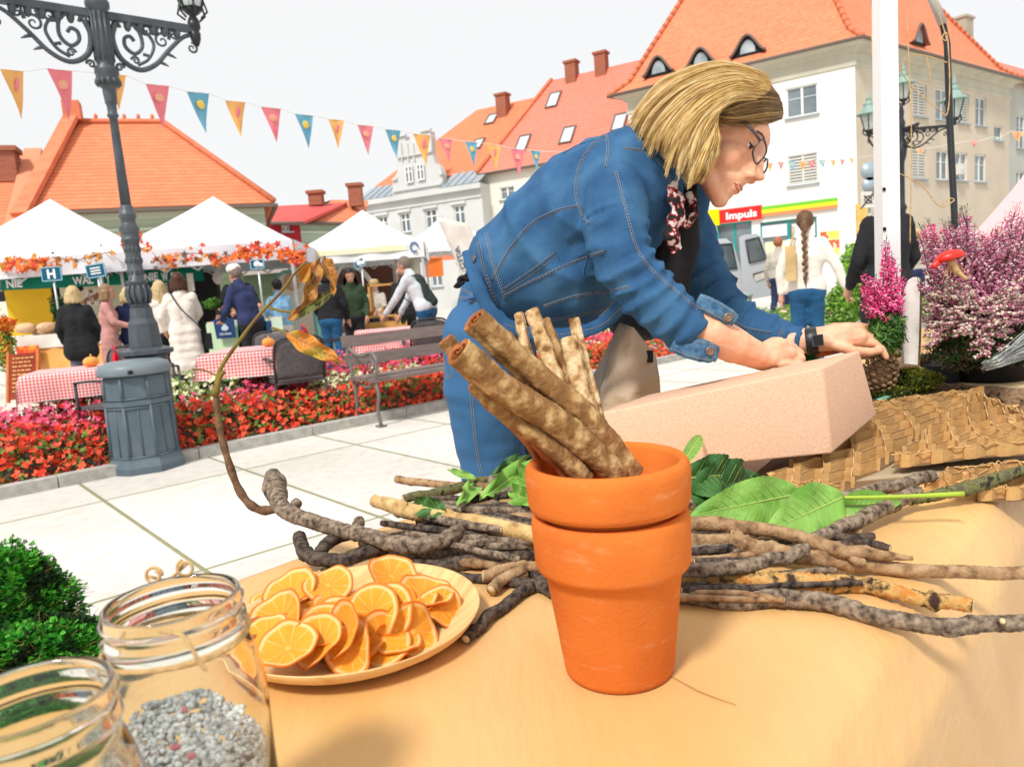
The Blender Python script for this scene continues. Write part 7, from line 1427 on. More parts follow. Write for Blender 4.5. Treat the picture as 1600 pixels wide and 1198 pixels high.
# ---- honeycomb cardboard
def quad(c): return lambda u, v: (Vector(c[0])*(1-u)+Vector(c[1])*u)*(1-v)+(Vector(c[3])*(1-u)+Vector(c[2])*u)*v
def honeycomb(label, corners, nu, nv, h, seed, sag=.0):
    Q0 = quad([Z(x, y, TZ+z) for x, y, z in corners]); rnd = random.Random(seed); Q = lambda u, v: Q0(u, v)+Zv*(sag*math.sin(math.pi*u)*math.sin(math.pi*v)+.004*nz((u*3, v*3, 0), 1, seed))
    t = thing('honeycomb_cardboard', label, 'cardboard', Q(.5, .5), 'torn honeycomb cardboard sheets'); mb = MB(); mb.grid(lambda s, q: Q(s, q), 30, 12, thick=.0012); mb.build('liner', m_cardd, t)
    mb = MB(); S = 8
    for j in range(nv+1):
        lo, hi = [], []
        for i in range(nu*S+1):
            ph = (i % S)/S; o = .5*max(-1, min(1, 2.6*math.cos(2*math.pi*ph))); o = o*.96 if j % 2 == 0 else -o*.96
            w_ = .05*nz((i*.35, j*1.7, seed), 1, 4); v = (j+.5*o+w_+.5*(0))/nv; u = i/(nu*S)
            if v < -.02 or v > 1.02: v = min(1.02, max(-.02, v))
            b = Q(u, v); k = h*(1+.18*nz((i*.6, j*2.3, 1), 1, seed)); lo.append(b+Zv*.0005); hi.append(b+Zv*k+(td*.5+tn*.2)*h*.12*(1+nz((i*.3, j, 2), 1, seed)))
        n = len(lo); mb.add(lo+hi, [(i, i+1, n+i+1, n+i) for i in range(n-1)], 0, False)
        mb.add(hi+[p+tn*.0012 for p in hi], [(i, i+1, n+i+1, n+i) for i in range(n-1)], 1, False)
    mb.build('cells', [m_card, mat('cardboard_light', (.66, .44, .23), (.60, .39, .2), 20)], t)
    mb = MB()     # frayed top liner left on the walls
    for k in range(nu*nv//5):
        u, v = rnd.random(), rnd.random(); b = Q(u, v)+Zv*h; d_ = .012
        mb.add([b, b+Vector((rnd.uniform(.3, 1), rnd.uniform(-.6, .6), rnd.uniform(0, .5)))*d_, b+Vector((rnd.uniform(-.4, .4), rnd.uniform(.3, 1), rnd.uniform(0, .7)))*d_*.6], [(0, 1, 2)], 0, False)
    for e in (0, 1): mb.tube([Q(i/40, e)+Zv*h*(.9+.3*nz((i, e, 0), .9, seed)) for i in range(41)], .0012, 4)
    mb.build('torn_edge', m_card, t); return t
honeycomb('honeycomb cardboard strip running up beside the foam block', [(1185, 768, .0), (1312, 780, .0), (1534, 622, .045), (1362, 645, .045)], 3, 10, .022, 1)
honeycomb('wide honeycomb cardboard sheet with a torn front edge, right of the foam', [(1392, 730, .022), (1650, 704, .034), (1660, 690, .045), (1520, 628, .055)], 5, 7, .022, 2)
honeycomb('lowest honeycomb cardboard piece at the right edge of the stack', [(1430, 786, .0), (1650, 780, .0), (1680, 735, .006), (1480, 748, .006)], 5, 3, .02, 3)
q = quad([Z(1335, 752, TZ+.006), Z(1650, 735, TZ+.010), Z(1700, 690, TZ+.014), Z(1420, 706, TZ+.012)]); mb = MB(); mb.grid(lambda s, t_: q(s, t_)+Zv*.003*math.sin(s*6), 20, 6, thick=.003); mb.build('cardboard_sheet', mat('cardboard_grey', (.40, .31, .20), (.33, .25, .16), 6, .8), None, 'flat brown cardboard sheet between the honeycomb layers', 'cardboard', base=q(.5, .5))
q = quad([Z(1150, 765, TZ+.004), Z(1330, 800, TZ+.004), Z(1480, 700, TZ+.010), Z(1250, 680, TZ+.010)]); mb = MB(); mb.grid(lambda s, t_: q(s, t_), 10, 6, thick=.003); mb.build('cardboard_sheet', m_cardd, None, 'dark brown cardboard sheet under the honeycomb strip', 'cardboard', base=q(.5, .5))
# ================================================================ THE WOMAN BENDING OVER THE TABLE
wm = thing('person', 'blonde woman in glasses and a blue denim jacket bending over the work table', 'person', (Y(760, 700, 1.62).x, 1.62, 0))
pxr = lambda r, d: r*d/F
m_skin = mat('skin', (.84, .47, .30), (.76, .36, .22), 34, .5, .25, 500, sss=.2, spec=.35, detail=8); m_skin2 = m_skin
Hd = 1.42; HC = D(1124, 213, Hd); _yaw = math.radians(26)
hf = ((RT*.83-UP*.555).normalized()*math.cos(_yaw)-FW*math.sin(_yaw)).normalized(); hu = (RT*.555+UP*.83); hu = (hu-hf*hu.dot(hf)).normalized(); hs = hu.cross(hf); hs = hs if hs.dot(-FW) > 0 else -hs
def hp(f, u, s=0): return HC+(hf*f+hu*u+hs*s)*.001*1.0
AXH = (hf, hu, hs)
def he(mb, f, u, s, rf, ru, rs, mi=None, **k): mb.ell(hp(f, u, s), (rf*.00097, ru*.00097, rs*.00097), ax=AXH, mi=mi, nu=20, nv=14, **k)
b = MB()
he(b, -4, 8, 0, 93, 78, 74); he(b, 42, 14, 0, 52, 52, 62); he(b, 30, -42, 0, 58, 60, 54); he(b, 60, -70, 0, 30, 40, 34)
for s in (-1, 1):
    he(b, 44, -44, s*33, 34, 34, 25); b.cap(hp(-2, -62, s*48), hp(66, -110, s*16), .016, .013); b.cap(hp(84, 12, s*14), hp(72, 10, s*46), .008, .008); he(b, 99, -51, s*11, 10, 7.5, 7); he(b, -6, -14, s*76, 17, 29, 6)
    he(b, 60, -26, s*28, 19, 15, 22)
he(b, 66, -16, 0, 24, 30, 27); he(b, 86, -36, 0, 20, 22, 14); he(b, 78, -52, 0, 22, 22, 22); he(b, 72, -112, 0, 17, 15, 19); b.cap(hp(86, 4, 0), hp(106, -34, 0), .0085, .0085); he(b, 111, -42, 0, 12.5, 9.5, 9.5); b.cap(hp(98, -48, 0), hp(92, -62, 0), .006, .008)
he(b, 80, -66, 0, 16, 16, 24); he(b, 89.5, -76.5, 0, 8, 5, 17); he(b, 87, -85, 0, 8, 5.5, 15); he(b, 78, -96, 0, 11, 9, 18)
for p, q, r0_, r1_ in ((D(1022, 285, 1.53), D(1062, 258, 1.47), 46, 40), (D(1062, 258, 1.47), D(1098, 232, 1.43), 40, 42)): b.cap(p, q, pxr(r0_, 1.5), pxr(r1_, 1.45), 16)
b.cap(D(1000, 310, 1.55), D(1030, 275, 1.53), .10, .06, 14)
bodyA = remesh(b, .0026, 9)
# torso core under the clothes, arms and legs: coarser, joined into the same mesh
b = MB(); b.cap(D(1000, 300, 1.55), D(880, 360, 1.58), .10, .11, 14); b.cap(D(880, 360, 1.58), D(800, 440, 1.62), .10, .08, 14)
b.cap(D(970, 290, 1.44), D(990, 430, 1.34), .035, .033); b.cap(D(990, 430, 1.34), D(1070, 500, 1.29), .033, .034, 14); b.cap(D(1060, 320, 1.64), D(1105, 430, 1.62), .035, .03); b.cap(D(1105, 430, 1.62), D(1145, 494, 1.56), .026, .022); b.cap(D(1145, 494, 1.56), D(1240, 535, 1.49), .022, .021)
bodyB = remesh(b, .01, 3)
b = MB(); c = b.cap
c(D(1062, 496, 1.295), D(1110, 522, 1.285), pxr(31, 1.29), pxr(33, 1.28), 16); c(D(1110, 522, 1.285), D(1150, 541, 1.295), pxr(33, 1.28), pxr(28, 1.29), 16); c(D(1150, 541, 1.295), D(1194, 560, 1.315), pxr(28, 1.29), pxr(20, 1.31), 16)
# right hand, loosely closed, seen from its back
def finger(mb, pts, r): 
    for (a, b_), (ra, rb_) in zip(zip(pts, pts[1:]), zip(r, r[1:])): mb.cap(a, b_, ra, rb_, 10)
Dn = lambda x, y, d: D(x, y, d)
c(Dn(1192, 556, 1.315), Dn(1213, 546, 1.325), pxr(20, 1.31), pxr(21, 1.32)); c(Dn(1198, 548, 1.33), Dn(1226, 543, 1.345), pxr(16, 1.3), pxr(14, 1.3)); c(Dn(1205, 560, 1.31), Dn(1232, 553, 1.318), pxr(16, 1.3), pxr(13, 1.3)); c(Dn(1213, 546, 1.325), Dn(1232, 545, 1.34), .018, .014)
fs_ = []
for i, (kx, ky, kd) in enumerate(((1229, 536, 1.362), (1236, 543, 1.348), (1239, 551, 1.333), (1238, 560, 1.318))):
    L_f = (1, 1.08, 1.0, .82)[i]; fs_.append(([Dn(kx-14, ky+1, kd), Dn(kx, ky, kd), Dn(kx+13*L_f, ky+9, kd-.004), Dn(kx+12*L_f, ky+20*L_f, kd-.002), Dn(kx+4, ky+26*L_f, kd+.002)], (.0085, .0092, .0082, .0074, .0062)))
for pts, r in fs_: finger(b, pts, r)
finger(b, [Dn(1203, 562, 1.31), Dn(1222, 569, 1.305), Dn(1240, 573, 1.305), Dn(1252, 575, 1.31)], (.011, .0105, .009, .0068))
# left forearm, wrist and reaching hand
c(D(1235, 535, 1.485), D(1290, 529, 1.46), pxr(21, 1.47), pxr(20, 1.46), 16); c(D(1290, 529, 1.46), D(1320, 525, 1.455), pxr(20, 1.46), pxr(22, 1.46), 14); c(D(1300, 532, 1.45), D(1340, 526, 1.445), pxr(17, 1.46), pxr(15, 1.46)); c(D(1305, 518, 1.47), D(1340, 516, 1.475), pxr(15, 1.46), pxr(13, 1.46))
for i, (kx, ky, kd) in enumerate(((1345, 511, 1.487), (1350, 517, 1.472), (1350, 525, 1.457), (1345, 534, 1.443))):
    L_f = (.95, 1.08, 1.0, .8)[i]; finger(b, [Dn(kx-16, ky, kd), Dn(kx, ky, kd), Dn(kx+26*L_f, ky+2, kd+.004), Dn(kx+42*L_f, ky+12, kd+.006), Dn(kx+50*L_f, ky+24, kd+.006)], (.009, .0092, .0082, .0074, .006))
finger(b, [Dn(1308, 540, 1.435), Dn(1335, 549, 1.425), Dn(1358, 550, 1.43), Dn(1374, 548, 1.437)], (.011, .0105, .009, .0068))
bodyC = remesh(b, .0026, 3, lambda v, n_: .0006*nz(v, 70, 3))
for q in (bodyB, bodyC): bodyA.add(q.v, q.f, 0, True)
body = bodyA.build('body', m_skin, wm)
# face details
m_lip = mat('lips', (.56, .17, .13), (.5, .14, .11), 60, .4, sss=.2)
b = MB(); he(b, 90.5, -75.5, 0, 8.2, 3.0, 16); he(b, 88, -83, 0, 8.4, 3.8, 14.5); he(b, 86, -79, 0, 8, 1.6, 19); remesh(b, .0012, 2).build('lips', m_lip, wm)
for s in (-1, 1):
    b = MB(); he(b, 66.5, -6, s*29, 12.2, 12.2, 12.2); ey = b.build('eye', mat('eye_white', (.75, .70, .66), rough=.2), wm)
    b = MB(); b.ell(hp(76.5, -9.5, s*29.5), (.0030, .0052, .0052), ax=AXH, nu=14, nv=8); b.build('iris', mat('iris', (.05, .035, .025), rough=.1), ey)
    b = MB(); he(b, 66.5, -4.2, s*29, 13.6, 12.0, 14.6); o_ = MB()
    keepf = [f for f in b.f if all((b.v[i]-hp(66.5, -7.5, s*29)).dot(hu) > -.0005 for i in f)]; o_.add(b.v, keepf, 0, True); o_.build('eyelid', m_skin, wm)
    b = MB(); b.tube([hp(80-abs(t)*5, -8.2-t*t*1.2, s*(29+t*11.5)) for t in [-1+i*.2 for i in range(11)]], .0011, 5)
    for t in [-1+i*.13 for i in range(16)]: p = hp(80-abs(t)*5, -8.2-t*t*1.2, s*(29+t*11.5)); b.tube([p, p+hf*.004-hu*.002, p+hf*.0065-hu*.0015+hs*s*t*.002], [.0004, .0003, .0001], 3)
    b.build('eyelashes', m_ironb, wm)
    b = MB()
    for k in range(90): t = random.uniform(-1, 1); p = hp(88-t*6-abs(t)*3, 11+4*(1-t*t)+random.uniform(-1.3, 1.3), s*(31+t*16)); b.tube([p, p+(hs*s*.007+hu*random.uniform(-.0005, .001)-hf*.002)], [.0007, .0003], 3)
    b.build('eyebrow', mat('brow_brown', (.16, .09, .05)), wm)
# glasses
m_rim = mat('glasses_frame', (.06, .04, .05), rough=.25, spec=.6); gl_ = thing('glasses', 'dark rimmed rectangular glasses worn by the bending blonde woman', 'glasses', hp(100, -8, 0))
for s in (-1, 1):
    loop = []
    for i in range(28): a = 2*math.pi*i/28; ca, sa = math.cos(a), math.sin(a); x = math.copysign(abs(ca)**.55, ca)*25; y = math.copysign(abs(sa)**.6, sa)*16.5; loop.append(hp(101-abs(s*33+x)*.10+y*.12, -14+y, s*33+x))
    b = MB(); b.tube(loop, .0017, 8, close=True); fr2 = b.build('rim', m_rim, gl_)
    b = MB(); b.poly(loop); b.build('lens', mat('lens_glass', (.62, .55, .5), rough=.03, alpha=.28, spec=1), fr2)
    b = MB(); b.tube(bez([hp(94, -6, s*59), hp(88, -4, s*66), hp(60, 4, s*73), hp(0, 2, s*80), hp(-14, -12, s*80)], 16), .0022, 6, flat=1.6); b.build('temple', m_rim, gl_)
b = MB(); b.tube(bez([hp(100, -10, -9), hp(104, -7, 0), hp(100, -10, 9)], 6), .0016, 6); b.build('bridge', m_rim, gl_)
# ---- hair
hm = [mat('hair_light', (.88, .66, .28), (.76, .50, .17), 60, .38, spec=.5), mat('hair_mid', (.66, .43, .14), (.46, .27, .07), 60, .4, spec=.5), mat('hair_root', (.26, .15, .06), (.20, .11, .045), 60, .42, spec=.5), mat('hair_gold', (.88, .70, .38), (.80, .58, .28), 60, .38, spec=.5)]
G_A = [[(1190, 113, -.02), (1120, 97, -.02), (1045, 122, -.03), (1003, 163, -.02), (978, 202, .0)], [(1200, 122, -.04), (1130, 108, -.065), (1060, 132, -.075), (1012, 178, -.065), (990, 216, -.035)], [(1204, 132, -.055), (1145, 122, -.088), (1078, 148, -.10), (1030, 195, -.095), (1010, 240, -.065)],
       [(1200, 142, -.07), (1150, 136, -.10), (1095, 162, -.112), (1052, 212, -.115), (1034, 266, -.09)], [(1190, 150, -.08), (1145, 150, -.107), (1102, 182, -.12), (1076, 232, -.125), (1056, 292, -.10)], [(1180, 156, -.085), (1135, 162, -.112), (1106, 198, -.125), (1094, 240, -.125), (1082, 298, -.10)]]
G_C = [[(1122, 176, -.107), (1113, 205, -.12), (1092, 245, -.125), (1078, 276, -.115), (1070, 304, -.10)], [(1118, 180, -.108), (1117, 212, -.12), (1108, 245, -.12), (1098, 270, -.112), (1082, 290, -.10)], [(1113, 188, -.106), (1121, 215, -.113), (1118, 240, -.113), (1108, 264, -.105), (1098, 280, -.095)]]
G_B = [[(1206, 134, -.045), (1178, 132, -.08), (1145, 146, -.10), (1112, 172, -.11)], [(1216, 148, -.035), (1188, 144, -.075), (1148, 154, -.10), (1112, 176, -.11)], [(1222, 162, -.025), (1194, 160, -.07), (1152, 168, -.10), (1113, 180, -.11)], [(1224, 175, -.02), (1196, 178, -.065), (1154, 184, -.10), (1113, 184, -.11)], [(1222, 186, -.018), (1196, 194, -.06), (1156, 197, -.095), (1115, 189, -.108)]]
G_F = [[(1190, 113, .0), (1120, 97, .0), (1045, 122, .0), (1003, 163, .01), (982, 205, .02)], [(1195, 120, .04), (1120, 108, .06), (1055, 135, .06), (1015, 180, .06), (1005, 232, .06)], [(1200, 140, .06), (1130, 130, .08), (1080, 165, .09), (1050, 215, .09), (1045, 262, .08)], [(1215, 165, .05), (1160, 160, .09), (1110, 200, .10), (1085, 240, .09), (1075, 280, .08)], [(1222, 180, .02), (1190, 190, .08), (1150, 195, .09), (1120, 210, .09)], [(1216, 150, -.01), (1200, 135, .05), (1160, 130, .08), (1120, 170, .10)]]
rh_ = random.Random(9)
b = MB(); he(b, -18, 14, 0, 88, 80, 84)
for g_ in G_A[1:]+G_C+G_F[1:4]:
    for i in range(1, len(g_)-2): p0_, p1_ = [D(x, y, Hd+d*.86) for x, y, d in (g_[i], g_[i+1])]; b.cap(p0_, p1_, .010, .006)
base_h = remesh(b, .005, 3, lambda v, n_: .003*nz(v, 40, 4)); base_h.build('hair', hm[1], wm)
b = MB()
def strands(G, n, r, cols, wave=.5, spread=.004, clump=9, crop=0):
    K = len(G)-1
    for i in range(n):
        t = rh_.random()*K; ci = round(t*clump); tc = min(K-1e-4, max(0, ci/clump)); crnd = random.Random(ci*7+K+n); ph = crnd.uniform(0, 6.28); lift = rh_.gauss(0, .0035); cend = crnd.uniform(.92, 1.0)*rh_.uniform(.84, 1.0); coff = Vector([crnd.gauss(0, 1) for _ in range(3)])*spread*.6
        def path(t):
            k = min(int(t), K-1); u = t-k; m_ = min(len(G[k]), len(G[k+1])); return bez([D(x, y, Hd+d-lift) for x, y, d in [tuple(G[k][j][q]*(1-u)+G[k+1][j][q]*u for q in range(3)) for j in range(m_)]], 24)
        A_, B_ = path(t), path(tc); off = Vector([rh_.gauss(0, 1) for _ in range(3)])*spread; N_ = int(24*cend); P = []
        for j in range(N_+1):
            f_ = j/24; c = .16*min(1, f_*1.25)**1.6; w_ = math.sin(f_*9.5+ph)
            P.append(A_[j].lerp(B_[j], c)+off*(.25+.35*f_*(1-f_))+coff*f_+(UP*w_+RT*math.cos(f_*8+ph)*.6)*.0065*wave*f_-RT*0+FW*(.004*wave*math.sin(f_*8+ph)*f_+.010*wave*max(0, f_-.8)*5*.4))
        P = P[rh_.randrange(0, crop+1):]; L = len(P); f_ = crnd.random(); mi = cols[0] if f_ < .33 else cols[1] if f_ < .66 else cols[2]
        if rh_.random() < .6: mi = rh_.choice(cols)
        b.tube(P, [r*(1-.7*(j/L)**2)*(.5 if j == 0 else 1) for j in range(L)], 3, mi, caps=False)
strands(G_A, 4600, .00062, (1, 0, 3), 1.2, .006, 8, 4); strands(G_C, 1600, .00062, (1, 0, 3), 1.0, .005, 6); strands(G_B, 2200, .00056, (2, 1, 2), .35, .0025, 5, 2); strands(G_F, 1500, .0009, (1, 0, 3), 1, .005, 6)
strands(G_A, 40, .0003, (0, 3, 3), 1.5, .010, 40); strands(G_B, 24, .0003, (1, 1, 0), 2.5, .007, 40)
b.build('hair_strands', hm, wm)
# ---- denim jacket
m_den = mat('denim', (.016, .062, .155), (.062, .165, .29), 16, .9, .5, 520, col3=(.032, .105, .22), contrast=(.25, .80), detail=15)
m_denp = mat('denim_worn', (.10, .21, .33), (.03, .09, .19), 80, .85, .5, 520, detail=8); m_st = mat('stitch_thread', (.36, .28, .20), (.50, .38, .25), 300, .8)
ST = [((731, 393), (752, 505), 1.60, .150), ((744, 370), (845, 524), 1.58, .165), ((768, 342), (930, 510), 1.56, .170), ((797, 311), (980, 468), 1.54, .172), ((831, 276), (1012, 420), 1.53, .175), ((872, 251), (1040, 368), 1.52, .165), ((915, 230), (1060, 325), 1.51, .155), ((952, 217), (1070, 295), 1.50, .135), ((985, 213), (1068, 268), 1.50, .095), ((1003, 215), (1060, 252), 1.50, .060)]
b = MB(); NR = 36; rings = []
for i in range(46):
    t = i/45; bx_, by_, fx_, fy_, dc, hd_ = [lerpl([(*s_[0], *s_[1], s_[2], s_[3])[q] for s_ in ST], t) for q in range(6)]; A_, F_ = D(bx_, by_, dc), D(fx_, fy_, dc); c_ = (A_+F_)/2; ax_ = (F_-A_)/2
    rings.append([c_+ax_*(math.copysign(abs(math.cos(a))**.85, math.cos(a)))+FW*hd_*(math.copysign(abs(math.sin(a))**.85, math.sin(a))) for a in [2*math.pi*k/NR for k in range(NR)]])
vs = [v for r in rings for v in r]; b.add(vs, [(i*NR+k, i*NR+(k+1) % NR, (i+1)*NR+(k+1) % NR, (i+1)*NR+k) for i in range(45) for k in range(NR)]+[tuple(range(NR))[::-1], tuple(45*NR+k for k in range(NR))])
def sleeve(mb, pts, n=24):
    P = bez([D(x, y, d) for x, y, d, r in pts], 30); R = [lerpl([pxr(r, d) for x, y, d, r in pts], i/30) for i in range(31)]; mb.tube(P, R, n, 0); mb.ell(P[0], R[0], nu=20, nv=12)
SL = [(966, 272, 1.42, 50), (958, 330, 1.35, 53), (968, 395, 1.315, 49), (1000, 446, 1.295, 47), (1046, 492, 1.285, 42), (1088, 527, 1.28, 35)]
SF = [(1045, 315, 1.63, 50), (1075, 380, 1.63, 46), (1103, 440, 1.61, 42), (1145, 494, 1.56, 34), (1200, 521, 1.515, 27), (1252, 537, 1.48, 24)]
sleeve(b, SL); sleeve(b, SF)
b.cap(D(942, 266, 1.47), D(966, 276, 1.43), .050, .056, 16)
elb = D(975, 440, 1.30); el2 = D(1120, 470, 1.6); arm = D(930, 350, 1.40); wst = D(800, 470, 1.5)
Sp = bez([D(x, y, d) for x, y, d, r in SL], 40); Sq = bez([D(x, y, d) for x, y, d, r in SF], 40)
def jfold(v, n_):
    d1 = min(((v-p).length, i) for i, p in enumerate(Sp[::2])); d2 = min(((v-p).length, i) for i, p in enumerate(Sq[::2])); w = v-CAM; px_ = w.dot(RT)/w.dot(FW); py_ = w.dot(UP)/w.dot(FW)
    f = .006*nz(v, 9, 1)+.0035*nz(v, 24, 2)
    for dd_, P_c in ((d1, Sp), (d2, Sq)):
        if dd_[0] < .095:          # rings of creases round the sleeve, tightest at the elbow and cuff
            i = dd_[1]; t = i/20; k = .25+1.2*math.exp(-((t-.55)/.22)**2)+.8*math.exp(-((t-.95)/.12)**2); c_ = P_c[min(2*i, 40)]; q = v-c_; tt = (P_c[min(2*i+2, 40)]-P_c[max(2*i-2, 0)]).normalized()
            al = q.dot(tt)+t*.55; sw = q.dot(FW)*.45+q.dot(UP)*.25; f += .0088*k*(.58-abs(math.sin((al+sw)*62+2.5*nz(v, 8, 5)))**.6)
    # hanging folds fanning from the armpit to the hem
    if d1[0] > .06 and px_ < .20:
        q = (px_*.8+py_*.62); g_ = math.exp(-((v-wst).length/.20)**2)+.35*math.exp(-((v-arm).length/.16)**2)
        f += .0230*g_*(.30-abs(math.sin(q*44+2.2*nz(v, 6, 8)))**.7)+.003*math.sin((px_-py_)*70+3*nz(v, 7, 2))*math.exp(-((v-arm).length/.13)**2)
    return f
jk = remesh(b, .0055, 4, jfold)
# a light smoothing pass keeps the folds soft
jo = jk.build('denim_jacket', m_den, wm); sm = jo.modifiers.new('smooth', 'SMOOTH'); sm.iterations = 1; sm.factor = .4
jt = BVHTree.FromPolygons([v for v in jk.v], jk.f)
def onto(x, y, off=.0012, tree=jt):
    d = ray(x, y).normalized(); h = tree.ray_cast(CAM, d)
    return (h[0]+(h[1] if h[1].dot(d) < 0 else -h[1])*off, h[1]) if h[0] is not None else (None, None)
def seam(pts, r=.0005, gap=3.2, double=True, parent=jo, m=m_st, dash=True, name='seam', tree=jt, ridge=True):
    C = bez([Vector((x, y, 0)) for x, y in pts], max(20, int(sum((Vector(a)-Vector(b_)).length for a, b_ in zip(pts, pts[1:]))/4))); mb = MB()
    for s in ((-1, 1) if double else (0,)):
        L = []
        for i, p in enumerate(C):
            t = (C[min(i+1, len(C)-1)]-C[max(i-1, 0)]).normalized(); w = onto(p.x-t.y*s*gap*.5, p.y+t.x*s*gap*.5, .0008, tree)[0]; L.append(w)
        for i in range(0, len(L)-1):
            if L[i] is None or L[i+1] is None or (L[i+1]-L[i]).length > .025: continue
            a, b_ = L[i], L[i+1]; mb.tube([a, a.lerp(b_, .72 if dash else 1)], r, 4, 0)
    if mb.v: mb.build(name, m, parent)
    if ridge:      # folded fabric edge lying beside the stitches
        mb = MB(); L = [onto(p.x, p.y, .0002, tree)[0] for p in C]; run = []
        for w in L+[None]:
            if w is None or (run and (w-run[-1]).length > .025):
                if len(run) > 2: mb.tube(run, .0020, 6, 0, flat=.6)
                run = [w] if w is not None else []
            else: run.append(w)
        if mb.v: mb.build('seam_ridge', m_den, parent)
seam([(948, 208), (925, 228), (905, 262), (900, 300), (907, 330), (920, 350)]); seam([(946, 206), (950, 232), (946, 262)]); seam([(962, 268), (976, 320), (992, 380), (1012, 415), (1050, 450), (1092, 484)])
seam([(905, 322), (868, 330), (828, 352), (795, 392), (768, 438)]); seam([(790, 452), (826, 428), (868, 396)], gap=6); seam([(868, 394), (874, 406)], double=False)
seam([(788, 462), (830, 440), (900, 408), (945, 392)]); seam([(748, 378), (757, 420), (775, 475), (785, 500)]); seam([(760, 365), (770, 410), (790, 468)]); seam([(850, 478), (900, 462), (950, 455), (985, 448)]); seam([(862, 500), (905, 492), (950, 482)])
seam([(918, 402), (912, 428), (925, 446)], double=False); seam([(975, 232), (1010, 238), (1038, 262), (1050, 300)]); seam([(880, 240), (905, 226), (945, 214)], double=False)
seam([(1122, 478), (1160, 510), (1205, 520)]); seam([(1222, 514), (1216, 532), (1222, 552)])
# collar
b = MB(); b.tube(bez([D(975, 206, 1.44), D(1000, 206, 1.40), D(1032, 226, 1.385), D(1054, 262, 1.385), D(1062, 300, 1.40), D(1060, 330, 1.42)], 26), [pxr(r, 1.4) for r in [6+13*math.sin(math.pi*min(1, i/20+.08)) for i in range(27)]], 12, flat=.38, fx=UP)
remesh(b, .0035, 2, lambda v, n_: .0015*nz(v, 30, 4)).build('collar', m_den, jo)
b = MB(); b.tube(bez([D(1078, 262, 1.53), D(1092, 290, 1.53), D(1090, 330, 1.55), D(1078, 380, 1.56)], 18), [pxr(r, 1.5) for r in [10+10*math.sin(math.pi*i/18) for i in range(19)]], 10, flat=.4, fx=RT); remesh(b, .004, 2).build('collar', m_den, jo)
# cuffs opened at the slit, with buttons
for pts, w_, flat in (([(1088, 470, 1.262), (1118, 482, 1.252), (1150, 502, 1.255)], 15, .22), ([(1052, 532, 1.262), (1084, 545, 1.254), (1122, 552, 1.262)], 20, .22)):
    b = MB(); b.tube(bez([D(*p) for p in pts], 14), [pxr(w_*(.95 if i < 13 else .8), 1.26) for i in range(15)], 12, flat=flat, fx=UP); o = remesh(b, .0028, 2, lambda v, n_: .001*nz(v, 60, 2)); co = o.build('cuff', m_denp, jo); ct = BVHTree.FromPolygons(o.v, o.f)
    a, z_ = Vector(pts[0][:2]), Vector(pts[-1][:2]); t = (z_-a).normalized(); nn2 = Vector((-t.y, t.x))
    for s in (-1, 1): seam([tuple(Vector(p[:2])+nn2*s*w_*.62) for p in pts], double=False, parent=co, tree=ct, ridge=False)
    seam([tuple(z_-t*6-nn2*w_*.6), tuple(z_-t*6+nn2*w_*.6)], double=False, parent=co, tree=ct, ridge=False)
    p, n_ = onto(*(z_-t*14), .001, ct)
    if p is not None: x, y, z2 = frame_of(n_ if n_.dot(FW) < 0 else -n_); b = MB(); b.lathe([(.0075, 0), (.0078, .0015), (.006, .0025), (.0055, .0018), (.002, .0022), (.0003, .003)], p, 18, ax=(x, y, z2)); b.build('button', mat('button_copper', (.38, .25, .18), (.2, .14, .1), 200, .35, metal=.6), co)
for x, y in ((741, 405),):
    p, n_ = onto(x, y)
    if p is not None: xx, yy, zz3 = frame_of(n_ if n_.dot(FW) < 0 else -n_); b = MB(); b.lathe([(.0095, 0), (.0098, .002), (.0075, .003), (.007, .002), (.003, .0026), (.0003, .0035)], p, 18, ax=(xx, yy, zz3)); b.build('button', mat('button_pewter', (.14, .15, .17), rough=.35, metal=.6), jo)
# back waist tab and hem band
b = MB(); b.tube(bez([D(732, 392, 1.50), D(742, 430, 1.455), D(760, 475, 1.44), D(790, 506, 1.44), D(850, 524, 1.45), D(930, 512, 1.44), D(975, 470, 1.40)], 40), pxr(13, 1.45), 12, flat=.45, fx=RT); hb_ = remesh(b, .005, 2, lambda v, n_: .003*nz(v, 26, 4)); ho = hb_.build('hem_band', m_den, jo); htree = BVHTree.FromPolygons(hb_.v, hb_.f)
seam([(790, 500), (850, 517), (930, 505), (968, 474)], parent=ho, tree=htree, gap=13, ridge=False)
# dark top, patterned scarf
b = MB(); b.cap(D(1062, 290, 1.47), D(1060, 380, 1.50), .035, .045, 14); b.cap(D(1060, 380, 1.50), D(1040, 440, 1.52), .045, .05, 14); remesh(b, .006, 2).build('top', cb_, wm)
m_sc = mat('scarf_cloth', (.02, .02, .02), (.75, .70, .66), 75, .8, .3, 100, col3=(.50, .02, .03), contrast=(.46, .56)); b = MB(); b.tube(bez([D(1040, 275, 1.40), D(1052, 300, 1.385), D(1060, 330, 1.38), D(1048, 360, 1.385), D(1058, 392, 1.40)], 24), [pxr(r, 1.4) for r in [9+6*abs(math.sin(i*.55)) for i in range(25)]], 10, flat=.7); b.tube(bez([D(1075, 300, 1.42), D(1085, 330, 1.42), D(1072, 350, 1.41), D(1060, 345, 1.39)], 14), pxr(7, 1.4), 8); remesh(b, .003, 2, lambda v, n_: .003*nz(v, 60, 9)).build('scarf', m_sc, wm)
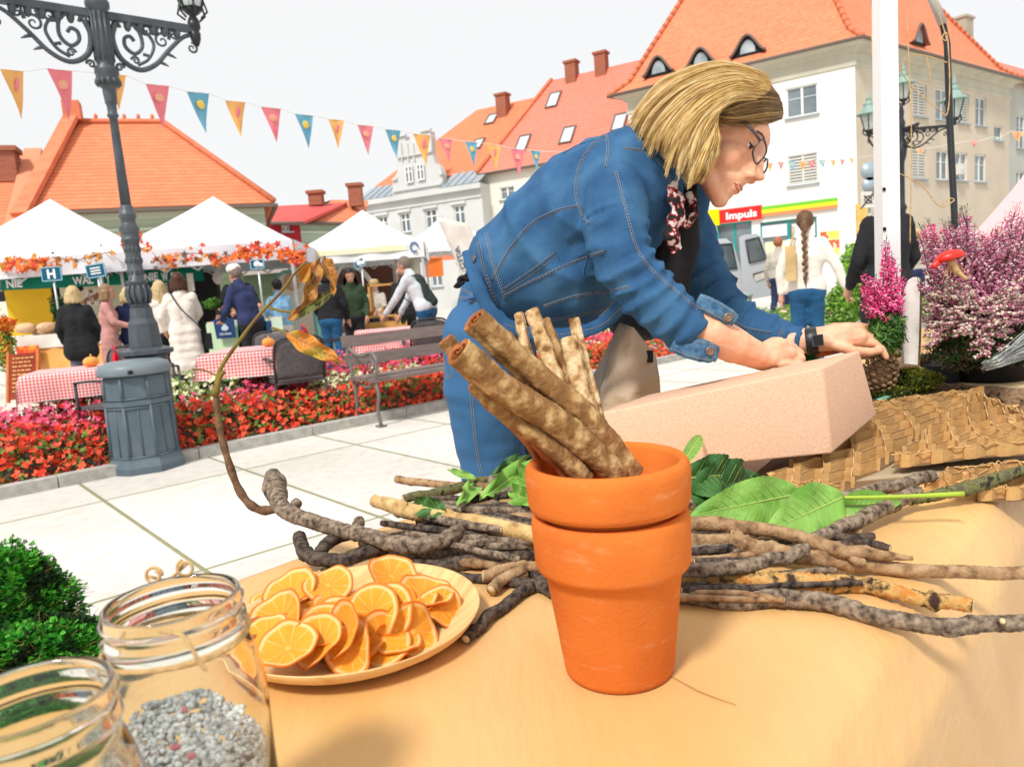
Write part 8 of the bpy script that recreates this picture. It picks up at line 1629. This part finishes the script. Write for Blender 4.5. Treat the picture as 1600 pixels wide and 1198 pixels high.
# jeans and shoes
hipn = D(752, 500, 1.58); hipf = D(775, 500, 1.72)
def down(P, z, dx=0, dy=0): return Vector((P.x+dx, P.y+dy, z))
b = MB(); b.cap(D(782, 440, 1.61), D(776, 500, 1.63), .080, .10, 18); b.cap(D(762, 535, 1.58), D(772, 535, 1.70), .098, .098, 18)
Pn = [D(760, 530, 1.55), D(757, 610, 1.56), D(766, 700, 1.58)]; kn_ = down(Pn[2], .50, .02, -.02); an_ = down(kn_, .09, -.01, .04); Pf = [D(775, 520, 1.72), D(785, 610, 1.74), D(792, 700, 1.76)]; kf_ = down(Pf[2], .50, .03, 0); af_ = down(kf_, .09, 0, .05)
for P_, k_, a_ in ((Pn, kn_, an_), (Pf, kf_, af_)): b.cap(P_[0], P_[1], .095, .088, 18); b.cap(P_[1], P_[2], .088, .074, 18); b.cap(P_[2], k_, .074, .060, 16); b.cap(k_, a_, .060, .048, 16)
m_jn = mat('jeans_blue', (.014, .06, .15), (.045, .13, .26), 6, .85, .5, 520, contrast=(.3, .7), detail=12, col3=(.035, .12, .26)); jb = remesh(b, .007, 3, lambda v, n_: .003*nz(v, 12, 4)+.0025*nz((v.x, v.y, v.z*3), 14, 7)); jn = jb.build('jeans', m_jn, wm); jtree = BVHTree.FromPolygons(jb.v, jb.f)
for pl_ in ([(706, 455), (722, 452), (740, 462)], [(700, 468), (722, 465), (748, 474)], [(692, 560), (700, 590), (708, 575), (706, 530)], [(735, 600), (742, 680), (752, 740)]): seam(pl_, parent=jn, tree=jtree, ridge=False)
for a_ in (an_, af_): b = MB(); b.cap(a_+Vector((-.03, .0, -.045)), a_+Vector((.15, -.03, -.055)), .04, .034); remesh(b, .008, 2).build('shoe', mat('sneaker', (.6, .6, .6), rough=.6), wm)
b = MB(); b.tube([D(714, 448, 1.5), D(728, 432, 1.47), D(742, 424, 1.46)], .009, 8, flat=.5); b.tube(scroll(D(722, 440, 1.465), RT, UP, .012, 1, 0, 12), .004, 5); b.build('belt', cb_, wm)
# watch and wrist thread
wc_, wd_ = D(1268, 533, 1.468), (D(1290, 530, 1.46)-D(1245, 535, 1.48)).normalized(); x, y, z_ = frame_of(wd_); wt = thing('wristwatch', 'black wristwatch on the left wrist of the bending woman', 'watch', wc_)
b = MB(); b.lathe([(.0262, -.011), (.0275, -.009), (.0275, .009), (.0262, .011)], wc_, 32, ax=(x, y, z_), cap=False); b.build('strap', m_ironb, wt)
fn = -FW; b = MB(); q = wc_-FW*.029; b.box(q, (.020, .004, .024), ax=(wd_, -FW, wd_.cross(-FW))); cs_ = b.build('case', mat('watch_steel', (.12, .12, .13), rough=.3, metal=.6), wt); b = MB(); b.box(q-FW*.0025, (.017, .001, .021), ax=(wd_, -FW, wd_.cross(-FW))); b.build('watch_face', m_dark, cs_)
# dark handbag and paper bag behind
hb = thing('handbag', 'dark grey handbag with a metal ring hanging below the denim jacket', 'handbag', D(1000, 500, 1.8)); b = MB(); b.ell(D(1000, 502, 1.8), (pxr(50, 1.8), .06, pxr(32, 1.8)), ax=(RT, FW, UP), nu=24, nv=14); o = remesh(b, .008, 2, lambda v, n_: .004*nz(v, 22, 4)); o.build('body', cloth('cloth_slate', (.055, .065, .085)), hb)
b = MB(); b.tube([D(1025+12*math.cos(a), 508+12*math.sin(a), 1.72) for a in [i*.42 for i in range(16)]], .0028, 6); b.tube(bez([D(1020, 505, 1.72), D(1060, 530, 1.74), D(1085, 548, 1.78)], 8), .003, 6); b.build('ring', mat('ring_metal', (.72, .62, .45), rough=.25, metal=.9), hb)
b = MB(); b.tube(bez([D(958, 480, 1.8), D(985, 440, 1.85), D(1035, 470, 1.8)], 10), .006, 6); b.build('strap', cb_, hb)
m_bag = mat('bag_paper', (.58, .46, .35), (.50, .38, .27), 5, .75, .5, 16); m_bagi = mat('bag_lining', (.62, .54, .47), (.54, .46, .39), 5, .5, .5, 14)
pb = thing('paper_bag', 'crumpled brown paper bag leaning open behind the foam block', 'bag', D(980, 600, 1.62))
Q1 = [[(968, 503), (990, 512), (1018, 548)], [(950, 560), (985, 570), (1024, 556)], [(935, 620), (980, 618), (1030, 590)], [(935, 660), (985, 655), (1033, 640)]]
b = MB(); b.grid(lambda s, q: D(*lerpl([tuple_ for tuple_ in [Vector(p) for p in [lerpl([Vector(r[0]) for r in Q1], q), lerpl([Vector(r[1]) for r in Q1], q), lerpl([Vector(r[2]) for r in Q1], q)]]], s), 1.58-.05*math.sin(math.pi*s)+.014*nz((s*4, q*4, 0), 1, 3)), 20, 20, thick=.0015); b.build('front_panel', m_bag, pb)
b = MB(); b.grid(lambda s, q: D(922+46*s+14*q*0, 662-150*s*(1-q*.1)+0*q, 1.60+.05*q), 10, 6, thick=.0015)
b.add([D(968, 503, 1.60), D(990, 512, 1.60), D(920, 600, 1.66), D(932, 668, 1.62), D(952, 600, 1.58)], [(0, 2, 3, 4), (0, 4, 1)], 0, False); b.build('side_panel', m_bagi, pb)
b = MB(); b.box(D(1013, 557, 1.555), (.020, .004, .026), ax=(RT, FW, UP)); b.build('label', m_dark, pb)

# ================================================================ WREATH AND HEATHER AT THE RIGHT
m_slc = mat('slice_top', (.74, .50, .24), (.60, .36, .15), 16, .8, .3, 60, stretch=(1, 1, .2), col3=(.82, .62, .36)); m_brk = mat('slice_bark', (.16, .10, .06), (.05, .032, .02), 60, .95, 1, 120, col3=(.30, .20, .12), detail=8)
def woodslice(label, c, r, h, n=None, sx=1, seed=1, name='wood_slice', grp='cut wood slices at the right'):
    x, y, z = frame_of(n or Zv); rnd = random.Random(seed); N_ = 40; R = [r*(1+.06*math.sin(2*math.pi*k/N_*3+seed)+.035*rnd.uniform(-1, 1)) for k in range(N_)]; P = lambda k, q, s: c+x*math.cos(2*math.pi*k/N_)*R[k % N_]*s*sx+y*math.sin(2*math.pi*k/N_)*R[k % N_]*s+z*q
    mb = MB(); lv = [(-h, .97), (-h*.5, 1.02), (-.003, 1.0), (0, .985), (0.0005, .94)]; vs = [P(k, q, s) for q, s in lv for k in range(N_)]; mb.add(vs, [(i*N_+k, i*N_+(k+1) % N_, (i+1)*N_+(k+1) % N_, (i+1)*N_+k) for i in range(4) for k in range(N_)], 1, True)
    mb.add([P(k, .0005, .94) for k in range(N_)]+[P(k, .001, .5) for k in range(N_)]+[c+z*.001], [(k, (k+1) % N_, N_+(k+1) % N_, N_+k) for k in range(N_)]+[(N_+k, N_+(k+1) % N_, 2*N_) for k in range(N_)], 0, True); mb.add([P(k, -h, .97) for k in range(N_)], [tuple(range(N_))[::-1]], 0, False)
    return mb.build(name, [m_slc, m_brk], None, label, 'wood slice', grp, base=c)
dS = 1.62
def at_d(x, y, d): return D(x, y, d)
woodslice('large flat wood slice with yellow streaks carrying the wire bundle', D(1580, 588, 1.62), .165, .062, sx=1.0, seed=2)
woodslice('lower wood slice at the right edge under the large one', D(1640, 655, 1.50), .13, .045, seed=3)
# moss tray
T_ = [D(1340, 640, 1.50), D(1372, 628, 1.48), D(1478, 590, 1.56), D(1500, 560, 1.75), D(1335, 575, 1.80)]
tray = thing('tray', 'dark tray with a green rim holding moss and pine cone', 'tray', D(1410, 600, 1.6)); mb = MB(); ctr = sum(T_, Vector())/5; slabp = [D(1250, 640, 1.60), D(1372, 628, 1.47), D(1480, 590, 1.54), D(1500, 562, 1.85), D(1300, 560, 1.95)]
zt_ = D(1372, 626, 1.47).z; slabp = [Vector((p.x, p.y, zt_)) for p in (D(1240, 640, 1.5), D(1372, 626, 1.47), Z(1480, 590, zt_), Z(1500, 570, zt_), Z(1330, 572, zt_))]
mb.prism([(p.x, p.y) for p in slabp], zt_-.012, zt_); mb.build('base', mat('tray_dark', (.03, .035, .03), rough=.6), tray)
mb = MB(); mb.tube([slabp[1]+Zv*.001, slabp[2]+Zv*.001, slabp[3]+Zv*.001], .0045, 6, flat=.8); mb.build('rim', mat('ribbon_green', (.10, .32, .22), (.2, .42, .3), 20, .5), tray)
mb = MB(); mb.box((D(1420, 620, 1.6).x, D(1420, 620, 1.6).y+.05, (TZ+zt_)/2), (.34, .22, zt_-TZ-.014), rz=.5); mb.build('support', m_cardd, tray)
mossY = [mat('moss_lime', (.38, .40, .03), (.26, .30, .03), 60, .8), mat('moss_olive', (.24, .26, .03), (.14, .17, .02), 60, .8), m_moss[2], m_moss[3]]
mossclump('yellow green cushion moss on the tray beside the pine cone', D(1418, 596, 1.57), (.068, .045, .026), 5000, 6, fr=(.5, .3, .15, .05), s=.0035, mats=mossY); mossclump('dark olive moss under the pine cone at the tray edge', D(1385, 618, 1.52), (.045, .03, .018), 2200, 7, fr=(.2, .4, .35, .05), s=.0035, mats=mossY); mossclump('small tuft of bright moss beside the woman hand', D(1262, 556, 1.50), (.022, .02, .012), 900, 8, s=.003)
# pine cone
m_cone = mat('cone_scale', (.30, .17, .08), (.15, .075, .035), 60, .7, .5, 120, col3=(.42, .28, .16)); cc = D(1374, 585, 1.52); mb = MB(); mb.ell(cc, (.024, .024, .032), mi=0); ga = math.pi*(3-5**.5)
cax = (Vector((.25, -.1, 1))).normalized(); cx2, cy2, cz2 = frame_of(cax)
for i in range(110):
    t = i/110; th2 = math.pi*(.08+.84*t); a = i*ga; rr4 = .033*math.sin(th2)**.8; d = cx2*math.cos(a)+cy2*math.sin(a); p = cc+d*rr4*.72-cz2*.040*math.cos(th2); o_ = (d*math.sin(th2)-cz2*math.cos(th2)*.35+cz2*.45).normalized(); w = cz2.cross(d).normalized(); u2 = o_.cross(w); s = .0105*(.6+.5*math.sin(th2))
    mb.add([p-w*s*.35, p+w*s*.35, p+o_*s*1.0+w*s*.62, p+o_*s*1.25+u2*s*.12, p+o_*s*1.0-w*s*.62, p+o_*s*.95-u2*s*.42, p+o_*s*1.12+u2*s*.34], [(0, 1, 2, 6, 4), (2, 3, 6), (3, 4, 6), (1, 0, 5), (1, 5, 2), (0, 4, 5), (2, 5, 3), (3, 5, 4)], 0, True)
mb.build('pine_cone', m_cone, None, 'open brown pine cone beside the right end of the foam block', 'pine cone', base=cc)
# sticks, small slices, red brick pieces on the wreath
def rod(label, a, b_, r, m, name='stick', cat='stick', grp=None): mb = MB(); A, B_ = D(*a), D(*b_); mb.tube([A, A.lerp(B_, .33), A.lerp(B_, .66), B_], r, 10, jit=.06); return mb.build(name, m, None, label, cat, grp, base=A)
rod('reddish brown bark piece by the woman fingertips', (1278, 552, 1.47), (1326, 542, 1.50), .0085, mat('bark_red', (.50, .13, .04), (.38, .09, .03), 80, .8, .5, 150), 'bark_piece', 'bark'); rod('pale stripped stick behind the foam corner', (1318, 543, 1.56), (1385, 541, 1.60), .0042, m_cut); rod('short tan stick end lying behind the pine cone', (1342, 556, 1.58), (1405, 553, 1.60), .008, m_bt)
woodslice('small tan wood slice standing behind the white wooden stake', D(1418, 552, 1.72), .045, .028, seed=5); woodslice('small bark edged wood slice in front of the white stake', D(1412, 570, 1.60), .036, .014, n=Vector((.1, -.35, 1)), sx=1.3, seed=6)
mb = MB(); mb.tube([D(1348+9*math.cos(a), 549+6*math.sin(a), 1.5) for a in [i*.42 for i in range(16)]], .003, 6); mb.build('bark_curl', m_brk, None, 'small dark ring of curled bark atop the foam corner', 'bark', base=D(1348, 549, 1.5))
mb = MB(); q = bez([D(1393, 562, 1.56), D(1404, 522, 1.555), D(1420, 468, 1.55)], 10); mb.tube(q, .0038, 6); mb.build('raffia_stem', m_tw, None, 'bundle of raffia leaning against the white wooden stake', 'raffia', base=q[0])
# white wooden stake with a curved side
stp = [(1413, 568), (1411, 520), (1413, 470), (1421, 440), (1427, 433)]; m_stk = mat('stake_white', (.84, .80, .76), (.76, .71, .66), 30, .6, .1, 80); mb = MB(); K_ = 14; Lp = bez([Vector((x, y, 0)) for x, y in stp], K_); Rp2 = bez([Vector((x, y, 0)) for x, y in ((1434, 570), (1436, 520), (1437, 470), (1437, 440), (1435, 433))], K_)
fr0 = [D(p.x, p.y, 1.54) for p in Lp]; fr1 = [D(p.x, p.y, 1.54) for p in Rp2]; th3 = FW*.022+RT*.006; n = K_+1
mb.add(fr0+fr1+[p+th3 for p in fr0]+[p+th3 for p in fr1], [(i, n+i, n+i+1, i+1) for i in range(K_)]+[(2*n+i, 2*n+i+1, 3*n+i+1, 3*n+i) for i in range(K_)]+[(i, i+1, 2*n+i+1, 2*n+i) for i in range(K_)], 0, False); mb.add(fr1+[p+th3*1.0+RT*.011 for p in fr1], [(i, n+i, n+i+1, i+1) for i in range(K_)], 1, False)
mb.build('wooden_stake', [m_stk, m_cut], None, 'white painted wooden stake with a curved side standing before the heather', 'stake', base=fr0[0])
# heather
m_h = {'mag': [mat('bell_magenta', (.85, .07, .30), (.72, .04, .22), 60, .6), mat('bell_rose', (.88, .28, .45), rough=.6)], 'pink': [mat('bell_pink', (.58, .19, .32), (.42, .11, .21), 60, .6), mat('bell_cream', (.78, .56, .56), (.66, .42, .46), 60, .6)], 'cream': [mat('bell_pale', (.78, .70, .55), (.66, .5, .42), 60, .6), mat('bell_cream', (.78, .62, .56))]}
m_hs = mat('heather_stem', (.10, .07, .035), (.05, .035, .02), 60, .8); m_hl = mat('heather_leaf', (.035, .10, .02), (.02, .055, .015), 60, .7)
rq = random.Random(31)
def sprig(mb, A, Bp, bend, dens, mi0, mi1, s, leafy=.35, gt=True):
    P = bez([A, A.lerp(Bp, .5)+bend, Bp], 12); mb.tube(P, [.0014*(1-.6*i/12) for i in range(13)], 3, 0, caps=False); L = (Bp-A).length; n = int(L*dens)
    for i in range(n):
        t = i/n; p = lerpl(P, t); a = rq.uniform(0, 6.28); d = Vector((math.cos(a), math.sin(a), rq.uniform(-.1, .7))).normalized(); p = p+d*s*.6
        if t < leafy or t > .93: x, y, _ = frame_of(d); mb.add([p, p+d*s*1.1+x*s*.12, p+d*s*1.5, p+d*s*1.1-x*s*.12], [(0, 1, 2, 3)], 1 if t < leafy or not gt else 1, False)
        else:
            k = s*rq.uniform(.75, 1.2)*(1.1-.45*(t-leafy)); x, y, _ = frame_of(d); m_ = mi0 if rq.random() < .6 else mi1; tip = p+d*k*1.2
            mb.add([p, p+d*k*.5+x*k*.42, p+d*k*.5+y*k*.42, p+d*k*.5-x*k*.42, p+d*k*.5-y*k*.42, tip], [(0, 1, 2), (0, 2, 3), (0, 3, 4), (0, 4, 1), (1, 5, 2), (2, 5, 3), (3, 5, 4), (4, 5, 1)], m_, False)
def heather(label, root, n, tips, mats, dens=700, s=.0042, leafy=.35, potr=.07, poth=.12, pot_=True):
    t = thing('heather_plant', label, 'heather', root-Zv*poth); 
    if pot_: mb = MB(); mb.lathe([(potr*.72, 0), (potr*.98, poth-.014), (potr*1.06, poth-.012), (potr*1.06, poth), (potr*.95, poth), (potr*.9, poth-.02), (.002, poth-.02)], root-Zv*poth, 28, cap=True); mb.build('pot', mat('pot_black', (.015, .015, .017), rough=.6), t)
    mb = MB()
    for i in range(n): Bp = tips(i); A = root+Vector((rq.uniform(-1, 1), rq.uniform(-1, 1), 0))*potr*.7; sprig(mb, A, Bp, Vector((rq.uniform(-.01, .01), rq.uniform(-.01, .01), rq.uniform(-.01, .02)))+(Bp-A).cross(Zv)*rq.uniform(-.06, .06), dens, 2, 3, s, leafy)
    mb.build('sprigs', [m_hs, m_hl]+mats, t); return t
env = [(1410, 400), (1450, 375), (1490, 350), (1540, 330), (1590, 325), (1640, 330)]
def tips1(i):
    x = rq.uniform(1432, 1665); yt = 345+22*math.sin(x*.07)-max(0, (x-1450))*.06; y = yt+rq.random()**1.4*150; d = 1.50+rq.uniform(-.06, .16); return D(x, y, d)
heather('large heather plant with dusty pink flower spikes filling the right edge', D(1545, 535, 1.60), 270, tips1, m_h['pink'], 430, .0074, .30, .085, .13)
def tips2(i): x = rq.uniform(1440, 1600); y = 448+rq.random()*105-(x-1440)*.0+20*math.sin(x*.05); return D(x, y, 1.44+rq.uniform(-.03, .04))
heather('drooping cream flowered heather spilling over the front of the pot', D(1530, 500, 1.56), 170, tips2, [m_h['cream'][0], m_h['pink'][0]], 430, .0070, .35, .06, .05, False)
tp3 = [(1386, 372), (1392, 392), (1400, 410), (1385, 395), (1408, 430), (1342, 428), (1350, 440), (1360, 455), (1366, 470), (1372, 430), (1380, 450), (1392, 440), (1345, 450), (1355, 480), (1400, 460)]
heather('slim heather with magenta spikes left of the white stake', D(1392, 535, 1.48), 44, lambda i: D(tp3[i % 15][0]+rq.uniform(-6, 6), tp3[i % 15][1]+rq.uniform(-6, 8), 1.46+rq.uniform(-.04, .05)), m_h['mag'], 560, .0056, .42, .035, .05, False)
tp4 = [(1440, 352), (1452, 345), (1475, 345), (1462, 372), (1510, 360), (1560, 350), (1555, 365), (1590, 380), (1487, 370), (1450, 380), (1520, 440), (1535, 420), (1596, 350), (1580, 400)]
heather('deep magenta heather spikes standing among the dusty pink ones', D(1510, 520, 1.66), 44, lambda i: D(tp4[i % 14][0]+rq.uniform(-7, 7), tp4[i % 14][1]+rq.uniform(-6, 10), 1.62+rq.uniform(-.04, .05)), m_h['mag'], 560, .0060, .5, .05, .05, False)
tuft('heather_greens', D(1385, 520, 1.46), (.042, .03, .055), 2600, .005, [m_hl, mat('heather_leaf2', (.10, .22, .04), rough=.7)], 'dark green heather foliage left of the white stake', 'foliage', 5, long=4); tuft('heather_greens', D(1540, 545, 1.50), (.145, .05, .05), 5200, .005, [m_hl, m_hs], 'dark shaded foliage at the base of the large heather', 'foliage', 6, long=4)
# planter the heather stands in, down to the table
mb = MB(); q = D(1540, 560, 1.68); mb.box((q.x, q.y+.05, (TZ+q.z)/2-.0), (.34, .20, q.z-TZ), rz=.3); mb.build('planter', mat('planter_black', (.02, .02, .022), rough=.7), None, 'black planter box under the heather plants', 'planter', base=(q.x, q.y, TZ))
# mushroom pick
mp = thing('toy_mushroom', 'red toy mushroom on a raffia bound stem stuck in the heather', 'ornament', D(1480, 400, 1.40)); P = D(1484, 402, 1.42); ux, uy, uz = RT*.96+UP*.27, FW, UP*.96-RT*.27
mb = MB(); mb.lathe([(.003, -.005), (.021, -.006), (.0265, -.003), (.025, .004), (.018, .010), (.008, .0135), (.0005, .0145)], P, 28, ax=(ux, uy, uz), sx=1.05, sy=.8); mb.cap(P-ux*.020-uz*.001, P-ux*.034-uz*.008, .007, .006); mb.build('cap', mat('mushroom_red', (.72, .025, .015), (.62, .02, .012), 30, .35, spec=.5), mp)
mb = MB(); mb.tube(bez([P-uz*.004, P-uz*.03+ux*.006, P-uz*.05+ux*.02], 8), [.008, .0075, .0075, .007, .006, .005, .0045, .004, .004], 8)
for k in range(7): a = k*.3-.9; mb.tube([P-uz*.012, P-uz*.02+ux*.014*a, P-uz*(.034+.01*abs(a))+ux*.03*a], .0009, 4)
mb.build('stem', m_tw, mp)
# wire bundle
mb = MB()
for i in range(60):
    y0 = rq.uniform(-1, 1); mb.tube(bez([D(1532+rq.uniform(0, 12), 572+y0*7, 1.45+rq.uniform(-.02, .02)), D(1565, 560+y0*10+rq.uniform(-4, 4), 1.45+rq.uniform(-.03, .03)), D(1640, 515+y0*30+rq.uniform(-6, 6), 1.45+rq.uniform(-.03, .05))], 12), .0006, 3, caps=False)
mb.build('wire_bundle', mat('wire_silver', (.55, .58, .58), rough=.35, metal=.7), None, 'bundle of thin silver floral wire fanning over the wood slice', 'wire', base=D(1560, 565, 1.45))
# ================================================================ TENT FRAME, TWINE, PINK CANOPY
def pole(label, top, bot, w, d, m, name='tent_pole', sq=True, cat='pole', group=None):
    A, Bq = D(*top, d), D(*bot, d); mb = MB(); dirv = (A-Bq).normalized(); G = Bq+dirv*((0-Bq.z)/dirv.z)
    if sq: mb.beam(G, A+dirv*.35, w, w, upv=(0, 1, 0))
    else: mb.tube([G, Bq, A, A+dirv*.35], w/2, 10)
    return mb.build(name, m, None, label, cat, group, base=G)
m_pw = mat('pole_white', (.80, .80, .79), (.74, .74, .73), 3, .35, spec=.5)
pw_ = pole('white square tent pole with drilled holes in front of the man in black', (1382, 0), (1387, 420), .040, 1.72, m_pw)
mb = MB(); 
for y in (296, 358, 413): x, yv, z_ = RT, UP, -FW; mb.lathe([(.0042, 0), (.0045, .0006)], D(1384+(y-296)*.01-3, y, 1.698)-FW*.001, 12, ax=(x, yv, z_))
mb.build('hole', m_dark, pw_)
pole('thin black pole just left of the white tent pole', (1366, 0), (1376, 330), .014, 1.9, m_ironb, sq=False)
bp3 = thing('tent_pole', 'bent black tent pole tied with twine right of the lamp post', 'pole', (D(1490, 350, 1.95).xy).to_3d()); mb = MB(); A = [D(x, y, 1.95) for x, y in ((1440, -40), (1474, 42), (1480, 70), (1484, 190), (1492, 350), (1497, 470))]; mb.tube(A, .0085, 10); G = A[-1].copy(); G.z = 0; mb.tube([A[-1], G], .0085, 10); mb.build('shaft', m_ironb, bp3)
mb = MB(); A = [D(x, y, 1.94) for x, y in ((1440, -44), (1473, 38))]; mb.tube(A, .011, 8); mb.build('sleeve', mat('sleeve_grey', (.45, .44, .42), rough=.6), bp3)
dk = 1.9
for pts, lb in ((((1417, 25), (1424, 200), (1422, 380)), 'straight hanging twine just right of the white tent pole'), (((1455, -20), (1470, 30), (1479, 62), (1472, 60), (1480, 55), (1484, 130), (1480, 178), (1468, 172), (1430, 140), (1408, 110), (1415, 90)), 'slack twine knotted to the bent black pole'),
                (((1361, 32), (1372, 36), (1364, 44), (1362, 80), (1370, 104)), 'twine looped round the thin black pole'), (((1400, 268), (1440, 290), (1468, 322), (1490, 314), (1484, 310), (1472, 320)), 'lower twine tied to the bent black pole'), (((1448, 88), (1452, 110), (1455, 130)), 'short twine end hanging between the poles'), (((1425, 85), (1450, 88), (1480, 98)), 'twine stretched between white and black poles')):
    twine([D(x, y, dk) for x, y in pts], .0014, lb)
pkc = thing('pink_canopy', 'white and pink fabric canopy sloping down at the right edge', 'canopy', (Y(1640, 380, 3.4).xy).to_3d()); AP = Y(1700, 130, 3.4)
mb = MB(); bs = [Y(x, y, d) for x, y, d in ((1515, 372, 3.0), (1720, 390, 2.6), (1860, 380, 3.6), (1700, 370, 4.2))]
for i in range(4): A, Bq = bs[i], bs[(i+1) % 4]; mb.grid(lambda s, q, A=A, Bq=Bq: (A.lerp(Bq, s)).lerp(AP, q)-Zv*.10*math.sin(math.pi*q)*.35, 10, 12)
m_pc = mat('canopy_pink', (.84, .82, .82), (.84, .42, .43), 1.6, .8, contrast=(.44, .54)); mb.build('cover', m_pc, pkc)
mb = MB(); [mb.tube([p, Vector((p.x, p.y, 0))], .015, 8) for p in bs[1:3]]; mb.build('leg', m_pole, pkc)
